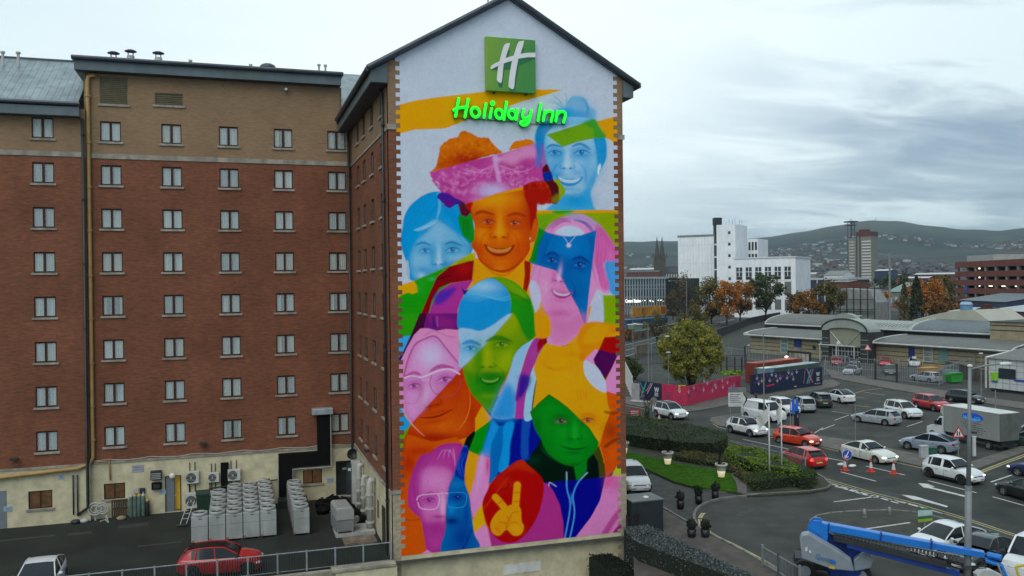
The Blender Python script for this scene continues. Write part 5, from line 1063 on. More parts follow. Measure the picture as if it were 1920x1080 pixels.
ACG='air conditioning units on the cream wall';acm=mat('ac_white',(.50,.50,.46),.5,.08,2);grl=mat('ac_grille',(.05,.055,.055),.6)
def ac(xa_,ya,xb_,yb,lb,Y_=MY,dep=.38,legs=False):
 a=PY(xa_,ya,Y_-dep);c=PY(xb_,yb,Y_-dep);o=thing('air_conditioner',((a.x+c.x)/2,Y_-dep,c.z),lb,'air conditioner',ACG)
 b=MB();b.box(a.x,c.x,Y_-dep,Y_-.08,c.z,a.z);b.build('case',acm,o,bevel=.02)
 R_=min(c.x-a.x,a.z-c.z)*.40;cx=a.x+(c.x-a.x)*.38;cz=(a.z+c.z)/2
 b=MB();b.lathe([(.01,-.012),(R_,-.012),(R_,.01)],(cx,Y_-dep,cz),18,'y');g_=b.build('fan_grille',grl,o)
 b=MB();b.lathe([(.01,-.03),(R_*.2,-.03),(R_*.2,0)],(cx,Y_-dep,cz),10,'y');[b.box(cx-R_*.95,cx+R_*.95,Y_-dep-.02,Y_-dep-.013,cz+k*R_*.3-.008,cz+k*R_*.3+.008)for k in(-2,-1,1,2)];b.build('fan_hub',M['wpipe'],g_)
 b=MB();b.box(a.x+.05,a.x+.1,Y_-dep,Y_,c.z-.08,c.z);b.box(c.x-.1,c.x-.05,Y_-dep,Y_,c.z-.08,c.z);b.build('bracket',M['dpipe'],o)
 b=MB();[b.tube([(x_,Y_-.05,c.z-.6),(x_,Y_-.05,a.z+.55)],.028,5)for x_ in(a.x+.2,c.x-.25)];b.build('pipework',M['dpipe'],o)
ac(349,885.5,373,906,'white air conditioner, left one of the upper row');ac(390,887.5,411,903.5,'smallest white air conditioner, middle of the upper row');ac(427,881.5,451,900.5,'white air conditioner, right one of the upper row, beside the black strip')
ac(348,925.5,374,952.5,'white air conditioner low on the wall left of the green bin');ac(387,922.5,412,953,'white air conditioner low on the wall right of the green bin')
a,c=PY(413.5,868,MY-.12),PY(429,922,MY-.12);o=thing('black_strip_duct',(a.x,MY-.1,c.z),'flat black duct strip between two upper air conditioners','duct');b=MB();b.box(a.x,c.x,MY-.14,MY-.01,c.z,a.z);b.build('duct_body',M['black'],o)
za=PY(450,908,MY-.1).z;pipe('service_pipe',[(PY(392,910,MY).x,MY-.16,za-.1),(PY(522,905,MY).x,MY-.16,za+.12)],.04,M['dpipe'],'dark service pipe running below the upper air conditioners')
a,c=PY(282,884,MY-.3),PY(303,899,MY-.3);o=thing('grille_box',(a.x,MY-.3,c.z),'dark louvred extractor box above the gas cylinders','vent');b=MB();b.box(a.x,c.x,MY-.35,MY-.01,c.z,a.z);b.build('case',M['dpipe'],o);b=MB();[b.box(a.x+.05,c.x-.05,MY-.37,MY-.35,c.z+.06+k*.11,c.z+.10+k*.11)for k in range(4)];b.build('louvre',M['wpipe'],o)
a,c=PY(284,906,MY-.2),PY(303,917,MY-.2);o=thing('meter_box',(a.x,MY-.2,c.z),'black meter box under the louvred extractor','box');b=MB();b.box(a.x,c.x,MY-.25,MY-.01,c.z,a.z);b.build('case',M['black'],o);b=MB();b.box(a.x+.1,c.x-.1,MY-.26,MY-.251,c.z+.08,a.z-.08);b.build('lid',M['dpipe'],o)
for x_,m_,lb in((255,M['wpipe'],'white board leaning above the gas cylinders'),(267,M['dpipe'],'black board leaning beside the white board')):
 a=PY(x_-5,916,MY-.15);c=PY(x_+5,925,MY-.15);o=thing('leaning_board',(a.x,MY-.1,c.z),lb,'board');b=MB();b.box(a.x,c.x,MY-.12,MY-.05,c.z,a.z);b.build('board',m_,o)
GC='gas cylinders against the wall';gm_=[mat('cyl_green',(.10,.15,.13),.5,.2,3),mat('cyl_yellow',(.42,.30,.05),.5),mat('cyl_black',(.02,.02,.02),.5)]
for i,x_ in enumerate((246,253.5,261,269,277)):
 p=PY(x_,970,MY-.35);mm_=gm_[0]if i<4 else gm_[2];hh=1.45 if i<4 else 1.1
 o=thing('gas_cylinder',(p.x,MY-.35,0),('black gas cylinder with yellow shoulder, right end of the row' if i==4 else['leftmost','second from left','third from left','fourth from left'][i]+' grey-green gas cylinder by the wall'),'gas cylinder',GC)
 b=MB();b.lathe([(.11,.01),(.12,.04),(.12,hh-.2),(.10,hh-.1),(.05,hh-.02)],(p.x,MY-.35,0),12);b.build('tank',mm_,o,smooth=True)
 b=MB();b.lathe([(.12,hh-.22),(.101,hh-.1),(.045,hh)],(p.x,MY-.351,0),12);b.lathe([(.03,hh),(.03,hh+.1)],(p.x,MY-.35,0),8);b.build('shoulder',gm_[1]if i in(1,2,4)else M['wpipe'],o)
a,c=PY(209,942,MY-.3),PY(239,976,MY-.3);wd=mat('weathered_wood',(.085,.055,.035),.9,.3,4,streak=.4);o=thing('wooden_pallet',(a.x,MY-.3,0),'dark wooden pallet standing against the cream wall','pallet')
b=MB();k=a.x
while k<c.x-.05:b.box(k,k+.09,MY-.35,MY-.32,.02,1.15);k+=.13
b.build('slat',wd,o);b=MB();[b.box(a.x,c.x,MY-.318,MY-.22,z,z+.1)for z in(.05,.55,1.05)];b.build('bearer',wd,o)
o=thing('green_bin',(PY(381,950,MY-.9).x,MY-.9,0),'dark green bin between the lower air conditioners','bin');p=PY(381,950,MY-.9);gb=mat('bin_green',(.015,.045,.028),.5)
b=MB();b.extr([(p.x-.33,MY-1.2,.08),(p.x+.33,MY-1.2,.08),(p.x+.4,MY-1.25,1.2),(p.x-.4,MY-1.25,1.2)],(0,.6,0));b.build('bin_body',gb,o);b=MB();b.extr([(p.x-.43,MY-1.3,1.2),(p.x-.43,MY-.6,1.2),(p.x-.43,MY-.6,1.32),(p.x-.43,MY-.9,1.5),(p.x-.43,MY-1.3,1.3)],(.86,0,0));b.build('lid',gb,o)
p=PY(512/2.842+0,960,LY-.4);o=thing('hose_reel',(PY(178,960,MY-.4).x,MY-.4,0),'white coiled hose reel at the foot of the ochre pipe','hose');p=PY(178,952,MY-.5)
b=MB()
for cx,rr in((p.x,.38),(p.x+.42,.34)):b.tube([(cx+rr*math.cos(t*math.pi/9),MY-.5,.75+rr*math.sin(t*math.pi/9))for t in range(19)],.05,6);b.tube([(cx+rr*.6*math.cos(t*math.pi/9),MY-.53,.75+rr*.6*math.sin(t*math.pi/9))for t in range(19)],.035,6)
b.build('hose_coil',M['wpipe'],o);b=MB();b.box(p.x-.05,p.x+.05,MY-.4,MY-.3,0,.8);b.build('stand',M['wpipe'],o)
for i,(x_,y_,lb)in enumerate(((142,982,'dark debris bag by the wall foot'),(158,980,'pale plastic bag on the yard near the wall'),(228,975,'small beige bag in front of the pallet'))):
 p=P(x_,y_);o=thing('rubbish_bag',p,lb,'bag');b=MB();b.ball((p.x,p.y,.12),.3,.22,.16,8,6);b.build('bag',[M['dpipe'],M['wpipe'],mat('beige_bag',(.25,.2,.12),.8)][i],o,smooth=True)
o=thing('plastic_strip',P(195,978),'bent pale plastic strip lying on the yard','debris');b=MB();a=P(188,979);c=P(203,981);b.tube([(a.x,a.y,.05),((a.x+c.x)/2,a.y+.3,.06),(c.x,c.y,.05),(c.x-.2,c.y+.7,.3)],.05,4);b.build('strip',M['wpipe'],o)
o=thing('hand_trolley',P(340,985),'narrow metal hand trolley leaning by the white units','trolley');p=P(338,986);b=MB();[b.tube([(p.x+d,p.y,.1),(p.x+d+.45,p.y+.5,1.35)],.03,5)for d in(0,.35)];[b.tube([(p.x+.1*k,p.y+.11*k,.1+.28*k),(p.x+.35+.1*k,p.y+.11*k,.1+.28*k)],.02,4)for k in range(1,4)];b.build('frame',M['wpipe'],o);b=MB();b.cbox((p.x+.1,p.y-.1,.05),.6,.4,.04);b.build('toe_plate',M['dpipe'],o)
FU='white fan condenser units in rows on the yard';fm_=mat('unit_grey',(.36,.37,.36),.45,.10,1.3,streak=.2);fd=mat('unit_dark',(.03,.032,.033),.6);cop=mat('copper_joint',(.4,.16,.1),.5)
def unit(x,y,lb,first=[None]):
 if first[0]is None:
  o=thing('fan_unit',(0,0,0),lb,'cooling unit',FU,local=True);w,d,h=.90,.76,1.55
  b=MB();b.box(-w/2,w/2,-d/2,d/2,.1,h);b.build('cabinet',fm_,o,bevel=.03)
  b=MB();b.lathe([(.41,h),(.43,h+.02),(.43,h+.17),(.38,h+.19),(.36,h+.08)],(0,0,0),20,cap=False);rg=b.build('fan_ring',fm_,o,smooth=True)
  b=MB();b.lathe([(.01,h+.06),(.36,h+.06)],(0,0,0),20);b.build('fan_well',fd,rg)
  b=MB();[b.lathe([(r_,h+.175),(r_+.02,h+.185)],(0,0,0),20,cap=False)for r_ in(.12,.2,.28,.34)];b.lathe([(.01,h+.18),(.11,h+.2),(.11,h+.15)],(0,0,0),12);b.build('fan_guard',fm_,rg)
  b=MB();b.box(-.06,.12,-d/2-.006,-d/2+.01,h-.17,h-.13);b.box(-w/2+.03,w/2-.03,-d/2-.004,-d/2,.98,.99);b.box(-w/2-.004,w/2+.004,-d/2+.01,-d/2+.02,.1,h-.05);b.build('badge',fd,o)
  b=MB();[b.box(sx*.4-.05,sx*.4+.05,-d/2,d/2,0.005,.1)for sx in(-1,1)];b.build('base_rail',fd,o)
  b=MB();b.lathe([(.05,.14),(.05,.26)],(-w/2+.05,-d/2-.03,0),8);b.build('pipe_joint',cop,o);first[0]=o
 else:o=copy_tree(first[0]);o['label']=lb
 o.location=(x,y,0);return o
row0=[(375,1018),(406.5,1016.5),(438.5,1014.5),(471,1012),(504,1009.5)];P0=[P(*q)for q in row0];yb=sum(p.y for p in P0)/5+.4
xs_=[P0[0].x+i*(P0[4].x-P0[0].x)/4 for i in range(5)];ordn=['front','second','third','fourth','fifth','sixth','seventh']
coln=['leftmost','second','third','fourth','fifth']
for ci in range(5):
 nrow=[1,5,6,6,7][ci]
 for ri in range(nrow):unit(xs_[ci],yb+ri*1.28,'%s white fan unit of the %s column in the big block'%(ordn[ri],coln[ci])if ci else 'white fan unit standing alone at the left front of the big block')
pf=P(566,1004);
for ri in range(6):unit(pf.x,pf.y+.4+ri*1.28,'%s white fan unit of the separate right column'%ordn[ri])
p=P(650,1008);o=thing('waste_compactor',(p.x,p.y,0),'grey covered waste trolley with rounded lid near the doorway','trolley');gm3=mat('compactor_grey',(.30,.30,.29),.5,.1,2)
b=MB();b.extr([(p.x-.55,p.y,1.0),(p.x+.45,p.y,1.0),(p.x+.45,p.y,1.55),(p.x+.35,p.y,1.7),(p.x-.45,p.y,1.72),(p.x-.55,p.y,1.6)],(-.15,1.9,0.05));b.build('lid',gm3,o,bevel=.04)
b=MB();b.extr([(p.x-.55,p.y+.05,.35),(p.x+.4,p.y+.05,.35),(p.x+.42,p.y+.05,1.0),(p.x-.55,p.y+.05,1.0)],(-.15,1.8,0));b.extr([(p.x+.42,p.y+.1,.55),(p.x+.8,p.y+.5,.8),(p.x+.8,p.y+.5,.95),(p.x+.42,p.y+.1,1.0)],(0,.6,0));b.build('hopper',mat('hopper_grey',(.2,.21,.21),.5),o)
for dx in(-.5,.35):
 for dy in(.1,1.6):b=MB();b.tube([(p.x+dx,p.y+dy,0),(p.x+dx,p.y+dy,.4)],.035,5);b.build('leg',M['wpipe'],o)
BG='black rubbish bags piled by the side wall'
for i,(dx,dy,s)in enumerate(((5.2,56.7,.45),(5.9,57.0,.5),(6.4,56.0,.55),(5.6,55.6,.5),(6.6,54.8,.5),(6.0,54.2,.55),(6.7,53.3,.5),(6.2,52.6,.45),(6.9,52.0,.45),(5.1,55.2,.4))):
 o=thing('rubbish_bag',(dx,dy,0),'black rubbish bag in the pile between the doorway and the pale flues','bag',BG);b=MB();b.ball((dx,dy,s*.6),s*1.05,s*.95,s*.75,9,7);b.v=[(x+rnd.uniform(-.05,.05),y+rnd.uniform(-.05,.05),max(0.01,z+rnd.uniform(-.05,.05)))for x,y,z in b.v];b.build('sack',M['black'],o)
 b=MB();b.lathe([(.1,s*1.25),(.05,s*1.4),(.12,s*1.5)],(dx,dy,0),6);b.build('knot',M['black'],o)
p=P(690,1000);o=thing('concrete_plinth',(6.2,50.5,0),'pale concrete plinth at the foot of the nearest flue','plinth');b=MB();b.box(5.3,7.55,49.6,51.4,.01,.22);b.build('block',mat('pale_concrete',(.36,.36,.34),.9,.15,2),o);b=MB();b.box(5.6,7.4,47.9,49.3,.01,.12);b.build('slab',mat('stained_slab',(.17,.13,.10),.9,.35,2),o)
p=P(623,961);o=thing('small_white_box',(p.x,p.y,0),'tiny white carton lying on the dark yard','carton');b=MB();b.cbox((p.x,p.y,.01),.4,.25,.12,.3);b.build('carton',M['wpipe'],o)
YF=44.12;fr=thing('yard_railing',(2,YF,0),'pale metal railing with dark bars along the edge of the hotel yard','railing');pm2=mat('galvanised',(.26,.28,.29),.5,.15,3,metal=.3);dk=mat('dark_green_bar',(.012,.022,.019),.6)
posts=[7.5-1.42*i for i in range(34)]
for x in posts:b=MB();b.box(x-.04,x+.04,YF-.04,YF+.04,.12,1.16);b.build('post',pm2,fr)
b=MB()
for x0_,x1_ in zip(posts[1:],posts):b.tube([(x0_+.04,YF,1.1),(x1_-.04,YF,1.1)],.032,6);b.tube([(x0_+.04,YF,.2),(x1_-.04,YF,.2)],.022,5)
rl=b.build('rail',pm2,fr);tag(rl,kind='stuff')
b=MB()
for x0_ in posts[1:]:
 for k in range(1,12):x=x0_+k*1.42/12;b.box(x-.03,x+.03,YF-.012,YF+.012,.2,1.08)
br=b.build('bars',dk,fr);tag(br,kind='stuff')
o=thing('stone_ledge',(3,44.2,0),'rough stone ledge under the railing beside the gable','ledge');b=MB();b.box(4.4,7.66,NY-.62,NY-.02,.065,.26);b.build('coping',G['wallc'],o,bevel=.04)
# ==== cars
C_={}
def paintm(name,col,rough=.32):return mat('paint_'+name,col,rough,.05,3,spec=.5,coat=.6)
C_['white']=paintm('white',(.66,.68,.69));C_['red']=paintm('red',(.42,.012,.014));C_['orange']=paintm('orange_red',(.62,.045,.012));C_['black']=paintm('black',(.008,.009,.010),.3);C_['blackroof']=mat('black_roof',(.006,.007,.008),.35,spec=.25)
C_['silver']=paintm('silver',(.30,.33,.36));C_['bluegrey']=paintm('blue_grey',(.22,.27,.33));C_['navy']=paintm('navy',(.012,.018,.09));C_['green']=paintm('dark_green',(.014,.03,.026));C_['cream']=paintm('warm_white',(.62,.64,.58));C_['scarlet']=paintm('scarlet',(.48,.008,.012))
C_['glass']=glass_mat('car_glass',(.012,.018,.022),.08,.32);C_['tyre']=mat('tyre_rubber',(.012,.012,.012),.85);C_['rim']=mat('alloy_rim',(.30,.31,.32),.35,.1,metal=.6);C_['darkrim']=mat('dark_rim',(.05,.05,.055),.4,.1,metal=.5)
C_['trim']=mat('black_trim',(.014,.014,.015),.6);C_['plate_w']=mat('plate_white',(.6,.6,.58),.5);C_['plate_y']=mat('plate_yellow',(.6,.5,.1),.5)
C_['lamp']=mat('headlamp',(.55,.58,.6),.15,.05,spec=.8);C_['lamp_on']=mat('headlamp_lit',(.9,.9,.85),.2,emit=(1,.95,.8),estr=1.2);C_['tail']=mat('tail_lamp',(.30,.01,.01),.25);C_['tail_on']=mat('tail_lamp_lit',(.7,.02,.02),.25,emit=(1,.05,.03),estr=1.6)
KIND={
 'suv':dict(L=4.4,W=1.84,H=1.62,wb=2.62,r=.345,g=.24,A=.235,B=.07,C=-.40,D=-.478,belt=1.02,nose=.80,tail=1.0),
 'crossover':dict(L=4.15,W=1.8,H=1.56,wb=2.55,r=.335,g=.23,A=.25,B=.07,C=-.34,D=-.465,belt=.99,nose=.78,tail=.98),
 'hatch':dict(L=4.05,W=1.75,H=1.44,wb=2.55,r=.31,g=.18,A=.27,B=.06,C=-.33,D=-.465,belt=.90,nose=.66,tail=.92),
 'sedan':dict(L=4.65,W=1.8,H=1.45,wb=2.76,r=.325,g=.17,A=.215,B=.03,C=-.19,D=-.37,belt=.93,nose=.68,tail=.98),
 'estate':dict(L=4.7,W=1.82,H=1.45,wb=2.8,r=.325,g=.17,A=.21,B=.04,C=-.36,D=-.475,belt=.92,nose=.66,tail=.94),
 'coupe':dict(L=4.5,W=1.85,H=1.50,wb=2.7,r=.34,g=.2,A=.24,B=.04,C=-.20,D=-.455,belt=.96,nose=.72,tail=1.02),
 'van':dict(L=5.0,W=1.95,H=1.95,wb=3.1,r=.33,g=.22,A=.33,B=.20,C=-.475,D=-.49,belt=1.15,nose=.95,tail=1.2)}
def wheel_mb(r,dark=False):
 t=MB();t.lathe([(r*.62,-.1),(r*.93,-.105),(r,-.075),(r,.075),(r*.93,.105),(r*.62,.1)],n=20,ax='y',cap=False)
 q=MB();q.lathe([(.02,.06),(r*.22,.085),(r*.24,.06)],n=12,ax='y');q.lathe([(r*.60,-.09),(r*.66,-.1),(r*.66,.1),(r*.60,.085)],n=20,ax='y',cap=False)
 for k in range(5):
  a=2*math.pi*k/5+.3;ca,sa=math.cos(a),math.sin(a);w=r*.11
  p=[(ca*r*.15-sa*w,sa*r*.15+ca*w),(ca*r*.63-sa*w*1.4,sa*r*.63+ca*w*1.4),(ca*r*.63+sa*w*1.4,sa*r*.63-ca*w*1.4),(ca*r*.15+sa*w,sa*r*.15-ca*w)]
  q.extr([(x,.06,z)for x,z in p],(0,.025,0))
 d=MB();d.lathe([(.01,.03),(r*.61,.03)],n=16,ax='y');return t,q,d
_wh={}
def make_car(kind,paint,label,cat='car',group=None,roof=None,lights=False,brake=False,darkrim=False,cladding=None,name='parked_car',rails=False):
 k=KIND[kind];Lc,Wc,H=k['L'],k['W'],k['H'];h=Lc/2;r,g=k['r'],k['g']
 root=thing(name,(0,0,0),label,cat,group,local=True);pm=C_[paint];van=kind=='van'
 xw=[k['wb']/2+.02*Lc*.3,-k['wb']/2+.01];xw=[k['wb']/2+.08,-k['wb']/2+.02]
 ra=r+.055
 def zb(x):
  z=g
  for c in xw:
   d=abs(x-c)
   if d<ra:z=max(z,r+math.sqrt(ra*ra-d*d)*1.0)
  if x>h-.35:z=max(z,g+(x-h+.35)*.25)
  if x<-h+.3:z=max(z,g+(-x-h+.3)*.5)
  return z
 A,B_,Cx,D=(k[q]*Lc for q in 'ABCD')
 def T(x):
  if x>A:t=(x-A)/(h-A);return k['belt']+.02-(k['belt']-k['nose'])*(t**1.5)-.22*max(0,(t-.82)/.18)**2
  if x<D:t=(D-x)/(h+D+1e-6);return k['tail']+.02-.16*t**2 if not van else k['belt']
  return k['belt']+.02+(k['tail']-k['belt'])*max(0,(A-x)/(A-D))**2
 def hw(x):
  t=abs(x)/h;return Wc/2*(1-.20*t**5-.10*max(0,(t-.9)/.1)**2)
 xs=sorted({round(v,3)for v in list(np.linspace(-h,h,34))+[c+ra*math.cos(a)for c in xw for a in np.linspace(0,math.pi,11)]+[A,D]})
 def sect(x):
  w,b0,t=hw(x),zb(x),T(x);c=lambda z:max(z,b0+.012)
  return[(0,b0),(w*.86,b0),(w*.955,c(b0+.03)),(w*.99,c(g+.22)),(w,c(t*.62)),(w*.985,c(t*.80)),(w*.955,c(t-.075)),(w*.90,c(t-.012)),(w*.55,t+.018),(0,t+.03)]
 b=MB();n=10;ring=[]
 for x in xs:
  s=sect(x);ring.append([(x,y,z)for y,z in s]+[(x,-y,z)for y,z in s[-2:0:-1]])
 m=len(ring[0]);vs=[v for q in ring for v in q]
 bot=[];fs=[]
 for i in range(len(xs)-1):
  for j in range(m):
   f=(i*m+j,(i+1)*m+j,(i+1)*m+(j+1)%m,i*m+(j+1)%m)
   (bot if j in(0,m-1)else fs).append(f)
 b.m=0;b.add(vs,fs+[tuple(range(m))[::1],tuple(range((len(xs)-1)*m,len(xs)*m))[::-1]])
 o0=len(b.v)-len(vs);b.f+=[tuple(q+o0 for q in f)for f in bot];b.mi+=[1]*len(bot)
 b.m=1
 def sidebox(x0,x1,z0,z1,e=.006):
  for sg in(-1,1):
   y0=min(hw(x0),hw(x1))*.97;y1=max(hw(x0),hw(x1))+e;b.box(x0,x1,min(sg*y0,sg*y1),max(sg*y0,sg*y1),z0,z1)
 dl=[xw[0]-ra-.06,(xw[0]+xw[1])/2-.08,xw[1]+ra*.9]if not van else[xw[0]-ra-.02,xw[0]-ra-1.0]
 for x in dl:sidebox(x-.006,x+.006,g+.16,k['belt']*.84,.002)
 clad=cladding if cladding is not None else kind in('suv','crossover')
 if clad:
  sidebox(xw[1]+ra+.02,xw[0]-ra-.02,g-.005,g+.15,.012)
  for c in xw:
   for a0 in np.linspace(.05,math.pi-.05,12):
    a1=a0+.27;p=[(c+R_*math.cos(a_),r+R_*math.sin(a_))for R_,a_ in((ra-.01,a0),(ra+.07,a0),(ra+.07,a1),(ra-.01,a1))]
    if p[1][1]<g:continue
    for sg in(-1,1):b.extr([(x_,sg*(hw(c)*.985),z_)for x_,z_ in p],(0,sg*.03,0))
  b.cbox((h-.16,0,g+.03),.3,Wc*.80,.14);b.cbox((-h+.16,0,g+.05),.3,Wc*.80,.16)
 else:b.cbox((h-.14,0,g+.06),.27,Wc*.74,.1);b.cbox((-h+.15,0,g+.04),.28,Wc*.74,.09)
 for x in((A+B_)/2-.55,D*.3-.1):sidebox(x,x+.16,k['belt']*.80,k['belt']*.80+.025,.018)
 b.cbox((0,0,.13),Lc*.86,Wc*.80,.14)  # low black underbody box, added to deepen the shade beneath the car
 bo=b.build('body',[pm,C_['trim']],root,smooth=True)
 mdd=bo.modifiers.new('edge','EDGE_SPLIT');mdd.split_angle=math.radians(38)
 def hz(x):
  if x>B_:t=(A-x)/(A-B_);return T(A)+(H-.05-T(A))*(t**.92)
  if x<Cx:t=(x-D)/(Cx-D+1e-6);return T(D)+(H-.07-T(D))*(max(0,t)**.8)
  t=(x-Cx)/(B_-Cx);return H-.07+.02*t+.05*math.sin(math.pi*t)**.8
 gx=sorted(set([round(v,3)for v in list(np.linspace(A,B_,5))+list(np.linspace(B_,Cx,9))+list(np.linspace(Cx,D,5))]),reverse=True)
 wr=Wc/2*(.70 if not van else .86)
 def edge(x):s=min(1,max(0,(hz(x)-T(x))/(H-.05-T(x))));wb_=hw(x)*.905;return wb_,wb_+(wr*(1-.06*abs(x)/h)-wb_)*s
 parts={q:MB()for q in('glassf','glassr','sideg','roof','pillar')}
 panes={-1:[],1:[]};was={-1:0,1:0}
 pill=[((A+D)/2+.06*Lc-.05,(A+D)/2+.06*Lc+.05)]if not van else[]
 for x0,x1 in zip(gx,gx[1:]):
  (a0,e0),(a1,e1)=edge(x0),edge(x1);z0,z1=hz(x0),hz(x1);t0,t1=T(x0)-.01,T(x1)-.01;xm=(x0+x1)/2
  top=parts['glassf']if xm>B_ else(parts['roof']if xm>Cx or van else parts['glassr'])
  for s0,s1 in((-1,-.5),(-.5,.5),(.5,1)):
   cz=lambda s,z:z+(.035*(1-s*s)if xm<B_ else .03*(1-s*s))
   top.add([(x0,e0*s0,cz(s0,z0)),(x1,e1*s0,cz(s0,z1)),(x1,e1*s1,cz(s1,z1)),(x0,e0*s1,cz(s1,z0))],[(3,2,1,0)])
  solid=(xm<Cx+.02*Lc and not kind=='sedan' and not kind=='coupe')or(van and xm<B_-.20*Lc)
  for sg in(-1,1):
   f=(0,1,2,3)if sg<0 else(3,2,1,0)
   op=solid or any(p0<xm<p1 for p0,p1 in pill)
   if not op and not was[sg]:panes[sg].append(MB())
   was[sg]=not op;tgt=parts['pillar']if op else panes[sg][-1]
   tgt.add([(x0,sg*a0,t0),(x1,sg*a1,t1),(x1,sg*e1,z1),(x0,sg*e0,z0)],[f])
 if van:
  x=gx[-1];a,e=edge(x);parts['pillar'].quad((x,-a,T(x)-.01),(x,-e,hz(x)),(x,e,hz(x)),(x,a,T(x)-.01))
 for sg in(-1,1):
  parts['pillar'].tube([(x,sg*(edge(x)[1]-.005),hz(x)+.004)for x in gx],.032 if not van else .05,6)
  if not van:
   x=(A+D)/2+.05*Lc;a,e=edge(x);parts['roof' if False else 'pillar'].tube([(x,sg*(a+.004),T(x)),(x-.06,sg*(e+.004),hz(x-.06))],.03,4)
   if kind in('suv','estate','hatch','crossover'):
    x=Cx+.06*Lc;a,e=edge(x);parts['pillar'].tube([(x-.05,sg*(a+.003),T(x)),(x+.02,sg*(e+.003),hz(x))],.045,4)
 rm=C_[roof]if roof else pm
 parts['roof'].build('roof',rm,root,smooth=True)
 parts['glassf'].build('windscreen',C_['glass'],root,smooth=True)
 if parts['glassr'].v:parts['glassr'].build('rear_window',C_['glass'],root,smooth=True)
 [q.build('side_window',C_['glass'],root)for sg in(-1,1)for q in panes[sg]];parts['pillar'].build('pillars',pm,root)
 if rails:
  for sg in(-1,1):q=MB();q.tube([(x,sg*(edge(x)[1]*.94),hz(x)+.07-(.05 if i in(0,6)else 0))for i,x in enumerate(np.linspace(B_-.1,Cx+.05,7))],.018,5);q.build('roof_rail',C_['rim'],root)
 if kind in('suv','hatch','crossover','estate'):
  q=MB();q.box(Cx-.2,Cx+.02,-wr*.8,wr*.8,hz(Cx)-.0,hz(Cx)+.045);q.build('spoiler',rm,root)
 key=(round(r,3),darkrim)
 if key not in _wh:
  t,q,d=wheel_mb(r);hub=MB();_wh[key]=[o.data for o in(t.build('wheel',C_['tyre'],smooth=True),q.build('rim',C_['darkrim' if darkrim else 'rim']),d.build('brake_disc',C_['trim']))]
  for o in[o for o in bpy.data.objects if o.data in _wh[key]]:bpy.data.objects.remove(o)
 for x in xw:
  for sg in(-1,1):
   w=bpy.data.objects.new('wheel',_wh[key][0]);COL.objects.link(w);w.parent=root;w.location=(x,sg*(Wc/2-.115),r);w.rotation_euler=(0,rnd.uniform(0,1),0 if sg>0 else math.pi)
   for nm,me_ in(('rim',_wh[key][1]),('brake_disc',_wh[key][2])):o=bpy.data.objects.new(nm,me_);COL.objects.link(o);o.parent=w
 zh=k['nose']-.10 if not van else .80
 for sg in(-1,1):
  yf=hw(h-.22)*.80;q=MB();q.ball((h-.19,sg*yf,zh),.20,.20,.085,10,6);q.build('headlight',C_['lamp_on' if lights else 'lamp'],root,smooth=True)
  yr=hw(-h+.1)*.86;q=MB();zt=k['tail']-.17 if not van else 1.15;q.ball((-h+.10,sg*yr,zt),.13,.16,.10 if kind!='van' else .22,10,6);q.build('tail_light',C_['tail_on' if brake else 'tail'],root,smooth=True)
  q=MB();xm_=A-.26 if not van else A-.30;q.ball((xm_,sg*(hw(xm_)+.09),k['belt']+.10),.07,.11,.085 if not van else .15,8,6);q.tube([(xm_,sg*hw(xm_)*.9,k['belt']+.03),(xm_,sg*(hw(xm_)+.05),k['belt']+.07)],.03,5);q.build('mirror',C_['trim']if roof or van else pm,root,smooth=True)
 q=MB();q.box(h-.10,h-.005,-Wc*.24,Wc*.24,zh-.15,zh-.01);q.box(h-.14,h-.02,-Wc*.34,Wc*.34,g+.1,g+.2);q.build('grille',C_['trim'],root)
 q=MB();q.box(h-.03,h+.012,-.26,.26,g+.13,g+.24);q.build('number_plate',C_['plate_w'],root)
 q=MB();q.box(-h-.012,-h+.05,-.26,.26,k['tail']-.42,k['tail']-.31);q.build('number_plate',C_['plate_y'],root)
 if van:
  q=MB();q.box(-h-.01,-h+.03,-.006,.006,.4,1.8);q.box(-h-.012,-h+.02,.15,.8,1.25,1.65);q.build('rear_door_trim',C_['trim'],root)
 return root
def put(root,kind,rear,front,z=0,side=None):
 """stand a car on its near-side wheel contact points, measured on the ground"""
 a,c=P(*rear,z),P(*front,z);d=c-a;ang=math.atan2(d.y,d.x);k=KIND[kind];mid=(a+c)/2
 n=Vector((-math.sin(ang),math.cos(ang),0));s=1 if n.dot(mid)>0 else-1
 ctr=mid+n*s*(k['W']/2-.03)-Vector((math.cos(ang),math.sin(ang),0))*.05
 root.location=(ctr.x,ctr.y,z);root.rotation_euler=(0,0,ang);return root
ROADG='cars driving on the main road';PARKG='cars parked in the open car park';STG='cars parked behind the station railings'
def car(kind,paint,rear,front,label,group=None,**kw):
 nm='moving_car' if group==ROADG else 'parked_car'
 return put(make_car(kind,paint,label,'car',group,name=nm,**kw),kind,rear,front)
car('suv','white',(1229.9,781.2),(1258,787.5),'white tall car with black roof passing the pink hoarding',ROADG,roof='blackroof',lights=True)
car('crossover','white',(1370,812.2),(1405,819.8),'small white car with black roof driving below the white van',ROADG,roof='blackroof',lights=True)
car('hatch','orange',(1464,831.7),(1505.8,838.5),'bright orange-red hatchback with headlights on beside the flagpoles',ROADG,lights=True)
car('hatch','scarlet',(1505.8,878.3),(1471.7,866.7),'deep red hatchback with tail lights glowing behind the kerb railing',ROADG,brake=True)
car('sedan','cream',(1586.7,857.5),(1642.4,870.6),'white saloon car passing the traffic cones',ROADG,lights=True)
car('crossover','white',(1743.4,895.8),(1800,909.3),'white crossover with black wheels driving in front of the triangular sign',ROADG,lights=True,darkrim=True)
car('sedan','black',(1943,948),(1885,930.8),'black saloon car cut by the right edge driving left',ROADG)
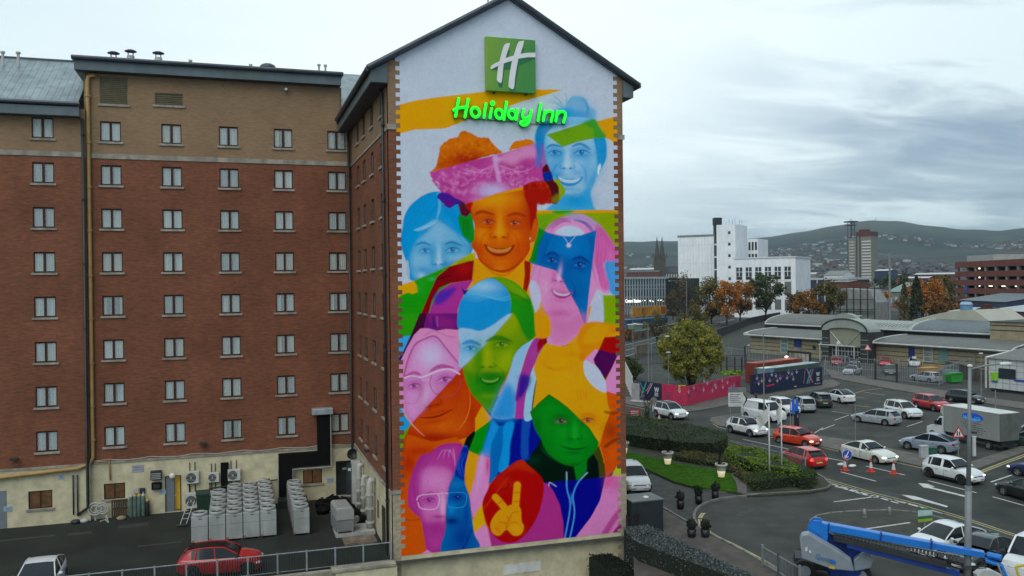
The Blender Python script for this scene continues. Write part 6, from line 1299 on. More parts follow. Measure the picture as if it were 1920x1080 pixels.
car('sedan','navy',(1975,905),(1917,894.5),'dark blue car at the right edge with one headlight lit',ROADG,lights=True)
car('coupe','bluegrey',(1768.6,852),(1697.8,842.5),'silver blue sloping-back car parked beside the grey kiosk box',PARKG)
car('estate','silver',(1659.4,798.6),(1608,792),'silver estate car parked facing left in the middle of the car park',PARKG)
car('suv','white',(1654.7,776.5),(1705.7,788),'big white car parked between the silver estate and the red car',PARKG,rails=True)
car('suv','red',(1711,763.8),(1757.6,773.3),'red crossover parked behind the white car',PARKG)
car('hatch','black',(1778,753),(1830,758.5),'black hatchback parked farthest right by the car park kerb',PARKG)
car('coupe','white',(1577.5,757.8),(1547,749.5),'white coupe-like car parked beyond the dark off-roader',PARKG,roof='blackroof')
car('suv','green',(1531,765.5),(1512,757),'dark green off-road car parked between silver and white cars',PARKG)
car('suv','silver',(1500,774.5),(1478,765.5),'silver estate-like car parked behind the blue parking sign',PARKG,rails=True)
car('suv','white',(1438,770.5),(1475,780.5),'white car parked just behind the white van',PARKG)
car('van','white',(1395.8,784.4),(1444,793),'white panel van parked at the near end of the car park',PARKG,name='parked_van')if False else put(make_car('van','white','white panel van parked at the near end of the car park','van',PARKG,name='parked_van'),'van',(1395.8,784.4),(1444,793))
car('estate','silver',(1742,718),(1712,714),'silver grey car parked closest to the green bin behind railings',STG)
car('hatch','red',(1556,679),(1561,688.5),'red car parked leftmost behind the station railings',STG)
car('hatch','black',(1585,678),(1597,687),'black car with pale bonnet parked in front of the arched entrance',STG)
car('sedan','silver',(1620,700),(1598,706),'silver car seen through the palisade left of the gate post',STG)
car('hatch','green',(1652,697),(1662,706),'dark car parked just right of the tall gate post',STG)
car('hatch','scarlet',(1672,683.5),(1670,690),'small red car nose-on in front of the station wall',STG)
car('suv','white',(1703,683),(1704,691),'white car nose-on beside the blue station door',STG)
car('sedan','silver',(1778,690),(1764,688),'pale car half hidden behind the railings by the turquoise glazing',STG)
car('suv','bluegrey',(1788,706),(1765,704),'blue car parked beside the orange skip behind the railings',STG)
car('suv','bluegrey',(1960,826),(1925,817),'pale blue car behind the box lorry at the right edge',PARKG)
car('sedan','green',(1948,842),(1906,838),'dark teal car partly hidden behind the back of the lorry',PARKG)
def car_at(kind,paint,px,py,ang,label,group=None,**kw):
 r=make_car(kind,paint,label,'car',group,**kw);p=P(px,py);r.location=(p.x,p.y,0);r.rotation_euler=(0,0,ang);return r
def heading(a,c):p,q=P(*a),P(*c);d=q-p;return math.atan2(d.y,d.x)
car_at('suv','white',1186,914,heading((1176,895),(1212,930)),'white off-road car with grey roof half hidden by the hotel corner',roof='silver')
car_at('coupe','white',1775,1035,heading((1820,1025),(1700,1048)),'white sporty car parked behind the blue lift boom',lights=False)
car_at('sedan','black',1842,1058,heading((1905,1035),(1780,1078)),'black car parked between the white sporty car and the white van')
r_=make_car('van','white','white van at the bottom right corner behind the lift basket','van',name='parked_van');p_=P(1925,1080);r_.location=(p_.x+.9,p_.y-.2,0);r_.rotation_euler=(0,0,heading((1905,1035),(1780,1078)))
car_at('hatch','scarlet',415,1072,heading((345,1056),(480,1046)),'red hatchback with black roof parked by the yard railings',roof='blackroof',darkrim=True)
car_at('coupe','white',76,1110,heading((110,1042),(62,1120)),'white car parked at the lower left of the hotel yard')
FT='traffic queue at the far junction'
for i,(x,y,pnt,kd,lb)in enumerate(((1592,594,'silver','hatch','grey car leftmost in the far queue under the grey hoarding'),(1610,592,'white','van','white van waiting with red lights at the far junction'),(1632,594,'black','hatch','dark car waiting in the far queue right of the van'),(1655,591,'red','hatch','small red car rightmost in the far queue'),(1745,588,'white','van','white minibus beside the tall conifers'),(1768,592,'black','sedan','dark car with headlights beyond the conifers'))):
 rr=make_car(kd,pnt,lb,'van' if kd=='van' else 'car',FT,name='queueing_vehicle',brake=i<4,lights=i>=4);p=P(x,y+6);rr.location=(p.x,p.y,0);rr.rotation_euler=(0,0,1.2 if i<4 else-1.6)
a,c=P(1769,826,0),P(1874,848,0);d=c-a;ang=math.atan2(d.y,d.x);Lb=d.length
lor=thing('box_lorry',(0,0,0),'grey box lorry with blue oval emblem parked facing left','lorry',local=True)
Hs=(836-776)/1600*(P(1874,848).dot(F0))+.55
Wl=2.2;Hb=.85;Ht=3.15
b=MB();b.box(-Lb,0,0,Wl,Hb,Ht);b.build('cargo_box',mat('box_grey',(.26,.27,.26),.55,.08,.6,streak=.15),lor,bevel=.03)
b=MB();b.box(-Lb-.02,.03,-.03,Wl+.03,Ht+.002,Ht+.05);b.extr([(-Lb,0.1,Ht+.05),(-Lb-.55,.3,Ht-.25),(-Lb-.6,.3,Ht-.75),(-Lb,0.05,Ht-.95)],(0,Wl-.3,0));b.build('box_roof',mat('lorry_white',(.55,.56,.53),.5,.12,1),lor)
b=MB();b.box(.003,.04,.03,Wl-.03,Hb+.02,Ht-.03);b.box(.04,.06,Wl*.48,Wl*.52,Hb,Ht-.1);b.build('rear_door',mat('lorry_rear',(.10,.11,.10),.6,.15,2),lor)
b=MB();b.box(-Lb-.2,-.1,.35,Wl-.35,.5,Hb-.01);b.box(-.35,-.05,.05,Wl-.05,.35,.5);b.build('chassis',C_['trim'],lor)
b=MB();prof=[(-Lb-.02,.35),(-Lb-1.95,.35),(-Lb-2.05,.55),(-Lb-2.0,.95),(-Lb-1.75,1.12),(-Lb-1.15,1.30),(-Lb-.55,2.1),(-Lb-.02,2.2)]
b.extr([(x,.12,z)for x,z in prof],(0,Wl-.24,0));cabo=b.build('cab',C_['white'],lor,bevel=.05)
b=MB();b.extr([(-Lb-1.02,.10,1.32),(-Lb-.52,.10,1.98),(-Lb-.28,.10,1.98),(-Lb-.28,.10,1.32)],(0,.03,0));b.extr([(-Lb-1.20,.28,1.34),(-Lb-.63,.28,2.04),(-Lb-.60,.28,2.09),(-Lb-1.17,.28,1.39)],(0,Wl-.56,0));b.build('cab_window',C_['glass'],lor)
b=MB();b.box(-Lb-2.06,-Lb-1.9,.2,.5,.85,1.0);b.build('headlight',C_['lamp'],lor);b=MB();b.box(-Lb-.9,-Lb-.75,-.12,.08,1.35,1.7);b.build('mirror',C_['trim'],lor)
t_,q_,d_=wheel_mb(.36)
for x in(-Lb-1.35,-1.15,):
 for y,rz in((.16,math.pi),(Wl-.16,0)):
  w=MB();w.v,w.f,w.mi=list(t_.v),list(t_.f),list(t_.mi);o=w.build('wheel',C_['tyre'],lor,smooth=True);o.location=(x,y,.36);o.rotation_euler=(0,0,rz)
  w=MB();w.v,w.f,w.mi=list(q_.v),list(q_.f),list(q_.mi);w.build('rim',C_['rim'],o)
b=MB();cx_,cz_=-Lb*.46,Ht-.62
b.extr([(cx_+1.08*math.cos(t*math.pi/16),-.006,cz_+.38*math.sin(t*math.pi/16))for t in range(32)],(0,.008,0));em=b.build('oval_emblem',mat('emblem_blue',(.01,.10,.62),.4),lor)
b=MB();[b.extr([(cx_-.9+.2*i+.07*math.cos(t*math.pi/4),-.011,cz_-.05-.01*i+.15*math.sin(t*math.pi/4))for t in range(8)],(0,.004,0))for i in range(5)];b.extr([(cx_+x,-.009,cz_+z)for x,z in((-.95,-.06),(.95,-.10),(.7,-.26),(.2,-.34),(-.3,-.34),(-.75,-.24))],(0,.002,0));[b.tube([(cx_+.32+.2*i+.09*math.cos(t),-.012,cz_-.06+.12*math.sin(t))for t in(.7,1.6,2.6,3.6,4.6,5.5)],.025,4)for i in range(3)];b.build('emblem_lettering',mat('emblem_pale',(.08,.42,.8),.4),em)
b=MB()
for i in range(6):
 if i==0:continue
 n_=[0,4,5,6,5,4][i];x=cx_-1.1+i*.12
 for q in range(n_):w_=rnd.uniform(.18,.42);b.box(x,x+w_,-.004,.002,cz_-.55-.17*i,cz_-.49-.17*i);x+=w_+.09
b.build('small_print',mat('print_dark',(.06,.06,.07),.6),lor)
b=MB();b.box(cx_-.9,cx_-.15,-.004,.002,cz_-.52,cz_-.46);b.box(cx_+.1,cx_+.9,-.004,.002,cz_-.52,cz_-.46);b.build('red_print',mat('print_red',(.35,.04,.04),.6),lor)
lor.location=(c.x,c.y,0);lor.rotation_euler=(0,0,ang)
# ==== city
B={}
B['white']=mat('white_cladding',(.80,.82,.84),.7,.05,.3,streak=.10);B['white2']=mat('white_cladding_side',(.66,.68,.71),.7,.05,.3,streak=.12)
B['dglass']=mat('dark_glazing',(.025,.035,.042),.15,.2,.5,spec=.7);B['conc']=mat('concrete_grey',(.22,.22,.21),.85,.15,.4,streak=.2);B['brick']=mat('far_brick',(.13,.045,.032),.9,.15,.5)
B['roofg']=mat('ribbed_roof_grey',(.15,.155,.145),.6,.10,.4,metal=.0,spec=.25,streak=.1);B['fascw']=mat('white_edge',(.45,.46,.45),.5);B['sand']=mat('sand_block',(.27,.225,.14),.9,.14,1.2);B['darkm']=mat('dark_metal',(.02,.022,.024),.6)
B['tgl']=mat('turquoise_glass',(.13,.22,.21),.25,.1,1);B['bdoor']=mat('blue_door',(.01,.02,.14),.5);B['pgreen']=mat('pale_green_roof',(.27,.295,.265),.5,.08,.6)
B['slate2']=mat('slate_roof',(.045,.047,.055),.7,.2,.6);B['bluem']=mat('blue_shed',(.02,.035,.08),.5);B['bgr']=mat('blue_grey_roof',(.14,.165,.18),.55,.08,.5,metal=.0,spec=.3,streak=.15);B['orangeh']=mat('orange_hoarding',(.48,.22,.02),.7,.3,.5);B['wbr']=mat('brown_wall',(.12,.085,.06),.9,.25,.5)
def frame3(A,Bq,z0=0):
 A=Vector((A.x,A.y,z0));u=Vector((Bq.x-A.x,Bq.y-A.y,0));Lx=u.length;u.normalize();n=Vector((-u.y,u.x,0))
 if n.dot(A)<0:n=-n
 return(lambda s,v,z:A+u*s+n*v+Vector((0,0,z))),u,n,Lx
def fbox(mb,Fp,s0,s1,v0,v1,z0,z1):mb.add([Fp(s0,v0,z0),Fp(s1,v0,z0),Fp(s1,v1,z0),Fp(s0,v1,z0),Fp(s0,v0,z1),Fp(s1,v0,z1),Fp(s1,v1,z1),Fp(s0,v1,z1)],[(3,2,1,0),(4,5,6,7),(0,1,5,4),(1,2,6,5),(2,3,7,6),(3,0,4,7)])
def hz_at(px,py,A):
 return PD(px,py,math.hypot(A.x,A.y)).z
def winset(root,Fp,rects,m,v=-.06,side=None,nm='window'):
 for i,(s0,s1,z0,z1)in enumerate(rects):
  b=MB()
  if side is None:fbox(b,Fp,s0,s1,v,.1,z0,z1)
  else:fbox(b,Fp,side-.1,side+.06,s0,s1,z0,z1)
  b.build(nm,m,root)
D0=385
A,Bq=PD(1272,540,384),PD(1339.5,540,380);Fp,u,n,Lx=frame3(A,Bq);hA=hz_at(1272,445,A)
wo=thing('white_office_building',(A.x,A.y,0),'large white windowless office block with taller tower and low wing','building')
b=MB();fbox(b,Fp,0,Lx,0,40,0,hA);b.build('main_block',B['white'],wo)
b=MB();fbox(b,Fp,-.2,Lx+.2,-.2,40.2,hA,hA+.8);b.build('parapet',B['conc'],wo)
b=MB()
for k in range(1,4):fbox(b,Fp,0,Lx,-.04,.02,hA*k/4.2+6,hA*k/4.2+6.15)
for k in range(1,12):fbox(b,Fp,Lx*k/12,Lx*k/12+.12,-.03,.02,2,hA)
b.build('panel_joints',B['white2'],wo)
A2,B2=PD(1339.5,540,379.8),PD(1344.5,540,379.5);F2,*_,L2=frame3(A2,B2);b=MB();fbox(b,F2,0,L2,.5,20,0,hA-.5);b.build('stair_glazing',B['dglass'],wo)
b=MB();[fbox(b,F2,0,L2,.3,.5,hA-4-k*5.4,hA-3.4-k*5.4)for k in range(5)];b.build('floor_band',B['white'],wo)
A3,B3=PD(1344.5,540,371),PD(1379.5,540,368.4);F3,u3,n3,L3=frame3(A3,B3);h3=hz_at(1360,421.5,A3)
b=MB();fbox(b,F3,0,L3,0,16,0,h3);b.build('tower',B['white'],wo)
winset(wo,F3,[(L3*.62,L3*.75,hz_at(1370,y+2.6,A3),hz_at(1370,y-2.6,A3))for y in(436.5,458,479.5,501,522.5)],B['dglass'])
b=MB();[fbox(b,F3,0,L3+.02,-.03,.02,hz_at(1360,y,A3),hz_at(1360,y,A3)+.12)for y in(433,454,475,497,518)];b.build('tower_joints',B['white2'],wo)
b=MB();[b.tube([F3(s,6,h3),F3(s,6,h3+rnd.uniform(1.5,3))],.06,4)for s in(2,3.5,5,6,8,9)];b.build('roof_rail',B['darkm'],wo)
A4=PD(1346,540,384);b=MB();c=Vector((A4.x,A4.y,0));b.cbox((c.x,c.y,hA-4),2.8,3,hz_at(1346,422,A4)-hA+4,-.3);b.cbox((c.x,c.y,hz_at(1346,422,A4)),3.3,3.4,hz_at(1346,408.5,A4)-hz_at(1346,422,A4),-.3);b.build('flue_stack',mat('stack_black',(.01,.014,.02),.6),wo)
A5,B5=PD(1402,540,392),PD(1422,540,390.5);F5,*_,L5=frame3(A5,B5);h5=hz_at(1410,448,A5);b=MB();fbox(b,F5,0,L5,0,14,0,h5);b.build('rear_wing',B['white'],wo)
winset(wo,F5,[(L5*(.12+.3*k),L5*(.30+.3*k),h5-2-5.2*j-3,h5-2-5.2*j+.6)for k in range(3)for j in range(2)],B['dglass'])
A6,B6=PD(1377,540,349),PD(1492,540,343);F6,u6,n6,L6=frame3(A6,B6);h6=hz_at(1377,485.5,A6)
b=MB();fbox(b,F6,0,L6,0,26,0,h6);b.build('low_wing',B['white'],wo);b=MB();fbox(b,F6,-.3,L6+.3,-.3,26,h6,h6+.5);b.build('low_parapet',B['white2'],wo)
dd=F6(0,0,0)
for k in range(6):
 s0=L6*(.035+.158*k);s1=s0+L6*.10
 for(za,zb_)in((h6-7.0,h6-3.4),(h6-14.5,h6-9.2),(h6-20,h6-16)):
  b=MB();fbox(b,F6,s0,s1,-.05,.1,za,zb_);w=b.build('window',B['dglass']if za>h6-8 else mat('grey_louvre_panel',(.13,.135,.13),.7),wo)
  if za>h6-8:b=MB();fbox(b,F6,(s0+s1)/2-.12,(s0+s1)/2+.12,-.09,-.051,za,zb_);fbox(b,F6,s0,s1,-.09,-.051,(za+zb_)/2-.1,(za+zb_)/2+.1);b.build('mullion',B['white'],w);b=MB();fbox(b,F6,s0,s1,-.05,.1,za-1.3,za-.1);b.build('spandrel',B['darkm'],w)
A,Bq=PD(1150,560,372),PD(1251,560,380);Fp,u,n,Lx=frame3(A,Bq);hT=hz_at(1180,521,A);so=thing('station_office_building',(A.x,A.y,0),'long glass office with pale columns and lit station lettering','building')
b=MB();fbox(b,Fp,0,Lx,0,20,3.5,hT-.6);b.build('glass_wall',B['dglass'],so);b=MB();fbox(b,Fp,-.5,Lx+.5,-.8,20,hT-.6,hT+.4);b.build('roof_slab',mat('grey_steel',(.25,.30,.33),.5),so)
b=MB();fbox(b,Fp,-.3,Lx,-.7,.2,3.2,4.2);b.build('canopy',B['conc'],so)
for k in range(21):b=MB();s=Lx*k/20;fbox(b,Fp,s-.28,s+.28,-.5,.15,0.0,hT-.6);b.build('column',mat('grey_steel',(.25,.30,.33),.5),so)
for z in(hT-3.4,hT-5.0,hT-8.6):b=MB();fbox(b,Fp,0,Lx,-.25,.05,z,z+.35);b.build('floor_band',mat('grey_steel',(.25,.30,.33)),so)
for k in range(13):b=MB();s=Lx*(.3+.7*rnd.random());z=5.9+rnd.uniform(-.4,.5);fbox(b,Fp,s,s+.7,-.3,-.2,z,z+.4);b.build('lit_lamp',mat('warm_lamp',(.9,.85,.6),.5,emit=(1,.9,.6),estr=1.2),so)
sl_=PD(1203,563,371);ln=thing('station_lettering',(sl_.x,sl_.y,4.2),'white lit letters reading Central Station above the glass office canopy','sign');b=MB();e0=PD(1171,567,371.0);e1=PD(1203,566.5,371.9);uu=(e1-e0);uu.z=0
place_text(b,'Central Station',2.1,(e1.x-uu.normalized().x*.2,e1.y-uu.normalized().y*.2,e1.z-.1),(uu.x,uu.y,0),ext=.08,align='RIGHT',bold=.02,space=.95,sx=.56);b.build('letters',mat('lit_white',(.9,.9,.85),.5,emit=(1,.97,.85),estr=1.1),ln)
A,Bq=PD(1250,560,366),PD(1274,560,362);Fp,u,n,Lx=frame3(A,Bq);o=thing('dark_glass_block',(A.x,A.y,0),'dark green glass block joining the station office and the white building','building');b=MB();fbox(b,Fp,0,Lx,0,14,0,hz_at(1255,522,A));b.build('glass_wall',mat('dark_green_glass',(.012,.022,.02),.2),o);b=MB();[fbox(b,Fp,Lx*k/5-.1,Lx*k/5+.1,-.15,0,0,hz_at(1255,523,A))for k in range(6)];b.build('mullion',B['darkm'],o)
cd=900;o=thing('twin_spire_church',tuple(PD(1238,520,cd)[:2])+(0,),'distant dark stone church with two thin spires','church');stn=mat('church_stone',(.075,.068,.055),.95,.15,.2)
for px,tip,hw_ in((1232.5,443,3.2),(1242,443,3.2)):
 c=PD(px,520,cd);zb_=PD(px,483,cd).z;zt=PD(px,tip,cd).z;b=MB();b.cbox((c.x,c.y,0),hw_*2,hw_*2,zb_,-.4);b.build('tower',stn,o)
 b=MB();b.lathe([(hw_*.98,zb_),(hw_*.5,(zb_*.5+zt*.5)),(.12,zt)],(c.x,c.y,0),8);b.build('spire',stn,o);b=MB();[b.lathe([(.7,zb_),(.5,zb_+2.5),(.05,zb_+6)],(c.x+dx,c.y+dy,0),5)for dx in(-hw_,hw_)for dy in(-hw_,hw_)];b.build('pinnacle',stn,o)
c0,c1=PD(1243,520,cd),PD(1276,520,cd+5);Fp,u,n,Lx=frame3(c0,c1);zr=PD(1255,499,cd).z;ze=PD(1255,511,cd).z;b=MB();fbox(b,Fp,0,Lx,0,14,0,ze);b.build('nave_wall',stn,o);b=MB();b.add([Fp(0,0,ze),Fp(Lx,0,ze),Fp(Lx,7,zr),Fp(0,7,zr),Fp(0,14,ze),Fp(Lx,14,ze)],[(0,1,2,3),(3,2,5,4),(0,3,4),(1,5,2)]);b.build('roof',B['slate2'],o)
winset(o,Fp,[(Lx*k/7+.5,Lx*k/7+1.7,ze-5,ze-1.5)for k in range(6)],B['fascw'])
cd=1100;A,Bq=PD(1607,540,cd),PD(1634,540,cd-8);Fp,u,n,Lx=frame3(A,Bq);zt=PD(1612,443,cd).z;o=thing('tower_block',(A.x,A.y,0),'tall slim grey tower block with pale balcony bands and dark red top','building');tg=mat('tower_grey',(.20,.19,.165),.9,.08,.1)
A0=PD(1591,540,cd+4);F0_,_,_,L0_=frame3(A0,PD(1607,540,cd));b=MB();fbox(b,F0_,0,L0_,0,16,0,zt-2);fbox(b,Fp,0,Lx,0,16,0,zt);b.build('core',tg,o)
lt=mat('balcony_pale',(.62,.60,.55),.8);nf=17
for k in range(nf):
 z=2+(zt-6)*k/nf
 b=MB();fbox(b,Fp,Lx*.36,Lx,-.5,.1,z+.2,z+1.7);b.build('balcony_band',lt,o);b=MB();fbox(b,F0_,L0_*.15,L0_*.75,-.4,.1,z+.5,z+1.4);b.build('balcony_band',lt,o)
 b=MB();fbox(b,Fp,Lx*.04,Lx*.24,-.3,.1,z+.5,z+1.4);b.build('balcony_band',tg,o)
b=MB();fbox(b,Fp,Lx*.2,Lx*.27,-.6,.2,0,zt);fbox(b,Fp,-.5,.5,-.6,.2,0,zt);b.build('stair_shaft',mat('shaft_dark',(.06,.055,.05),.9),o)
b=MB();fbox(b,Fp,-.5,Lx+.5,-.8,16,zt,zt+5);fbox(b,Fp,Lx*.1,Lx*.6,2,12,zt+5,zt+8);b.build('roof_storey',mat('dark_red_cladding',(.10,.025,.025),.8),o)
cm=PD(1597,540,cd+16);o=thing('lattice_mast',(cm.x,cm.y,0),'dark lattice mast with flat top platform left of the tower block','mast');zt2=PD(1597,417,cd+16).z;b=MB()
for dx,dy in((-3,-3),(3,-3),(3,3),(-3,3)):b.tube([(cm.x+dx,cm.y+dy,0),(cm.x+dx*.9,cm.y+dy*.9,zt2)],.45,4)
for k in range(14):z=zt2*k/14;b.tube([(cm.x-3,cm.y-3,z),(cm.x+3,cm.y-3,z+zt2/14)],.25,3);b.tube([(cm.x+3,cm.y-3,z),(cm.x-3,cm.y-3,z+zt2/14)],.25,3)
b.build('lattice',B['darkm'],o);b=MB();b.cbox((cm.x,cm.y,zt2),12,12,1.4);b.cbox((cm.x,cm.y,zt2-4),9,9,.8);b.tube([(cm.x,cm.y,zt2),(cm.x,cm.y,zt2+5)],.3,4);b.build('platform',B['darkm'],o)
hm_=PD(1642,425,6150);o=thing('hilltop_mast',(hm_.x,hm_.y,0),'thin mast on the summit of the hill','mast');b=MB();b.tube([(hm_.x,hm_.y,hm_.z-20),(hm_.x,hm_.y,PD(1642,409,6150).z)],1.6,4);b.build('mast',B['darkm'],o);b=MB();b.cbox((hm_.x,hm_.y,hm_.z-15),30,20,24);b.build('hut',B['darkm'],o)
A,Bq=PD(1791,560,305),PD(1960,560,262);Fp,u,n,Lx=frame3(A,Bq);o=thing('multi_storey_car_park',(A.x,A.y,0),'long red brick multi storey car park with open dark decks','car park');zf=lambda y:hz_at(1793,y,A)
for ya,yb_ in((491.5,502.5),(509.5,519.5),(525,535),(540,550),(556,566)):b=MB();fbox(b,Fp,0,Lx,0,30,zf(yb_),zf(ya));b.build('deck_band',mat('parapet_brick',(.16,.050,.036),.9,.1,.5),o)
b=MB();fbox(b,Fp,.5,Lx,3,30,0,zf(492));b.build('dark_interior',mat('deck_dark',(.012,.012,.012),.9),o);b=MB();fbox(b,Fp,0,Lx,-.02,2,0,zf(572));b.build('base_wall',B['brick'],o)
for k in range(11):
 s=.8+Lx*k/8.4;
 if s<Lx:b=MB();fbox(b,Fp,s-.5,s+.5,.15,.9,0,zf(492));b.build('column',B['conc'],o)
b=MB()
for ya,ks in((506,(1,)),(522,(1,)),(537,(1,2,3,4)),(552,(4,))):
 for k in ks:fbox(b,Fp,Lx*(.07+.145*k),Lx*(.07+.145*k)+.9,1.5,2.2,zf(ya),zf(ya)+.5)
b.build('deck_lamp',mat('deck_lamp',(.9,.9,.8),.5,emit=(1,.9,.7),estr=1.5),o)
C1,C2=PD(1813,500,300),PD(1863,500,288);F1,*_,L1=frame3(C1,C2);b=MB();fbox(b,F1,0,L1,0,9,zf(492),hz_at(1820,479.5,C1));b.build('plant_room',mat('pale_panel',(.33,.34,.33),.8),o)
b=MB();fbox(b,Fp,Lx*.135,Lx*.165,-.15,0,zf(549),zf(535));b.build('blue_sign',mat('sign_blue',(.02,.06,.32),.6),o)
def shed(name,label,px0,px1,ybase,yeave,yridge,d0,d1,dep,mw,mr,cat='building',wins=0):
 A,Bq=PD(px0,ybase,d0),PD(px1,ybase,d1);Fp,u,n,Lx=frame3(A,Bq);ze=hz_at(px0,yeave,A);q=PD(px0,yridge,math.hypot(A.x,A.y)+dep/2).z;o=thing(name,(A.x,A.y,0),label,cat)
 b=MB();fbox(b,Fp,0,Lx,0,dep,0,ze);b.build('wall',mw,o);b=MB();b.add([Fp(-.3,-.5,ze),Fp(Lx+.3,-.5,ze),Fp(Lx+.3,dep/2,q),Fp(-.3,dep/2,q),Fp(-.3,dep+.5,ze),Fp(Lx+.3,dep+.5,ze),Fp(-.3,dep/2,q-.2)],[(0,1,2,3),(3,2,5,4)]);b.build('roof',mr,o)
 b=MB();b.add([Fp(0,0,ze),Fp(0,dep/2,q-.05),Fp(0,dep,ze)],[(0,1,2)]);b.add([Fp(Lx,0,ze),Fp(Lx,dep/2,q-.05),Fp(Lx,dep,ze)],[(0,2,1)]);b.build('gable',mw,o)
 if wins:winset(o,Fp,[(Lx*(.1+.85*k/wins),Lx*(.1+.85*k/wins)+Lx*.35/wins,ze*.4,ze*.75)for k in range(wins)],B['fascw'])
 return o
shed('blue_shed','dark blue shed with long grey blue roof in front of the car park',1801,1888,585,562.5,549,262,240,22,B['bluem'],B['bgr'],wins=3)
shed('white_roof_shed','low shed with wide pale roof at the right edge',1853,1990,590,581,566,225,205,26,B['wbr'],mat('pale_roof',(.36,.39,.40),.5,.08,.6))
shed('pale_roof_shed','small pale flat shed left of the blue drum tank',1779,1809,590,583.5,575,240,235,14,B['darkm'],mat('pale_roof',(.36,.39,.40)))
p=PD(1812,588,218);o=thing('blue_tank',(p.x,p.y,0),'round light blue water tank between the sheds','tank');b=MB();b.lathe([(1.25,0),(1.25,hz_at(1812,570,p)-.4),(1.3,hz_at(1812,568,p)-.3)],(p.x,p.y,0),16);b.build('drum',mat('tank_blue',(.12,.27,.42),.5),o);b=MB();b.lathe([(1.38,hz_at(1812,568,p)-.35),(1.0,hz_at(1812,566,p)),(.1,hz_at(1812,565.5,p))],(p.x,p.y,0),16);b.build('lid',mat('tank_lid',(.25,.38,.5),.5),o)
A=PD(1813,598,190);Bq=PD(1890,600,186);Fp,u,n,Lx=frame3(A,Bq);o=thing('brick_arch',(A.x,A.y,0),'dark brick arch with a square brick chimney behind the station roof','arch');z0=hz_at(1813,602,A);zt=hz_at(1850,575,A);b=MB();pts=[(Lx/2-Lx/2*math.cos(t*math.pi/12),z0+(zt-z0)*math.sin(t*math.pi/12))for t in range(13)];inn=[(Lx/2+(s-Lx/2)*.80,z0+(z-z0)*.68)for s,z in pts]
for k in range(12):b.extr([Fp(pts[k][0],0,pts[k][1]),Fp(pts[k+1][0],0,pts[k+1][1]),Fp(inn[k+1][0],0,inn[k+1][1]),Fp(inn[k][0],0,inn[k][1])],n*1.5)
fbox(b,Fp,0,Lx*.1,0,1.5,0,z0);fbox(b,Fp,Lx*.9,Lx,0,1.5,0,z0);b.build('arch_ring',mat('dark_brick',(.045,.022,.018),.9),o);b=MB();fbox(b,Fp,Lx*.40,Lx*.56,-.6,1,0,zt+.5);b.build('chimney',mat('dark_red_brick',(.08,.02,.02),.9),o);b=MB();fbox(b,Fp,Lx*.12,Lx*.88,.4,.7,0,z0+(zt-z0)*.45);b.build('glazing',B['fascw'],o)
shed('green_roof_house','low building with pale green hipped roof behind the conifers',1664,1712,575,547,530,420,410,22,B['conc'],mat('green_roof',(.16,.24,.22),.6),wins=4)
shed('red_roof_terrace','red roofed terrace behind the green roofed building',1672,1703,560,536,523,560,555,14,B['brick'],mat('red_tile',(.10,.035,.025),.9))
A,Bq=PD(1566,580,330),PD(1643,580,322);Fp,u,n,Lx=frame3(A,Bq);o=thing('grey_gable_hoarding',(A.x,A.y,0),'large pale grey gable wall behind a dark scaffold frame','building');z1,z2=hz_at(1570,541,A),hz_at(1640,575,A)
b=MB();b.extr([Fp(0,0,0),Fp(Lx,0,0),Fp(Lx,0,hz_at(1643,566,A)),Fp(Lx*.82,0,hz_at(1630,543,A)),Fp(Lx*.15,0,z1),Fp(0,0,hz_at(1566,551,A))],n*8);b.build('wall',mat('pale_render',(.27,.28,.27),.9,.1,.5,streak=.2),o)
b=MB();[fbox(b,Fp,Lx*k/6-.12,Lx*k/6+.12,-1.2,-.9,0,z1+.6)for k in range(7)];[fbox(b,Fp,0,Lx,-1.25,-.95,zz_,zz_+.25)for zz_ in(z1-4,z1-7.5,3)];b.build('frame',B['darkm'],o)
A,Bq=PD(1519,540,500),PD(1590,540,490);Fp,u,n,Lx=frame3(A,Bq);o=thing('flat_roof_office',(A.x,A.y,0),'low dark office with thin white roof edge right of the white building','building');zt=hz_at(1540,521.5,A);b=MB();fbox(b,Fp,0,Lx,0,25,0,zt-1);b.build('wall',B['bluem'],o);b=MB();fbox(b,Fp,-.5,Lx+.5,-.6,25,zt-1,zt+.2);b.build('roof_edge',B['fascw'],o);b=MB();[fbox(b,Fp,Lx*k/5-.35,Lx*k/5+.35,-.4,0,0,zt-1)for k in range(6)];b.build('column',B['fascw'],o)
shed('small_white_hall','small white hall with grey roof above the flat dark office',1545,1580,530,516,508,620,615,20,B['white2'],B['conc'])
for i,(x0_,x1_,yb_,yt,d_,m_,rm_,lb)in enumerate(((1450,1530,520,512,900,'conc','fascw','long low warehouse with yellowish roof left of the tower block'),(1640,1668,520,505,950,'bluem','fascw','dark building with white roofline right of the tower block'),(1690,1740,530,519,700,'bluem','fascw','low dark warehouse above the conifers'),(1715,1790,522,512,900,'brick','fascw','low brick warehouse left of the car park'),(1175,1235,520,508,800,'brick','slate2','brick terrace left of the church'),(1180,1225,512,503,1000,'conc','fascw','grey warehouse behind the brick terrace'),(1550,1590,545,526,460,'brick','conc','low red brick block under the flat dark office'),(1600,1665,556,538,520,'conc','slate2','long slate roofed sheds in front of the tower block'),(1880,1960,480,478,1500,'conc','bgr','pale blue roof far above the car park'),(1640,1700,545,535,640,'wbr','roofg','grey roofed workshop beyond the lamp mast'))):shed('distant_building',lb,x0_,x1_,yb_+18,yt+3,yt,d_,d_-6,20,B[m_],B[rm_])
A,Bq=P(1407,661),P(1853,700);Fp,u,n,Lx=frame3(A,Bq);st=thing('station_hall',(A.x,A.y,0),'long low sand coloured station hall with grey curved roofs and arched entrance','station')
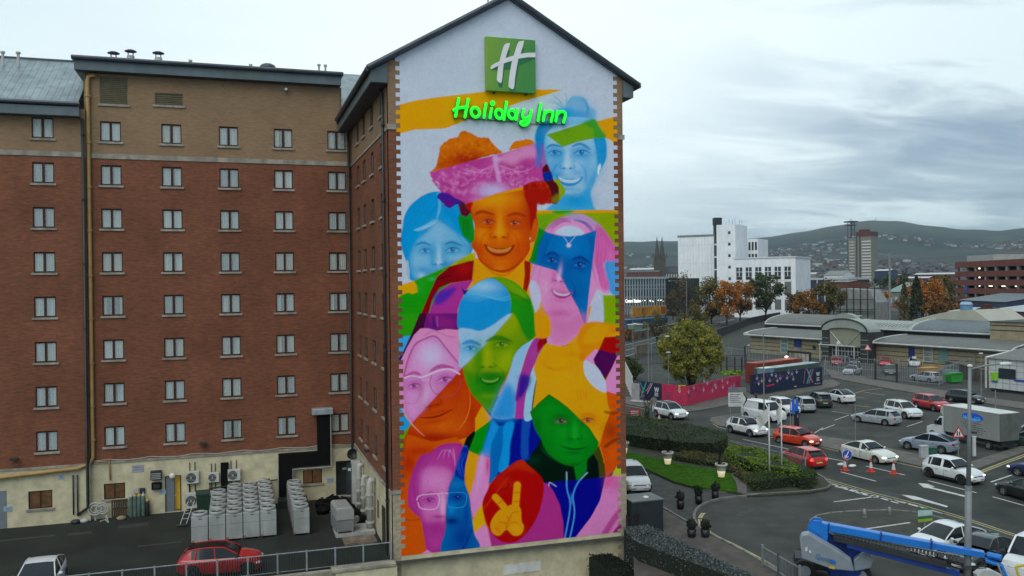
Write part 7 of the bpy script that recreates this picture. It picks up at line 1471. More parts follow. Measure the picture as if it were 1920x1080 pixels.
def s_at(px,py=660):
 d=ray(px,py);k=(A.x*n.x+A.y*n.y)/(d.x*n.x+d.y*n.y);q=Vector((d.x*k-A.x,d.y*k-A.y,0));return q.dot(u)
ev=3.55
def s_av(px,v):
 d=ray(px,610);k=((A+n*v).dot(n))/(d.x*n.x+d.y*n.y);return Vector((d.x*k-A.x,d.y*k-A.y,0)).dot(u)
def pz(px,py,v):
 d=ray(px,py);k=((A+n*v).dot(n))/(Vector((d.x,d.y,0)).dot(n));return CZ+d.z*k
sL,sA0,sA1,sR=0,s_at(1557),s_at(1643),s_at(1884)
b=MB();fbox(b,Fp,0,sA0,0,9,0,ev);fbox(b,Fp,sA1,sR+2,0,9,0,ev);b.build('wall',B['sand'],st)
b=MB();[fbox(b,Fp,s0,s1,-.02,.01,z,z+.1)for z in(.75,1.5,2.25,3.0)for s0,s1 in((0,sA0),(sA1,sR))];b.build('course_lines',B['darkm'],st)
zl=pz(1644,624,8.5);zu0=zl+.7;zu1=pz(1644,599.5,15)
def curved(s0,s1,v0,z0,v1,z1,nm,m,bulge,k=8,edge=True):
 b=MB();pts=[(v0+(v1-v0)*(1-math.cos(t/k*math.pi/2))**bulge,z0+(z1-z0)*math.sin(t/k*math.pi/2))for t in range(k+1)]
 for(va,za),(vb,zb2)in zip(pts,pts[1:]):b.quad(Fp(s0,va,za),Fp(s1,va,za),Fp(s1,vb,zb2),Fp(s0,vb,zb2))
 o=b.build(nm,m,st,smooth=True)
 b=MB();nn=int((s1-s0)/.9);
 for i in range(nn):
  s=s0+(s1-s0)*i/nn
  for(va,za),(vb,zb2)in zip(pts,pts[1:]):b.quad(Fp(s,va,za+.05),Fp(s+.08,va,za+.05),Fp(s+.08,vb,zb2+.05),Fp(s,vb,zb2+.05))
 b.build('roof_ribs',m,o)
 b=MB()
 for s in(s0,s1):b.tube([Fp(s,v,z)for v,z in pts],.14,5)
 b.tube([Fp(s0,v0,z0),Fp(s1,v0,z0)],.14,5);b.build('roof_edge',B['fascw'],o);return pts
curved(-.8,sA0,-.9,ev+.05,8.5,zl,'lower_roof',B['roofg'],1.0);curved(sA1,sR+1.5,-.9,ev+.05,8.5,zl,'lower_roof',B['roofg'],1.0)
b=MB();fbox(b,Fp,s_av(1436,9),s_av(1863,9),8.6,8.9,ev,zu0+.1);b.build('clerestory',B['darkm'],st)
curved(s_av(1441,9),s_av(1570,9),8.0,zu0,16,zu1+.6,'upper_roof',B['roofg'],1.0);curved(s_av(1592,9),s_av(1713,9),8.0,zu0,15,zu1,'glazed_roof',B['pgreen'],1.0);curved(s_av(1714.5,9),s_av(1863,9),8.0,zu0,15.5,zu1+.5,'upper_roof',B['bgr'],1.0)
b=MB();s0,s1=s_av(1640,10),s_av(1712,10)
rp_=lambda th:(8.0+7*(1-math.cos(th)),zu0+(zu1-zu0)*math.sin(th)+.07)
for i in range(11):
 s=s0+(s1-s0)*i/11
 for ta,tb in((.35,.6),(.6,.85)):(va,za),(vb,zb2)=rp_(ta),rp_(tb);b.quad(Fp(s+.3,va,za),Fp(s+(s1-s0)/11-.2,va,za),Fp(s+(s1-s0)/11-.2,vb,zb2),Fp(s+.3,vb,zb2))
b.build('roof_light',mat('roof_glazing',(.07,.10,.09),.2,.2,2,spec=.7),st)
b=MB();fbox(b,Fp,0,sR,16.2,17,0,zu1-.2);b.build('rear_wall',B['sand'],st)
sa=s_av(1718,16);sb=s_av(1866,16);b=MB();k=14;pts=[(sa+(sb-sa)*t/k,zu1+.2+2.1*math.sin(math.pi*min(1,(t/k)*.62+.0))if t<k*.8 else zu1+.2+1.98*(1-(t/k-.8)/.2)**1.0)for t in range(k+1)]
for(x0_,z0_),(x1_,z1_)in zip(pts,pts[1:]):b.quad(Fp(x0_,15,z0_),Fp(x1_,15,z1_),Fp(x1_,26,z1_),Fp(x0_,26,z0_));b.quad(Fp(x0_,15,zu1-1),Fp(x1_,15,zu1-1),Fp(x1_,15,z1_),Fp(x0_,15,z0_))
b.build('pale_vault',mat('pale_vault',(.38,.37,.30),.5,.06,.5),st)
b=MB();s0,s1=s_av(1863,8),s_av(1990,8);fbox(b,Fp,s0,s1,7,20,0,pz(1880,604,7));b.build('rear_block',B['sand'],st);b=MB();[fbox(b,Fp,s0,s1,6.95,7,pz(1880,y,7),pz(1880,y,7)+.12)for y in(611,620)];fbox(b,Fp,s0-.2,s1,6.8,20,pz(1880,604,7),pz(1880,603,7));b.build('dark_courses',B['darkm'],st)
def hall_panel(x0_,x1_,y0_,y1_,m,nm,bars=0,v=-.05):
 s0,s1=s_at(x0_),s_at(x1_);za,zb_=max(.05,pz((x0_+x1_)/2,y1_,0)),min(3.4,pz((x0_+x1_)/2,y0_,0));b=MB();fbox(b,Fp,s0,s1,v,.1,za,zb_);w=b.build(nm,m,st)
 if bars:b=MB();[fbox(b,Fp,s0-.08,s1+.08,v-.05,v,za+(zb_-za)*k/bars-.05,za+(zb_-za)*k/bars+.05)for k in range(bars+1)];fbox(b,Fp,s0-.1,s0,v-.05,v,za,zb_);fbox(b,Fp,s1,s1+.1,v-.05,v,za,zb_);b.build('frame',B['fascw'],w)
hall_panel(1465,1477.5,636,661,B['tgl'],'window',3);hall_panel(1490,1503,637,662,B['conc'],'door');hall_panel(1490,1503,637,650,B['bdoor'],'door_canopy',0,-.2);hall_panel(1703.5,1715,648,672,B['bdoor'],'door');hall_panel(1733,1748,650,678,B['conc'],'window',3);hall_panel(1760,1778,652,680,B['tgl'],'turquoise_glazing')
for x_,m_ in((1527,B['darkm']),(1543,B['darkm'])):
 s=s_at(x_);b=MB();z=2.0;b.add([Fp(s+.42*math.cos(t*math.pi/8),-.06,z+.42*math.sin(t*math.pi/8))for t in range(16)],[tuple(range(16))]);b.build('round_vent',m_,st)
s=s_at(1545);b=MB();fbox(b,Fp,s-.5,s+.5,-.5,0,2.6,3.3);b.build('wall_unit',B['fascw'],st)
e0,e1=sA0,sA1;ec=(e0+e1)/2;zc=pz(1600,622,-2.2);zp=pz(1600,599,-2.2);R1=(e1-e0)/2
for a0_,a1_ in((e0,e0+R1*.30),(e1-R1*.30,e1)):b=MB();fbox(b,Fp,a0_,a1_,-2.2,2,0,zc);b.build('entrance_pier',mat('dark_banded_stone',(.030,.034,.032),.8,.2,1),st)
b=MB();[fbox(b,Fp,a0_-.03,a1_+.03,-2.24,-2.18,z,z+.14)for a0_,a1_ in((e0,e0+R1*.30),(e1-R1*.30,e1))for z in(.8,1.6,2.4,3.2,4.0)];b.build('pier_bands',B['conc'],st)
def arc_pts(r0,zb0,ztp,m=14):return[(ec-r0*math.cos(t*math.pi/m),zb0+(ztp-zb0)*math.sin(t*math.pi/m))for t in range(m+1)]
o1=arc_pts(R1,zc,zp);o2=arc_pts(R1*.68,zc+.1,zp-1.5)
b=MB()
for k in range(14):b.extr([Fp(o1[k][0],-2.4,o1[k][1]),Fp(o1[k+1][0],-2.4,o1[k+1][1]),Fp(o2[k+1][0],-2.4,o2[k+1][1]),Fp(o2[k][0],-2.4,o2[k][1])],n*.5)
b.build('arch_ring',B['pgreen'],st);b=MB();b.tube([Fp(s,-2.42,z+.05)for s,z in o1],.14,5);b.build('arch_edge',B['darkm'],st)
b=MB()
for k in range(14):b.quad(Fp(o1[k][0],-2.4,o1[k][1]),Fp(o1[k+1][0],-2.4,o1[k+1][1]),Fp(o1[k+1][0],1.2,o1[k+1][1]),Fp(o1[k][0],1.2,o1[k][1]))
b.build('barrel_roof',B['pgreen'],st,smooth=True)
b=MB();b.extr([Fp(s,-2.0,z)for s,z in o2]+[Fp(o2[-1][0],-2.0,2.75),Fp(o2[0][0],-2.0,2.75)],n*.2);b.build('tympanum',mat('tympanum_panel',(.24,.245,.18),.7,.08,1),st)
b=MB();[b.tube([Fp(ec+sg*R1*.66,-2.1,zc),Fp(ec+sg*R1*.06,-2.1,2.7)],.07,4)for sg in(-1,1)];b.build('brace',B['fascw'],st)
b=MB();fbox(b,Fp,e0+R1*.3,e1-R1*.3,-1.2,-1.0,0,2.7);b.build('entrance_glazing',B['dglass'],st);b=MB();[fbox(b,Fp,e0+R1*(.3+.14*k),e0+R1*(.3+.14*k)+.1,-1.3,-1.2,0,2.7)for k in range(11)];[fbox(b,Fp,e0+R1*.3,e1-R1*.3,-1.31,-1.21,z,z+.1)for z in(.9,1.8,2.6)];b.build('glazing_bars',B['fascw'],st)
b=MB();[b.tube([Fp(e0+R1*q,-4.2,0),Fp(e0+R1*q,-4.2,3.0)],.09,6)for q in(.25,1.0,1.75)];b.tube([Fp(e0+R1*.2,-4.2,3.0),Fp(e0+R1*1.8,-4.2,3.0)],.1,5);b.build('canopy_post',B['fascw'],st)
q1=arc_pts(R1*.62,pz(1575,604,9),pz(1575,587.5,9));q1=[(s_-ec+s_av(1582,9),z_)for s_,z_ in q1];b=MB()
for k in range(14):
 b.quad(*(Fp(q1[i][0],v,q1[i][1])for i,v in((k,9),(k+1,9),(k+1,10.5),(k,10.5))))
b.extr([Fp(s,9,z)for s,z in q1],n*.3);b.build('rear_vault',B['pgreen'],st,smooth=False)
A7=P(1854.5,733);A8=P(1985,748);F7,u7,n7,L7=frame3(A7,A8);h7=hz_at(1855,671,A7);o=thing('white_tiled_building',(A7.x,A7.y,0),'white tiled building with lime green square logo at the right edge','building');zb7=hz_at(1856,727,A7)
b=MB();fbox(b,F7,0,L7,0,14,zb7,h7);b.build('tiled_wall',mat('white_tile',(.50,.52,.52),.5,.05,1),o);b=MB();fbox(b,F7,.1,L7,.3,14,0,zb7);b.build('plinth',B['darkm'],o)
b=MB()
for k in range(1,10):fbox(b,F7,L7*k/9.5-.02,L7*k/9.5+.02,-.012,.0,zb7,h7)
for k in range(1,5):fbox(b,F7,0,L7,-.013,-.001,zb7+(h7-zb7)*k/5,zb7+(h7-zb7)*k/5+.035)
b.build('tile_joints',mat('joint_grey',(.10,.10,.10),.8),o)
b=MB();b.add([F7(-.2,-.3,h7),F7(L7,-.3,h7),F7(L7,12,h7+2.6),F7(2.6,12,h7+2.6)],[(0,1,2,3)]);b.add([F7(-.2,-.3,h7),F7(2.6,12,h7+2.6),F7(2.6,12,h7)],[(0,1,2)]);b.build('roof',B['roofg'],o);b=MB();b.tube([F7(-.2,-.3,h7),F7(1.0,5,h7+.9),F7(1.6,8,h7+1.3),F7(2.2,10.5,h7+2.3),F7(2.8,12.2,h7+2.7)],.2,5);b.tube([F7(-.2,-.3,h7),F7(-.2,-.3,zb7)],.12,5);b.build('roof_edge',B['fascw'],o)
s7=lambda px:(PD(px,700,math.hypot(A7.x,A7.y))-PD(1854.5,700,math.hypot(A7.x,A7.y))).length
b=MB();fbox(b,F7,s7(1877),s7(1915),-.08,.05,hz_at(1877,708,A7),hz_at(1877,689,A7));b.build('window',B['dglass'],o)
b=MB();fbox(b,F7,s7(1859.5),s7(1875.5),-.09,.02,hz_at(1860,713,A7),hz_at(1860,697.5,A7));lg=b.build('green_logo',mat('lime_logo',(.22,.50,.02),.5),o);b=MB();b.extr([F7(s7(x_),-.11,hz_at(1860,y_,A7))for x_,y_ in((1861,714.5),(1866,711.5),(1870,713),(1875,711),(1874,715.5),(1863,716))],n7*.02);b.build('logo_wave',mat('logo_blue',(.03,.10,.25),.5),lg)
b=MB();fbox(b,F7,s7(1912),s7(1935),-.09,.02,hz_at(1860,710,A7),hz_at(1860,706.5,A7));b.build('blue_sign',mat('sign_blue',(.02,.06,.32)),o)
hm3=[mat('house_white',(.42,.42,.40),.9),mat('house_brick',(.11,.06,.045),.9),mat('house_grey',(.20,.20,.19),.9)];rf3=[mat('tile_dark',(.05,.045,.045),.9),mat('tile_red',(.10,.05,.04),.9)]
protoh=[]
for i,(w_,d_,h_)in enumerate(((10,8,5.5),(22,9,6),(14,9,7),(34,14,7))):
 b=MB();b.box(-w_/2,w_/2,-d_/2,d_/2,-3,h_);b.m=1;b.add([(-w_/2-.3,-d_/2-.3,h_),(w_/2+.3,-d_/2-.3,h_),(w_/2+.3,0,h_+3),(-w_/2-.3,0,h_+3),(-w_/2-.3,d_/2+.3,h_),(w_/2+.3,d_/2+.3,h_)],[(0,1,2,3),(3,2,5,4),(0,3,4),(1,5,2)]);b.m=0
 for m_ in range(3):o=b.build('hillside_house',[hm3[m_],rf3[(i+m_)%2]]);protoh.append(o.data);bpy.data.objects.remove(o)
rh=random.Random(5);cnt=0;rest=MB()
while cnt<4400:
 px=rh.uniform(1100,2020)if rh.random()<.8 else rh.uniform(1400,1960);r=rh.uniform(650,1500)if cnt<330 else 800+3900*rh.random()**1.3
 a=math.atan((px-960)/FPX)+PSI;x,y=r*math.sin(a),r*math.cos(a);k=math.sin(x*.004+1)*math.sin(y*.0031)+.4*math.sin(x*.011)
 if r>2500 and k<rh.uniform(-.3,.5):cnt+=.3;continue
 if 1260<px<1520 and r<900 or 1585<px<1640 and r<1200:continue
 z=terrain_z(x,y);rz=rh.choice([.2,.9,1.6])+rh.uniform(-.1,.1)
 if r<1500 and cnt<290:
  me_=rh.choice(protoh);o=bpy.data.objects.new('distant_house',me_);COL.objects.link(o);o.location=(x,y,z);o.rotation_euler=(0,0,rz);tag(o,'one of the many small distant houses of the town below the hills','house','distant houses below the hills')
 else:
  w_,d_,h_=rh.choice(((12,9,6),(24,9,6),(16,10,7),(40,18,8)if r<2500 else(12,9,6)));sc=1+.35*(r>2500);rest.m=rh.choice([0,1,1,2]);c_,s_=math.cos(rz),math.sin(rz);w_*=sc;
  rest.cbox((x,y,z-2),w_,d_,h_+2,rz);rest.m=3;rest.add([(x+(X_*c_-Y_*s_),y+(X_*s_+Y_*c_),z+Z_)for X_,Y_,Z_ in((-w_/2,-d_/2,h_),(w_/2,-d_/2,h_),(w_/2,0,h_+3),(-w_/2,0,h_+3),(-w_/2,d_/2,h_),(w_/2,d_/2,h_))],[(0,1,2,3),(3,2,5,4)])
 cnt+=1
o=rest.build('distant_town',hm3+[rf3[0]]);tag(o,'hazy mass of small roofs and walls spreading up the hill slopes','town',kind='stuff')
# ==== green
LEAF={};LEAFGAIN=1.6
def leafm(name,c1,c2,c3,scale=1.2):
 global nt,N,L
 m=bpy.data.materials.new('leaf_'+name);m.use_nodes=True;nt=m.node_tree;N=nt.nodes.new;L=nt.links.new;b=nt.nodes['Principled BSDF'];b.inputs['Roughness'].default_value=.8;b.inputs['Specular IOR Level'].default_value=.2
 g=nd('ShaderNodeNewGeometry');n=nd('ShaderNodeTexNoise');L(g.outputs['Position'],n.inputs['Vector']);n.inputs['Scale'].default_value=scale;n.inputs['Detail'].default_value=4
 f=smath('ADD',smath('MULTIPLY',n.outputs[0],.75),smath('MULTIPLY',g.outputs['Random Per Island'],.25))
 c1,c2,c3=[tuple(v*LEAFGAIN for v in c)for c in(c1,c2,c3)]
 L(ramp(f,[(.35,c1),(.5,c2),(.66,c3)]),b.inputs['Base Color']);LEAF[name]=m;return m
leafm('willow',(.060,.060,.014),(.125,.125,.022),(.21,.20,.036),.6);leafm('autumn',(.050,.035,.012),(.13,.065,.016),(.24,.085,.018),.35);leafm('orange',(.10,.045,.010),(.24,.085,.012),(.36,.14,.02),.4)
leafm('green',(.012,.022,.010),(.030,.045,.016),(.060,.072,.020),.5);leafm('olive',(.03,.033,.014),(.065,.060,.020),(.12,.085,.025),.5);leafm('brown',(.035,.026,.014),(.075,.050,.022),(.12,.07,.03),.5);leafm('conifer',(.008,.018,.012),(.014,.030,.018),(.026,.045,.024),1.2)
leafm('hedge',(.014,.026,.008),(.028,.048,.012),(.050,.074,.018),2.5);leafm('hedge_bright',(.045,.075,.010),(.080,.130,.014),(.125,.180,.022),2.0);leafm('hedge_grey',(.030,.040,.040),(.055,.068,.068),(.105,.120,.118),6.0);leafm('dark',(.004,.007,.004),(.008,.012,.007),(.014,.018,.010),5.0);leafm('groundcover',(.028,.032,.010),(.060,.062,.018),(.10,.085,.03),1.5)
bark=mat('bark',(.040,.032,.025),.95,.3,3)
def leaves(name,pts,size,m,parent,nrm_up=.3,seed=0,aspect=.6):
 r=np.random.RandomState(seed);n=len(pts);pts=np.asarray(pts,float)
 d=r.normal(size=(n,3));d[:,2]*=.8;d/=np.linalg.norm(d,axis=1)[:,None];e=r.normal(size=(n,3));e-=(e*d).sum(1)[:,None]*d;e/=np.linalg.norm(e,axis=1)[:,None]
 s=size*r.uniform(.6,1.4,n)[:,None];a,c=d*s*.5,e*s*.5*aspect
 off=np.array(parent['_w']if parent is not None and not parent.get('_local')else(0,0,0))
 v=np.stack([pts-a,pts+c*1.0,pts+a,pts-c*1.0],1).reshape(-1,3)-off
 me=bpy.data.meshes.new(name);me.vertices.add(4*n);me.vertices.foreach_set('co',v.ravel());me.loops.add(4*n);me.loops.foreach_set('vertex_index',np.arange(4*n,dtype=np.int32));me.polygons.add(n);me.polygons.foreach_set('loop_start',np.arange(0,4*n,4,dtype=np.int32));me.update(calc_edges=True);me.materials.append(m)
 o=bpy.data.objects.new(name,me);COL.objects.link(o);o.parent=parent;o['_w']=parent['_w']if parent is not None else(0,0,0);return o
def clump_pts(c,rx,ry,rz,n,nc,seed,low=.0,fill=.34,surf=.75):
 r=np.random.RandomState(seed);cc=[]
 while len(cc)<nc:
  q=r.uniform(-1,1,3);l=np.linalg.norm(q)
  if l>1 or l<surf*r.rand()or q[2]<-1+low:continue
  cc.append(q)
 cc=np.array(cc);k=r.randint(0,nc,n);w=r.uniform(.6,1.3,nc)*fill
 q=r.normal(size=(n,3));q/=np.linalg.norm(q,axis=1)[:,None];q*=(r.rand(n)**.45)[:,None]*w[k][:,None]
 p=cc[k]+q;return p*np.array([rx,ry,rz])+np.array(c)
def limbs(mb,base,top,n,spread,r0,seed,fork=.35,sub=2):
 r=random.Random(seed);base=Vector(base)
 H_=top-base.z;fz=base.z+H_*fork
 mb.tube([base,base+Vector((r.uniform(-.1,.1),r.uniform(-.1,.1),(fz-base.z)*.5)),Vector((base.x,base.y,fz))],[r0,r0*.8,r0*.7],7)
 for i in range(n):
  a=2*math.pi*i/n+r.uniform(-.3,.3);s=spread*r.uniform(.4,1);z=fz-H_*r.uniform(0,.1);tz=base.z+H_*r.uniform(.65,.98)
  p0=Vector((base.x,base.y,z));p2=Vector((base.x+math.cos(a)*s,base.y+math.sin(a)*s,tz));p1=(p0+p2)/2+Vector((math.cos(a)*s*.15,math.sin(a)*s*.15,-H_*.04))
  mb.tube([p0,p1,p2],[r0*.5,r0*.3,r0*.08],5)
  for j in range(sub):
   t=r.uniform(.35,.8);q=p0.lerp(p2,t);a2=a+r.uniform(-1.2,1.2);mb.tube([q,q+Vector((math.cos(a2)*s*.3,math.sin(a2)*s*.3,H_*r.uniform(.08,.2)))],[r0*.2,r0*.05],4)
def tree(px,py,ytop,wpx,leaf,label,n=1600,nc=26,trunk=.28,size=None,seed=1,group=None,base=None,sparse=1,dist=None,name='tree',rzf=None,bare=False,cat='tree'):
 p=P(px,py)if dist is None else PD(px,py,dist);b0=Vector((p.x,p.y,0 if base is None else base));dist_=math.hypot(p.x,p.y);top=PD(px,ytop,dist_).z;Rw=wpx/2/FPX*dist_;H_=top-b0.z
 o=thing(name,b0,label,cat,group);b=MB();limbs(b,b0,b0.z+H_*.92,9 if not bare else 16,Rw*.8,max(.12,H_*.022),seed,fork=trunk*.9,sub=2 if not bare else 6);b.build('trunk',bark,o)
 cz=b0.z+H_*(1+trunk)/2;rz=H_*(1-trunk)/2
 if n:leaves('crown',clump_pts((b0.x,b0.y,cz),Rw*1.04,Rw*1.04,rz,int(n*1.9),nc,seed,surf=.8,fill=.34),size or max(.18,dist_/FPX*3.6),LEAF[leaf],o,seed=seed)
 return o
AT='autumn trees along the raised road'
pw=P(1296,727);o=thing('willow_tree',(pw.x,pw.y,0),'large rounded yellow green tree with many stems behind the pink hoarding','tree');dw=math.hypot(pw.x,pw.y);topw=PD(1296,603,dw).z;Rw=58/FPX*dw
b=MB();r_=random.Random(3)
for i in range(15):
 a=2*math.pi*i/15;s=Rw*r_.uniform(.35,.85);tz=topw*r_.uniform(.6,.88);b.tube([(pw.x+math.cos(a)*.25,pw.y+math.sin(a)*.25,0),(pw.x+math.cos(a)*s*.35,pw.y+math.sin(a)*s*.35,tz*.5),(pw.x+math.cos(a)*s,pw.y+math.sin(a)*s,tz)],[.14,.09,.03],5)
 for j in range(4):t=r_.uniform(.3,.9);q=Vector((pw.x+math.cos(a)*s*t,pw.y+math.sin(a)*s*t,tz*t));a2=a+r_.uniform(-1,1);b.tube([q,q+Vector((math.cos(a2)*.9,math.sin(a2)*.9,r_.uniform(.8,1.6)))],[.04,.012],3)
b.build('trunk',bark,o)
pt=clump_pts((pw.x,pw.y,topw*.54),Rw,Rw,topw*.47,42000,460,4,fill=.13,surf=.7);zrel=(pt[:,2]-topw*.12)/(topw*.88);keep=np.random.RandomState(2).rand(len(pt))<np.clip(.45+zrel*1.1,.25,1);leaves('crown',pt[keep],.22,LEAF['willow'],o,seed=5)
tree(1334,609,525,80,'olive','olive and brown tree, left one of the autumn row by the raised road',2200,34,.22,seed=11,group=AT)
tree(1363,611,527,50,'orange','bright orange tree, second of the autumn row',1500,22,.25,seed=12,group=AT)
tree(1388,606,523,46,'autumn','rusty orange tree, third of the autumn row beside the dark green tree',1700,24,.25,seed=13,group=AT)
tree(1436,592,511,66,'green','dark green round tree in front of the white office block',2600,30,.28,seed=14,dist=318)
tree(1285,612,512,46,'brown','bare twiggy tree in front of the white block corner',260,12,.2,seed=15,bare=True)
tree(1262,600,540,34,'brown','second bare tree left of the bare twiggy one',200,12,.2,seed=16,bare=True)
tree(1232,652,588,44,'olive','small thin street tree on the near side of the raised road',420,14,.35,seed=17,bare=True)
tree(1300,640,575,52,'olive','brownish bushy tree just behind the willow-like tree',1200,22,.12,seed=18)
tree(1320,610,560,40,'brown','low brown bush tree beside the autumn row',700,14,.1,seed=181)
tree(1492,592,535,44,'brown','thin brown tree right of the dark green tree',900,18,.25,seed=19,bare=True,dist=318)
tree(1522,600,548,54,'autumn','low rusty tree over the station roof, left of its taller neighbour',1600,22,.15,seed=20,dist=300)
tree(1552,596,530,56,'olive','taller olive and orange tree beside the grey gable',2000,24,.2,seed=21,dist=305)
tree(1655,592,546,34,'orange','small orange tree right of the scaffold frame',900,14,.25,seed=22)
BT='autumn trees in front of the brick car park'
tree(1745,585,520,48,'orange','bright orange tree in front of the brick car park',1500,22,.15,seed=23,group=BT,dist=330)
tree(1775,585,516,60,'olive','green and gold tree touching the brick car park',1700,22,.1,seed=24,group=BT,dist=345)
tree(1712,590,532,50,'autumn','rusty tree behind the conifers',1200,18,.1,seed=25,group=BT,dist=350)
tree(1760,596,548,50,'autumn','low copper coloured tree below the bright orange one',1000,18,.1,seed=26,group=BT,dist=300)
tree(1680,560,505,44,'green','dark round tree beyond the green roofed building',900,16,.1,seed=27,dist=520)
tree(1640,548,522,30,'green','small dark tree at the foot of the tower block',500,12,.1,seed=28,dist=700)
def conifer(px,py,ytop,wpx,leaf,label,n,seed):
 p=P(px,py);d_=math.hypot(p.x,p.y);top=PD(px,ytop,d_).z;Rw=wpx/2/FPX*d_;o=thing('conifer_tree',(p.x,p.y,0),label,'tree');b=MB();b.tube([(p.x,p.y,0),(p.x,p.y,top*.95)],[.25,.03],6);b.build('trunk',bark,o)
 r=np.random.RandomState(seed);t=r.rand(n)**.8;a=r.rand(n)*6.283;lump=1+.18*np.sin(t*40+a*3);rad=Rw*np.clip((1-t)**.55*1.05,.08,1)*np.sqrt(r.uniform(.35,1,n))*lump;leaves('crown',np.stack([p.x+rad*np.cos(a),p.y+rad*np.sin(a),.2+t*(top-.3)],1),.55,LEAF[leaf],o,seed=seed)
conifer(1696,606,530,21,'olive','narrow brownish conifer, left of a pair behind the station roof',1500,31);conifer(1719,606,517,27,'conifer','tall dark conifer, right of a pair behind the station roof',2600,32)
tree(1190,712,668,44,'green','dark shrub growing beside the white roadside fence',900,20,.05,size=.3,seed=41,name='shrub',cat='shrub')
tree(1180,640,612,20,'autumn','small red shrub by the raised road',300,8,.1,seed=42,name='shrub',cat='shrub')
def scatter_stuff(name,label,cat,pts,size,m,seed=0,kind='stuff'):
 o=leaves(name,pts,size,m,None,seed=seed);tag(o,label,cat,kind=kind);return o
r=np.random.RandomState(9);pts=[]
for i in range(240):
 px=r.uniform(1150,1960);d_=r.uniform(520,2600);a=math.atan((px-960)/FPX)+PSI;x,y=d_*math.sin(a),d_*math.cos(a);z=terrain_z(x,y)
 if 1260<px<1525 and d_<800:continue
 k=60;pts.append(np.stack([x+r.normal(0,9,k),y+r.normal(0,9,k),z+np.abs(r.normal(0,4.5,k))],1))
scatter_stuff('distant_trees','scattered dark trees among the distant roofs','trees',np.concatenate(pts),3.2,LEAF['green'],3)
def hedge(name,label,poly,h,leaf,n,size,seed,base=.12,rough=.08,round_=0):
 pl=[(q.x,q.y)for q in[P(x,y,0)for x,y in poly]]if not isinstance(poly[0],Vector)else[(q.x,q.y)for q in poly]
 cx=sum(p[0]for p in pl)/len(pl);cy=sum(p[1]for p in pl)/len(pl);o=thing(name,(cx,cy,base),label,'hedge' if 'hedge' in name else 'plant');b=MB();b.prism([(cx+(x-cx)*.97,cy+(y-cy)*.97)for x,y in pl],base,base+h-.06);b.build('core',mat('hedge_core',(.008,.013,.006),.95),o)
 r=np.random.RandomState(seed);A_=np.array(pl);x0,y0=A_.min(0);x1,y1=A_.max(0);out=[]
 def inside(x,y):
  c=np.zeros(len(x),bool);
  for i in range(len(A_)):(ax,ay),(bx,by)=A_[i],A_[i-1];c^=((ay>y)!=(by>y))&(x<(bx-ax)*(y-ay)/(by-ay+1e-12)+ax)
  return c
 nt_=int(n*.6);X=r.uniform(x0,x1,nt_*5);Y=r.uniform(y0,y1,nt_*5);k=inside(X,Y);X,Y=X[k][:nt_],Y[k][:nt_]
 lump=rough*(np.sin(X*2.1+seed)+np.sin(Y*1.7+X*.9)+np.sin(X*5.3)*.5);out.append(np.stack([X,Y,base+h+lump*.6+r.normal(0,.03,len(X))],1))
 per=[(A_[i-1],A_[i])for i in range(len(A_))];Ls=np.array([np.linalg.norm(b_-a_)for a_,b_ in per]);ne=n-nt_;ch=r.choice(len(per),ne,p=Ls/Ls.sum());t=r.rand(ne);a_=np.array([per[c][0]for c in ch]);b_=np.array([per[c][1]for c in ch]);q=a_+(b_-a_)*t[:,None]
 out.append(np.stack([q[:,0]+r.normal(0,.05+rough*.4,ne),q[:,1]+r.normal(0,.05+rough*.4,ne),base+r.rand(ne)*h],1));leaves('foliage',np.concatenate(out),size,LEAF[leaf],o,seed=seed);return o
hedge('clipped_hedge','long dark clipped hedge behind the lawn planters',[(1150,800),(1172,799),(1240,812),(1300,822),(1362,834),(1364,850),(1340,858),(1290,856),(1230,848),(1172,838),(1150,834)],1.08,'hedge',9000,.13,51)
hedge('leafy_hedge','bright green leafy hedge beside the kerb railing',[(1362,868),(1372,858),(1420,868),(1470,888),(1500,903),(1488,914),(1430,903),(1385,888)],1.0,'hedge_bright',7000,.14,52,rough=.14)
hedge('border_plants','low brownish border planting between lawn and hedges',[(1262,858),(1300,857),(1345,861),(1366,872),(1385,890),(1420,905),(1422,920),(1400,912),(1380,896),(1352,880),(1300,872),(1264,866)],.4,'groundcover',5000,.13,53,rough=.15)
hedge('low_hedge','low clipped hedge in front of the flagpoles',[(1408,915),(1420,905),(1494,893),(1500,905),(1492,915),(1440,921),(1412,925)],.7,'hedge',4500,.11,54)
hedge('end_hedge','rounded dark hedge at the pavement corner',[(1480,905),(1470,893),(1500,895),(1525,902),(1531,912),(1520,920),(1500,920),(1490,915)],.8,'hedge',3000,.12,55)
hedge('verge_plants','rough grassy planting between the dark hedge and the main road',[(1150,784),(1200,790),(1290,808),(1362,831),(1360,836),(1300,824),(1230,812),(1150,803)],.5,'groundcover',4000,.16,56,rough=.2)
Hg=[Vector(v)for v in((19.5,39.9,0),(19.9,42.5,0),(21.35,42.3,0),(21.6,40.5,0),(22.3,33.5,0),(22.9,27,0),(21.9,27,0),(21.0,34.5,0))]
hedge('grey_hedge','large clipped grey green hedge at the corner of the gable',Hg,3.6,'hedge_grey',16000,.075,57,base=-2.5,rough=.04)
hedge('dark_low_hedge','dark clipped hedge at the foot of the gable wall',[Vector(v)for v in((18.3,41.9,0),(18.3,43.4,0),(19.6,43.4,0),(19.8,42.6,0),(19.4,39.8,0),(18.6,39.6,0))],1.95,'dark',5000,.08,58,base=-2.5)
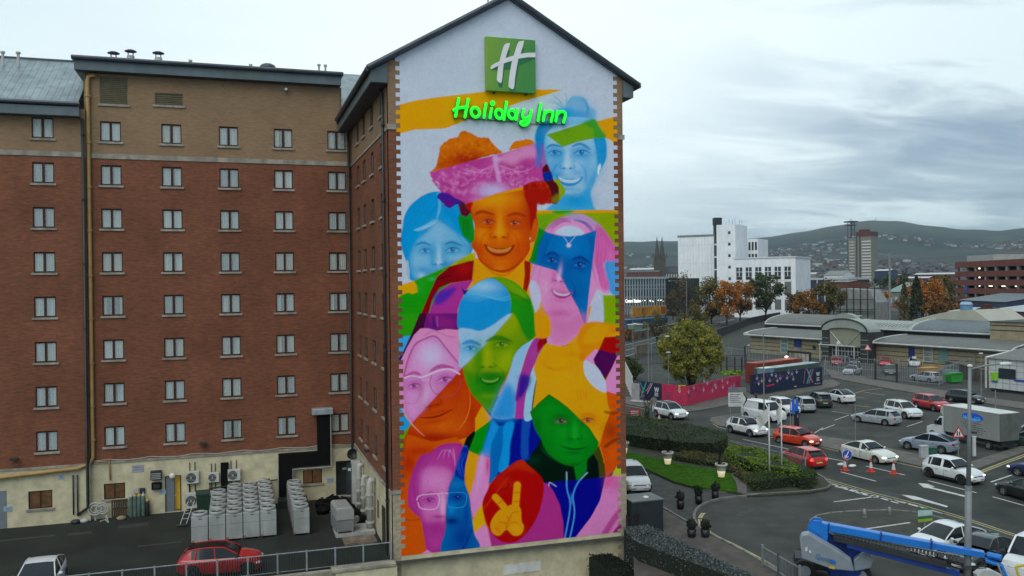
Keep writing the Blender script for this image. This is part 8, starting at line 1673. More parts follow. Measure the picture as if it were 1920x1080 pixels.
for i,(px,py,yt,w_,lb)in enumerate(((1214,806,745,24,'grey twiggy shrub by the road edge behind the white car'),(1288,818,782,40,'bare twiggy shrub standing in front of the road dashes'),(1308,820,806,20,'small dark round shrub beside the bare one'))):
 p=P(px,py);d_=math.hypot(p.x,p.y);H_=PD(px,yt,d_).z;R_=w_/2/FPX*d_;o=thing('shrub',(p.x,p.y,.1),lb,'shrub');b=MB();rr=random.Random(i)
 if i<2:
  for k in range(26):a=rr.uniform(0,6.28);s=R_*rr.uniform(.2,1);b.tube([(p.x,p.y,.1),(p.x+math.cos(a)*s*.4,p.y+math.sin(a)*s*.4,H_*.5),(p.x+math.cos(a)*s,p.y+math.sin(a)*s,H_*rr.uniform(.6,1))],[.03,.02,.008],3)
  b.build('stem',bark,o)
 leaves('foliage',clump_pts((p.x,p.y,H_*.55),R_,R_,H_*.5,[420,50,500][i],8,60+i),.12,LEAF[['groundcover','brown','dark'][i]],o,seed=i)
PG='large pale planters with glowing bases';plm=mat('planter_shell',(.50,.49,.45),.5,.04,2);plg=mat('planter_glow',(.7,.62,.45),.5,.04,2,emit=(1,.85,.5),estr=.35)
for i,(px,py,lb)in enumerate(((1252,870,'glowing planter with a dark little tree, left one on the lawn'),(1352.5,894,'glowing planter with a dark little tree, right one on the lawn'),(1170,850,'planter half hidden by the gable corner'))):
 p=P(px,py,.15);o=thing('lit_planter',(p.x,p.y,.15),lb,'planter',PG);b=MB();b.lathe([(.30,.46),(.37,.78),(.38,.8),(.45,.8),(.46,.97),(.40,.97),(.38,.85)],(p.x,p.y,.15),20,cap=False);b.build('pot',plm,o,smooth=True);b=MB();b.lathe([(.22,0),(.27,.30),(.30,.46)],(p.x,p.y,.15),20);b.build('glowing_base',plg,o,smooth=True);b=MB();b.lathe([(.02,.84),(.38,.84)],(p.x,p.y,.15),20);b.build('soil',G['drive'],o)
 b=MB();b.tube([(p.x,p.y,.95),(p.x,p.y,2.1)],.03,5);b.build('stem',bark,o)
 leaves('foliage',np.concatenate([clump_pts((p.x,p.y,1.75),.24,.24,.75,420,16,70+i),clump_pts((p.x,p.y,1.08),.36,.36,.15,120,8,80+i)]),.10,LEAF['dark'],o,seed=i)
BP='black planters with clipped dark shrubs';bpm=mat('planter_black',(.008,.009,.009),.5)
for i,(px,py,lb)in enumerate(((1276,954,'black planter alone at the left of the upper three'),(1310,945,'black planter with double topped shrub, middle of the upper three'),(1341,936,'black planter nearest the lawn path'),(1297,1010,'black planter by the kerb, left of the lower pair'),(1322.5,1010,'black planter by the kerb, right of the lower pair'))):
 p=P(px,py,.01);o=thing('black_planter',(p.x,p.y,.01),lb,'planter',BP);b=MB();b.lathe([(.20,0),(.27,.55),(.25,.55),(.22,.48)],(p.x,p.y,.01),14);b.build('pot',bpm,o,smooth=True);b=MB();b.ball((p.x,p.y,.82),.28,.28,.30,10,7);b.build('core',mat('hedge_core',(.008,.013,.006)),o)
 pts=clump_pts((p.x,p.y,.84),.33,.33,.36,500,30,90+i,fill=.2,surf=.9);
 if i==1:pts=np.concatenate([pts,clump_pts((p.x-.18,p.y,1.12),.2,.2,.2,200,12,99)])
 leaves('foliage',pts,.07,LEAF['dark'],o,seed=i)
leaves_g=scatter_stuff('grass_tuft_patch','bright green weeds on the bare ground behind the navy hoarding','grass',np.stack([*(lambda q:(q[:,0],q[:,1]))(np.array([tuple(P(rnd.uniform(1352,1392),rnd.uniform(696,703)))[:2]for _ in range(600)])),np.abs(nrs.normal(.1,.06,600))],1),.35,leafm('weed',(.05,.09,.01),(.09,.15,.01),(.14,.20,.02)),8)
# ==== street
galv=mat('galvanised',(.26,.28,.29));postg=mat('post_grey',(.19,.205,.21),.5,.1,2);whitep=mat('white_paint',(.60,.60,.57),.6)
pinkm=mat('hoarding_pink',(.50,.018,.075),.6,.05,1);navym=mat('hoarding_navy',(.006,.012,.045),.6,.1,1);tealm=mat('hoarding_teal',(.005,.05,.055),.6);lilac=mat('arrow_lilac',(.58,.50,.60),.6);tealb=mat('stripe_teal',(.06,.34,.33),.6);mauve=mat('arrow_mauve',(.16,.03,.14),.6);rose=mat('stripe_rose',(.40,.16,.26),.6)
def hoarding(name,label,pts,h,m):
 o=thing(name,(pts[0].x,pts[0].y,0),label,'hoarding');b=MB()
 for a,c in zip(pts,pts[1:]):d=(c-a).normalized();n=Vector((-d.y,d.x,0));n=n if n.dot(a)>0 else-n;b.extr([a+Vector((0,0,.1)),c+Vector((0,0,.1)),c+Vector((0,0,h)),a+Vector((0,0,h))],n*.08)
 b.build('panel',m,o);return o
def hface(a,c):
 u=(c-a);u.z=0;Lx=u.length;u.normalize();n=Vector((-u.y,u.x,0));n=n if n.dot(a)>0 else-n
 return(lambda s,z,e=.012:a+u*s-n*e+Vector((0,0,z))),Lx,n
def arrow(b,Fh,s,z,k,e=.012):
 for q in([(-.05,.5),(.05,.5),(.05,-.25),(-.05,-.25)],[(-.42,.02),(-.30,.12),(.02,-.36),(-.02,-.5)],[(.42,.02),(.30,.12),(-.02,-.36),(.02,-.5)]):b.add([Fh(s+x*k,z+y*k,e)for x,y in q],[(0,1,2,3)]);e+=.002
a0,a1,a2=P(1241,756,.1),P(1288,762,.1),P(1389,737,.1);hh=PD(1241,721,math.hypot(a0.x,a0.y)).z
o=hoarding('pink_hoarding','bright pink hoarding with white downward arrows below the large tree',[a0,a1,a2],hh,pinkm)
F1,L1,n1_=hface(a0,a1);F2,L2,n2_=hface(a1,a2);k_=L2/(1389-1288)
bl,bm=MB(),MB()
for x_,y_ in((1291,738),(1300,731),(1317,734),(1333,735),(1353,728),(1370,728),(1324,722),(1318,718),(1338,725),(1352,716),(1362,719),(1375,724),(1340,729)):
 s=(x_-1288)*k_*(1.0);fr_=(x_-1288)/101;yb_=762-fr_*25;z=(yb_-y_)*.068+.12;arrow(bl,F2,s,z,.62)
for x_,y_ in((1296,727),(1304,735),(1312,724),(1328,728),(1345,722),(1358,730),(1368,714),(1382,718),(1380,726),(1310,738),(1331,719),(1292,745)):
 s=(x_-1288)*k_;fr_=(x_-1288)/101;z=(762-fr_*25-y_)*.068+.12;arrow(bm,F2,s,min(z,hh-.35),.62,.009)
arrow(bl,F1,L1*.72,hh-.55,.62);arrow(bm,F1,L1*.12,hh-.6,.5);arrow(bm,F1,L1*.75,hh-1.5,.5)
for r_ in range(7):s=L1*.12;bm.add([F1(s,hh-1.0-r_*.22),F1(s+L1*.33,hh-1.0-r_*.22),F1(s+L1*.33,hh-.93-r_*.22),F1(s,hh-.93-r_*.22)],[(0,1,2,3)])
bl.build('white_arrows',lilac,o);bm.build('mauve_arrows',mauve,o)
c0,c1=P(1170,752,.1),P(1240,755.5,.1);c0=P(1194,748,.1)
o=hoarding('navy_corner_hoarding','navy hoarding with crossed stripes and a white W left of the pink one',[c0,c1],PD(1240,721,math.hypot(c1.x,c1.y)).z,navym);Fh,Lh,_=hface(c0,c1);H1=PD(1240,721,math.hypot(c1.x,c1.y)).z
b1,b2,b3=MB(),MB(),MB()
def band(b,s0,z0,s1,z1,w,e):b.add([Fh(s0-w,z0,e),Fh(s0+w,z0,e),Fh(s1+w,z1,e),Fh(s1-w,z1,e)],[(0,1,2,3)])
for(s0,s1,w)in((.16,.40,.11),(.42,.14,.09)):band(b1,Lh*s0,.2,Lh*s1,H1-.1,w,.012+.002*w)
for(s0,s1,w)in((.24,.60,.10),(.28,.05,.07)):band(b2,Lh*s0,.2,Lh*s1,H1-.1,w,.02)
band(b3,Lh*.33,.2,Lh*.66,H1-.1,.06,.026)
b1.build('teal_stripe',tealb,o);b2.build('rose_stripe',rose,o);b3.build('lilac_stripe',lilac,o)
b=MB();wp=[(0,.5),(.16,.5),(.26,.18),(.36,.5),(.5,.5),(.6,.18),(.7,.5),(.86,.5),(.66,-.05),(.54,-.05),(.43,.28),(.32,-.05),(.2,-.05)];b.add([Fh(Lh*.72+x*1.0,H1*.55+z*1.0,.012)for x,z in wp],[tuple(range(len(wp)))])
for r_ in range(3):b.add([Fh(Lh*.74,H1*.45-r_*.16),Fh(Lh*.88,H1*.45-r_*.16),Fh(Lh*.88,H1*.49-r_*.16),Fh(Lh*.74,H1*.49-r_*.16)],[(0,1,2,3)])
b.build('white_mark',whitep,o)
o=thing('site_gate_panel',P(1187,752,.1),'pale grey gate panel leaning at the left end of the navy hoarding','gate');Fh,Lh,nn=hface(P(1186,752,.1),P(1201,753,.1));b=MB();b.extr([Fh(0,0,.3),Fh(Lh,0,.3),Fh(Lh,2.2,.3),Fh(0,2.2,.3)],nn*.06);b.build('panel',mat('gate_grey',(.33,.32,.34),.7),o);b=MB();b.box(0,0,0,0,0,0)if 0 else None;b.extr([Fh(-.1,-.02,.34),Fh(Lh+2.2,-.02,.34),Fh(Lh+2.2,.18,.34),Fh(-.1,.18,.34)],nn*.04);b.build('base_beam',whitep,o)
d0_,d1_=P(1408,741,.1),P(1542,723,.1);H2=PD(1408,704,math.hypot(d0_.x,d0_.y)).z;o=hoarding('navy_hoarding','long navy hoarding with white arrows and crossed stripes beside the side road',[d0_,d1_],H2,navym);Fh,Lh,nn=hface(d0_,d1_);kx=Lh/134
b1,b2,b3=MB(),MB(),MB()
Zh=lambda x,y:((1380+x/10.67-1408)*kx,((741-(1380+x/10.67-1408)/134*18)-(660+y/10.67))*.068+.1)
for x_,y_ in((415,535),(445,640),(505,585),(655,580),(695,460),(775,480),(800,580),(860,530),(995,520),(1025,410),(1095,435),(1120,540),(1190,395)):s,z=Zh(x_,y_);arrow(b1,Fh,s*1.0,z,.62)
for x_,y_ in((490,500),(560,545),(610,470),(850,450),(910,480),(735,545),(1060,480),(380,610)):s,z=Zh(x_,y_);arrow(b2,Fh,s,z,.6,.009)
for x_,y_ in((460,580),(650,500),(820,540),(1130,480)):s,z=Zh(x_,y_);arrow(b3,Fh,s,z,.5,.008)
b1.build('white_arrows',lilac,o);b2.build('mauve_arrows',mauve,o);b3.build('teal_arrows',tealm,o)
b1,b2=MB(),MB()
for(xa_,ya,xb_,yb_,bb,w)in((1400,340,1520,620,b1,.10),(1530,330,1440,640,b1,.10),(1480,340,1400,650,b2,.12),(1365,350,1330,650,b1,.05),(1395,330,1480,560,b2,.08)):
 (s0,z0),(s1,z1)=Zh(xa_,ya),Zh(xb_,yb_);bb.add([Fh(s0-w,z0,.013+w*.1),Fh(s0+w,z0,.013+w*.1),Fh(s1+w,max(.15,z1),.013+w*.1),Fh(s1-w,max(.15,z1),.013+w*.1)],[(0,1,2,3)])
b1.build('rose_stripe',rose,o);b2.build('teal_stripe',tealb,o)
b=MB();s,z=Zh(1595,480);b.add([Fh(s+x*.95,z+y_*.95,.012)for x,y_ in wp],[tuple(range(len(wp)))]);[b.add([Fh(s+.05,z-.35-r_*.18),Fh(s+.75,z-.35-r_*.18),Fh(s+.75,z-.27-r_*.18),Fh(s+.05,z-.27-r_*.18)],[(0,1,2,3)])for r_ in range(3)];[b.add([Fh(s+x,.35),Fh(s+x+.3,.35),Fh(s+x+.3,.43),Fh(s+x,.43)],[(0,1,2,3)])for x in(-.3,.2,.6,-4.6,-4.9)];b.build('white_mark',whitep,o)
b=MB();s,z=Zh(590,700);b.add([Fh(s,z-.1),Fh(s+1.6,z),Fh(s+1.6,z+.2),Fh(s,z+.1)],[(0,1,2,3)]);b.build('pink_lettering',pinkm,o)
def container(px0,py0,px1,py1,h,dep,m,label,top=None):
 a,c=P(px0,py0),P(px1,py1);Fq,u,n,Lx=frame3(a,c);o=thing('shipping_container',(a.x,a.y,0),label,'container');b=MB();fbox(b,Fq,0,Lx,0,dep,.1,h);b.build('shell',m,o)
 b=MB();k=.3
 while k<Lx-.2:fbox(b,Fq,k,k+.12,-.03,0,.2,h-.1);k+=.3
 b.build('ribs',m,o);b=MB();fbox(b,Fq,.05,Lx-.05,.05,dep-.05,h,h+.04);b.build('roof',top or m,o);return o
container(1420,720,1504,708,hz_at(1420,682,P(1420,720)),2.0,mat('container_red',(.22,.035,.022),.7,.15,1,streak=.3),'rusty red container behind the left end of the navy hoarding',mat('container_red_top',(.30,.09,.06),.8,.3,1))
container(1438,727,1538,712,hz_at(1438,692.5,P(1438,727)),2.0,mat('container_green',(.05,.085,.07),.7,.15,1),'green container with pale blue tarpaulin top behind the navy hoarding',mat('tarpaulin',(.30,.40,.40),.8,.3,.8))
p=P(1431,733);o=thing('blue_cabin',(p.x,p.y,0),'pale blue cabin end showing above the navy hoarding','cabin');b=MB();b.cbox((p.x,p.y-.6,.05),1.9,1.2,3.0,.3);b.build('wall',mat('cabin_blue',(.14,.26,.33),.6),o);b=MB();b.cbox((p.x,p.y-.6,3.051),2.0,1.3,.08,.3);b.build('roof',whitep,o)
p=P(1475,709);o=thing('site_lamp',(p.x,p.y,2.9),'bright white work light on top of the red container','lamp');b=MB();b.ball((p.x,p.y,3.15),.28,.15,.12,8,5);b.build('lamp_head',mat('work_light',(1,.9,.8),.5,emit=(1,.85,.7),estr=6),o);b=MB();b.cbox((p.x,p.y,2.95),.1,.1,.15);b.build('foot',B['darkm'],o)
a,c=P(1479,690),P(1517,694);Fq,u,n,Lx=frame3(a,c);o=thing('rusty_panel_gate',(a.x,a.y,0),'stained white panel gate in a dark frame before the station wall','gate');b=MB();fbox(b,Fq,0,Lx,0,.1,.2,2.6);b.build('panel',mat('stained_white',(.36,.33,.28),.9,.3,1,streak=.6),o);b=MB();fbox(b,Fq,-.25,0,-.05,.2,0,2.9);fbox(b,Fq,Lx,Lx+.3,-.05,.2,0,2.9);fbox(b,Fq,0,Lx,-.05,.2,2.6,2.9);b.build('frame',mat('rusty_frame',(.03,.02,.015),.9),o)
def fence(name,label,px,h,m,gap=.13,w=.03,post=2.4,posts=True,z0=.05,railm=None,cat='fence',stuff=True,solid=False):
 pts=[P(x,y,0)for x,y in px];o=thing(name,(pts[0].x,pts[0].y,0),label,cat);bp2,bb,br2=[],MB(),MB()
 for a,c in zip(pts,pts[1:]):
  d=c-a;L_=d.length;ang=math.atan2(d.y,d.x);d.normalize();k=0.0
  while k<L_:q=a+d*k;bb.cbox((q.x,q.y,z0+.1),w,.015,h-.1,ang);k+=gap
  k=0.0
  while k<=L_+.01 and posts:q=a+d*k;bp2.append((q,ang));k+=max(.5,L_/max(1,round(L_/post)))
  mid=(a+c)/2;[br2.cbox((mid.x,mid.y,z),L_,.05,.05,ang)for z in(z0+h*.9,z0+.2)]
 bars=bb.build('pales',m,o);bars['kind']='stuff';br2.build('rails',railm or m,o)
 for q,ang in bp2[:90]:t=MB();t.cbox((q.x,q.y,0),.09,.09,h+z0+.05,ang);t.build('post',railm or m,o)
 return o
fence('palisade_fence','grey palisade fence along the front of the station yard',[(1546,704),(1600,708),(1641,711.5)],2.3,galv,.28,.05);fence('palisade_fence','grey palisade fence right of the black gate posts',[(1682,716),(1720,720),(1761,724)],2.3,galv,.28,.05);fence('palisade_fence','grey palisade fence running back beside the green bin',[(1761,724),(1800,706),(1850,692)],2.3,galv,.28,.05)
fence('station_gate','grey gate of thin bars between two black posts',[(1643,711.5),(1680,715.5)],2.0,galv,.2,.04,posts=False,cat='gate')
fence('rear_palisade','grey palisade fence behind the pink hoarding and the large tree',[(1192,688),(1250,683),(1345,690),(1400,690)],2.2,B['darkm'],.32,.05,4);fence('compound_fence','tall grey fence crossing in front of the station wall',[(1345,668),(1400,676),(1480,684),(1548,690),(1640,697),(1730,700)],2.0,galv,.36,.04,4)
for i,(x_,y_,yt)in enumerate(((1641.5,712.5,677),(1681.5,716.5,683))):p=P(x_,y_);hh_=PD(x_,yt,math.hypot(p.x,p.y)).z;o=thing('gate_post',(p.x,p.y,0),'thick black gate post, %s'%('left and taller' if i==0 else 'right and shorter'),'post');b=MB();b.lathe([(.14,0),(.14,hh_)],(p.x,p.y,0),10);b.build('post',B['darkm'],o);b=MB();b.lathe([(.17,hh_),(.12,hh_+.1)],(p.x,p.y,0),10);b.build('cap',B['darkm'],o)
for i,(x_,y_)in enumerate(((1352,697),(1363,697),(1378,699),(1391,699),(1397,690))):p=P(x_,y_);o=thing('black_post',(p.x,p.y,0),'black fence post behind the hoardings, number %d from the left'%(i+1)if 0 else['black fence post nearest the large tree','second black fence post from the large tree','third black fence post from the large tree','fourth black fence post from the large tree','tall black post left of the red container'][i],'post','black fence posts behind the hoardings');b=MB();b.cbox((p.x,p.y,0),.16,.16,2.4+(i==4)*1.2);b.build('post',B['darkm'],o);b=MB();b.cbox((p.x,p.y,2.41+(i==4)*1.2),.2,.2,.05);b.build('cap',B['darkm'],o)
fence('kerb_railing','grey pedestrian railing between the main road and the green hedge',[(1366,848),(1410,858),(1462,873),(1510,888)],1.05,galv,.13,.025,2.3,cat='railing');fence('steel_railing','grey steel railing at the bottom edge below the lift',[(1430,1066),(1460,1084),(1500,1108)],1.1,galv,.12,.03,1.8,cat='railing')
fence('white_palings','tall white paling fence at the left edge of the raised road',[(1172,716),(1186,752)],3.0,whitep,.8,.3,3)
def wall_line(name,label,px,h,m,t=.3,cat='wall',cap=None):
 pts=[P(x,y,0)for x,y in px];o=thing(name,(pts[0].x,pts[0].y,0),label,cat);b=MB();c_=MB()
 for a,q in zip(pts,pts[1:]):d=q-a;mid=(a+q)/2;b.cbox((mid.x,mid.y,0),d.length+.1,t,h,math.atan2(d.y,d.x));c_.cbox((mid.x,mid.y,h+.002),d.length+.1,t+.12,.12,math.atan2(d.y,d.x))
 b.build('wall',m,o);c_.build('coping',cap or m,o);return o
dkw=mat('dark_parapet',(.025,.028,.028),.85,.2,.5)
wall_line('road_parapet','dark parapet wall along the near side of the raised road',[(1346,633),(1375,621),(1409,607),(1450,598),(1495,590)],2.0,dkw);wall_line('boundary_wall','brown boundary wall below the orange hoarding',[(1168,640),(1215,632),(1262,620),(1310,604)],1.9,B['wbr'],cap=B['conc']);wall_line('side_wall','pale rough wall stub beside the thin street tree',[(1193,668),(1216,664)],2.0,mat('pale_rough',(.16,.13,.10),.9,.3,1))
wall_line('yard_wall','low stained wall in front of the station yard bins',[(1775,700),(1850,720)],1.8,mat('stained_wall',(.10,.09,.08),.95,.3,1,streak=.4));wall_line('road_edge_wall','low dark wall at the left edge of the compound',[(1172,684),(1192,689)],1.4,dkw)
a,c=P(1186,612),P(1249,606);Fq,u,n,Lx=frame3(a,c);o=thing('orange_hoarding',(a.x,a.y,0),'long orange site hoarding below the station lettering','hoarding');z0,z1=hz_at(1186,595,a),hz_at(1186,576.5,a);b=MB();fbox(b,Fq,0,Lx,0,.5,z0,z1);b.build('panel',B['orangeh'],o);b=MB();fbox(b,Fq,Lx*.27,Lx*.33,-.1,0,z0+1,z1-.5);fbox(b,Fq,Lx*.85,Lx*.97,-.1,0,z0+.5,z1-.4);b.build('red_mark',mat('hoarding_rust',(.3,.09,.02),.8),o);b=MB();[fbox(b,Fq,Lx*k/6,Lx*k/6+.3,.1,.4,0,z0)for k in range(7)];b.build('leg',B['darkm'],o)
container(1176,617,1252,610,2.7,5,mat('site_blue',(.02,.07,.13),.7,.4,.3),'dark blue site cabins under the orange hoarding')
p=P(1191,625);o=thing('green_stall',(p.x,p.y,0),'small pale green kiosk by the raised road','kiosk');b=MB();b.cbox((p.x,p.y,0),3.4,2.4,2.4,.3);b.build('cabin',mat('kiosk_green',(.12,.20,.16),.8),o);b=MB();b.cbox((p.x,p.y,2.41),3.7,2.7,.2,.3);b.build('roof',whitep,o)
def lamp(px,py,ytop,label,arm=None,r=.07,m=postg,name='street_lamp',head=True,cat='street lamp',ax=-1,group=None):
 p=P(px,py);d_=math.hypot(p.x,p.y);H_=PD(px,ytop,d_).z;o=thing(name,(p.x,p.y,0),label,cat,group);b=MB();b.tube([(p.x,p.y,0),(p.x,p.y,1.2),(p.x,p.y,1.25),(p.x,p.y,H_)],[r*1.5,r*1.45,r,r*.8],8);b.build('pole',m,o,smooth=False)
 if arm:b=MB();e=Vector((p.x,p.y,0))+R0*arm;b.tube([(p.x,p.y,H_-.1),((p.x+e.x)/2,(p.y+e.y)/2,H_+.12),(e.x,e.y,H_+.1)],r*.5,6);b.build('arm',m,o)
 else:e=Vector((p.x,p.y,0))
 if head:b=MB();b.ball((e.x,e.y,H_+.08),.34,.16,.09,8,5);b.build('lamp_head',whitep,o)
 return o
lamp(1216.5,752,608,'slim grey street lamp in front of the navy corner hoarding',arm=-1.6,r=.06);lamp(1187,666,560,'thin pole by the raised road near the gable',r=.06,name='thin_pole',head=False,cat='pole');lamp(1222.5,745,632,'second grey pole just right of the slim street lamp',arm=2.0,r=.05);lamp(1254,757,662,'short lamp post in front of the pink hoarding',r=.05)
lamp(1433,800,626,'grey street lamp behind the white panel van',arm=-1.7,r=.07);lamp(1404,668,648,'small lamp post at the corner of the station hall',r=.05);lamp(1840,748,664,'short lamp post in front of the white tiled building',r=.05);lamp(1867,800,731,'thin pole below the white tiled building',r=.06,name='thin_pole',head=False,cat='pole')
p=P(1669,620);o=lamp(1669,622,475,'very tall grey lighting mast behind the station roof',r=.30,name='lighting_mast',head=False,cat='lighting mast');d_=math.hypot(p.x,p.y);H_=PD(1669,475,d_).z;b=MB();[b.tube([Vector((p.x,p.y,H_)),Vector((p.x,p.y,H_+.4))+R0*s],.08,4)for s in(-2.4,-1.2,1.2,2.4)];[b.cbox(tuple(Vector((p.x,p.y,H_+.2))+R0*s),.9,.5,.25)for s in(-2.4,-1.2,1.2,2.4)];b.build('floodlight_head',postg,o)
lamp(1849,592,559,'thin white flagpole in front of the blue shed',r=.06,name='white_pole',head=False,cat='pole',m=whitep);lamp(1484,600,526,'lamp post in front of the low white wing',arm=-5,r=.10);lamp(1288,620,527,'lamp post beside the bare twiggy tree',arm=-5,r=.10);lamp(1737,600,545,'wooden pole among the orange trees',r=.12,name='wooden_pole',head=False,cat='pole',m=mat('pole_wood',(.12,.10,.05),.9));lamp(1781,590,540,'second wooden pole near the brick car park',r=.12,name='wooden_pole',head=False,cat='pole',m=mat('pole_wood',(.12,.10,.05)))
pb=P(1813.5,1128);Hb_=PD(1818.5,686,math.hypot(pb.x,pb.y)).z;o=thing('tall_street_lamp',(pb.x,pb.y,0),'tall grey street lamp standing in front of the white crossover and the lift','street lamp');b=MB();tq=PD(1818.5,686,math.hypot(pb.x,pb.y));b.tube([(pb.x,pb.y,0),tuple(Vector((pb.x,pb.y,0)).lerp(tq,.48)),],[.16,.145],12);b.build('lower_pole',postg,o,smooth=True);b=MB();q1_=Vector((pb.x,pb.y,0)).lerp(tq,.48);b.tube([q1_,tq],[.105,.07],12);b.build('upper_pole',postg,o,smooth=True);b=MB();b.tube([q1_-Vector((0,0,.05)),q1_+Vector((0,0,.12))],.155,12);b.build('collar',galv,o)
b=MB();e=tq+R0*1.6;b.tube([tq-Vector((0,0,.15)),(tq+e)/2+Vector((0,0,.02)),e+Vector((0,0,.1))],.04,6);b.build('arm',postg,o);b=MB();b.ball(tuple(tq),.12,.12,.08,8,5);b.ball(tuple(e+Vector((0,0,.08))),.35,.2,.08,8,5);b.build('lamp_head',whitep,o)
def sign(px,py,label,yt,builder,posts=(0,),r=.035,name='road_sign',cat='sign'):
 p=P(px,py);d_=math.hypot(p.x,p.y);H_=PD(px,yt,d_).z;o=thing(name,(p.x,p.y,0),label,cat)
 for s in posts:q=Vector((p.x,p.y,0))+R0*s;b=MB();b.tube([q,q+Vector((0,0,H_))],r,6);b.build('post',galv,o)
 builder(o,Vector((p.x,p.y,0)),H_,FPX/d_);return o
def plate(o,c,pts,m,nm='sign_plate',e=.05,th=.02):b=MB();b.extr([c+R0*x-F0*e+Vector((0,0,z))for x,z in pts],F0*th);return b.build(nm,m,o)
def circ(r,cx=0,cz=0,n=20):return[(cx+r*math.cos(2*math.pi*k/n),cz+r*math.sin(2*math.pi*k/n))for k in range(n)]
redm=mat('sign_red',(.42,.02,.03),.5);bluem2=mat('sign_bright_blue',(.02,.12,.55),.45);blk=mat('sign_black',(.012,.012,.014),.6)
def tri(o,c,H_,k):plate(o,c,[(-.55,H_-.95),(.55,H_-.95),(0,H_)],redm);plate(o,c,[(-.38,H_-.86),(.38,H_-.86),(0,H_-.19)],whitep,'sign_face',.062,.01);plate(o,c,[(-.14,H_-.8),(-.05,H_-.8),(-.05,H_-.45),(-.14,H_-.42)],blk,'symbol',.07,.006);plate(o,c,[(.04,H_-.8),(.13,H_-.8),(.13,H_-.42),(.04,H_-.5)],blk,'symbol',.07,.006)
sign(1797,862,'red bordered triangular warning sign in front of the box lorry',798,tri);sign(1627,690,'red and white triangular sign in front of the arched entrance',644,lambda o,c,H_,k:(plate(o,c,[(-.7,H_-1.1),(.7,H_-1.1),(0,H_)],redm),plate(o,c,[(-.45,H_-.98),(.45,H_-.98),(0,H_-.25)],whitep,'sign_face',.062,.01)))
def dirs(o,c,H_,k):
 w=.95;plate(o,c,[(-w,H_-2.0),(.55,H_-2.0),(.95,H_-1.35),(.95,H_-1.1),(.55,H_-.55),(-w,H_-.55)],whitep);plate(o,c,[(-w,H_-.5),(.9,H_-.5),(.9,H_),(-w,H_)],mat('sign_grey_blue',(.16,.19,.20),.6),'top_plate')
 plate(o,c,[(.55,H_-1.95),(.62,H_-1.95),(1.02,H_-1.3),(1.02,H_-1.15),(.62,H_-.6),(.55,H_-.6),(.85,H_-1.12),(.85,H_-1.32)],blk,'chevron',.066,.008)
 b=MB();[b.extr([c+R0*x0_-F0*.062+Vector((0,0,H_-.78-r_*.2)),c+R0*x1_-F0*.062+Vector((0,0,H_-.78-r_*.2)),c+R0*x1_-F0*.062+Vector((0,0,H_-.70-r_*.2)),c+R0*x0_-F0*.062+Vector((0,0,H_-.70-r_*.2))],F0*.006)for r_,(x0_,x1_)in enumerate(((-.8,.3),(-.8,.1),(-.8,.35),(-.8,.2),(-.8,.4)))];b.build('lettering',mat('lettering_grey',(.16,.17,.22),.6),o)
sign(1383,788,'white direction sign with right pointing arrow end beside the white van',726,dirs,posts=(-.75,.6))
sign(1279,762,'yellow rectangular notice on a post before the pink hoarding',722,lambda o,c,H_,k:(plate(o,c,[(-.4,H_-.5),(.4,H_-.5),(.4,H_),(-.4,H_)],mat('sign_yellow',(.60,.42,.03),.6)),plate(o,c,[(-.3,H_-.3),(.3,H_-.3),(.3,H_-.2),(-.3,H_-.2)],blk,'lettering',.062,.005)))
def bluec(o,c,H_,k):
 plate(o,c,[(-.42,H_-1.3),(.0,H_-1.5),(.4,H_-1.35),(.4,H_-.15),(.1,H_),(-.3,H_-.15)],bluem2);plate(o,c,circ(.36,.15,H_-1.2),bluem2,'round_plate',.085);plate(o,c,[(-.34,H_-1.15),(-.24,H_-1.15),(-.24,H_-.3),(-.34,H_-.3)],whitep,'white_edge',.1,.006);plate(o,c,[(.05,H_-.5),(.12,H_-.5),(.12,H_-.1),(.05,H_-.1)],whitep,'symbol',.1,.006)
sign(1489,806,'cluster of bright blue parking signs on thin poles',747,bluec,posts=(-.35,-.1,.35));p=P(1494,806);o=thing('ticket_machine',(p.x,p.y,0),'slim black parking ticket machine under the blue signs','ticket machine');b=MB();b.cbox((p.x,p.y,.1),.34,.3,1.75,.3);b.build('case',blk,o);b=MB();b.cbox((p.x-.02,p.y-.16,1.2),.2,.03,.3,.3);b.build('screen',galv,o)
sign(1190,790,'red temporary road works board with white lettering by the hedge',767,lambda o,c,H_,k:(plate(o,c,[(-.6,.45),(.6,.45),(.6,1.25),(-.6,1.25)],redm),[plate(o,c,[(-.42,z),(.42,z),(.42,z+.1),(-.42,z+.1)],whitep,'lettering',.062,.005)for z in(.6,.8,1.0)]),posts=(-.5,.5),r=.025)
sign(1226,792,'round brown backed sign beside the white tall car',744,lambda o,c,H_,k:plate(o,c,circ(.36,0,H_-.4),mat('sign_back',(.22,.18,.16),.7)),r=.04);sign(1572,690,'small white notice on the railings left of the entrance',640,lambda o,c,H_,k:plate(o,c,[(-.25,H_-.5),(.25,H_-.5),(.25,H_),(-.25,H_)],whitep),r=.03);sign(1714,690,'white square sign behind the white parked car',668,lambda o,c,H_,k:plate(o,c,[(-.35,H_-.4),(.35,H_-.4),(.35,H_),(-.35,H_)],whitep),r=.03)
sign(1640,828,'thin empty sign frame on the car park pavement',757,lambda o,c,H_,k:plate(o,c,[(-.2,H_-.9),(.05,H_-.9),(.05,H_),(-.2,H_)],galv),r=.03,name='sign_post')if 0 else sign(1604,832,'thin sign frame at the edge of the car park pavement',757,lambda o,c,H_,k:plate(o,c,[(-.3,H_-.8),(-.05,H_-.8),(-.05,H_),(-.3,H_)],mat('frame_dark',(.08,.08,.08),.6)),r=.03,name='sign_post')
AB='small green and white notice boards on the verge'
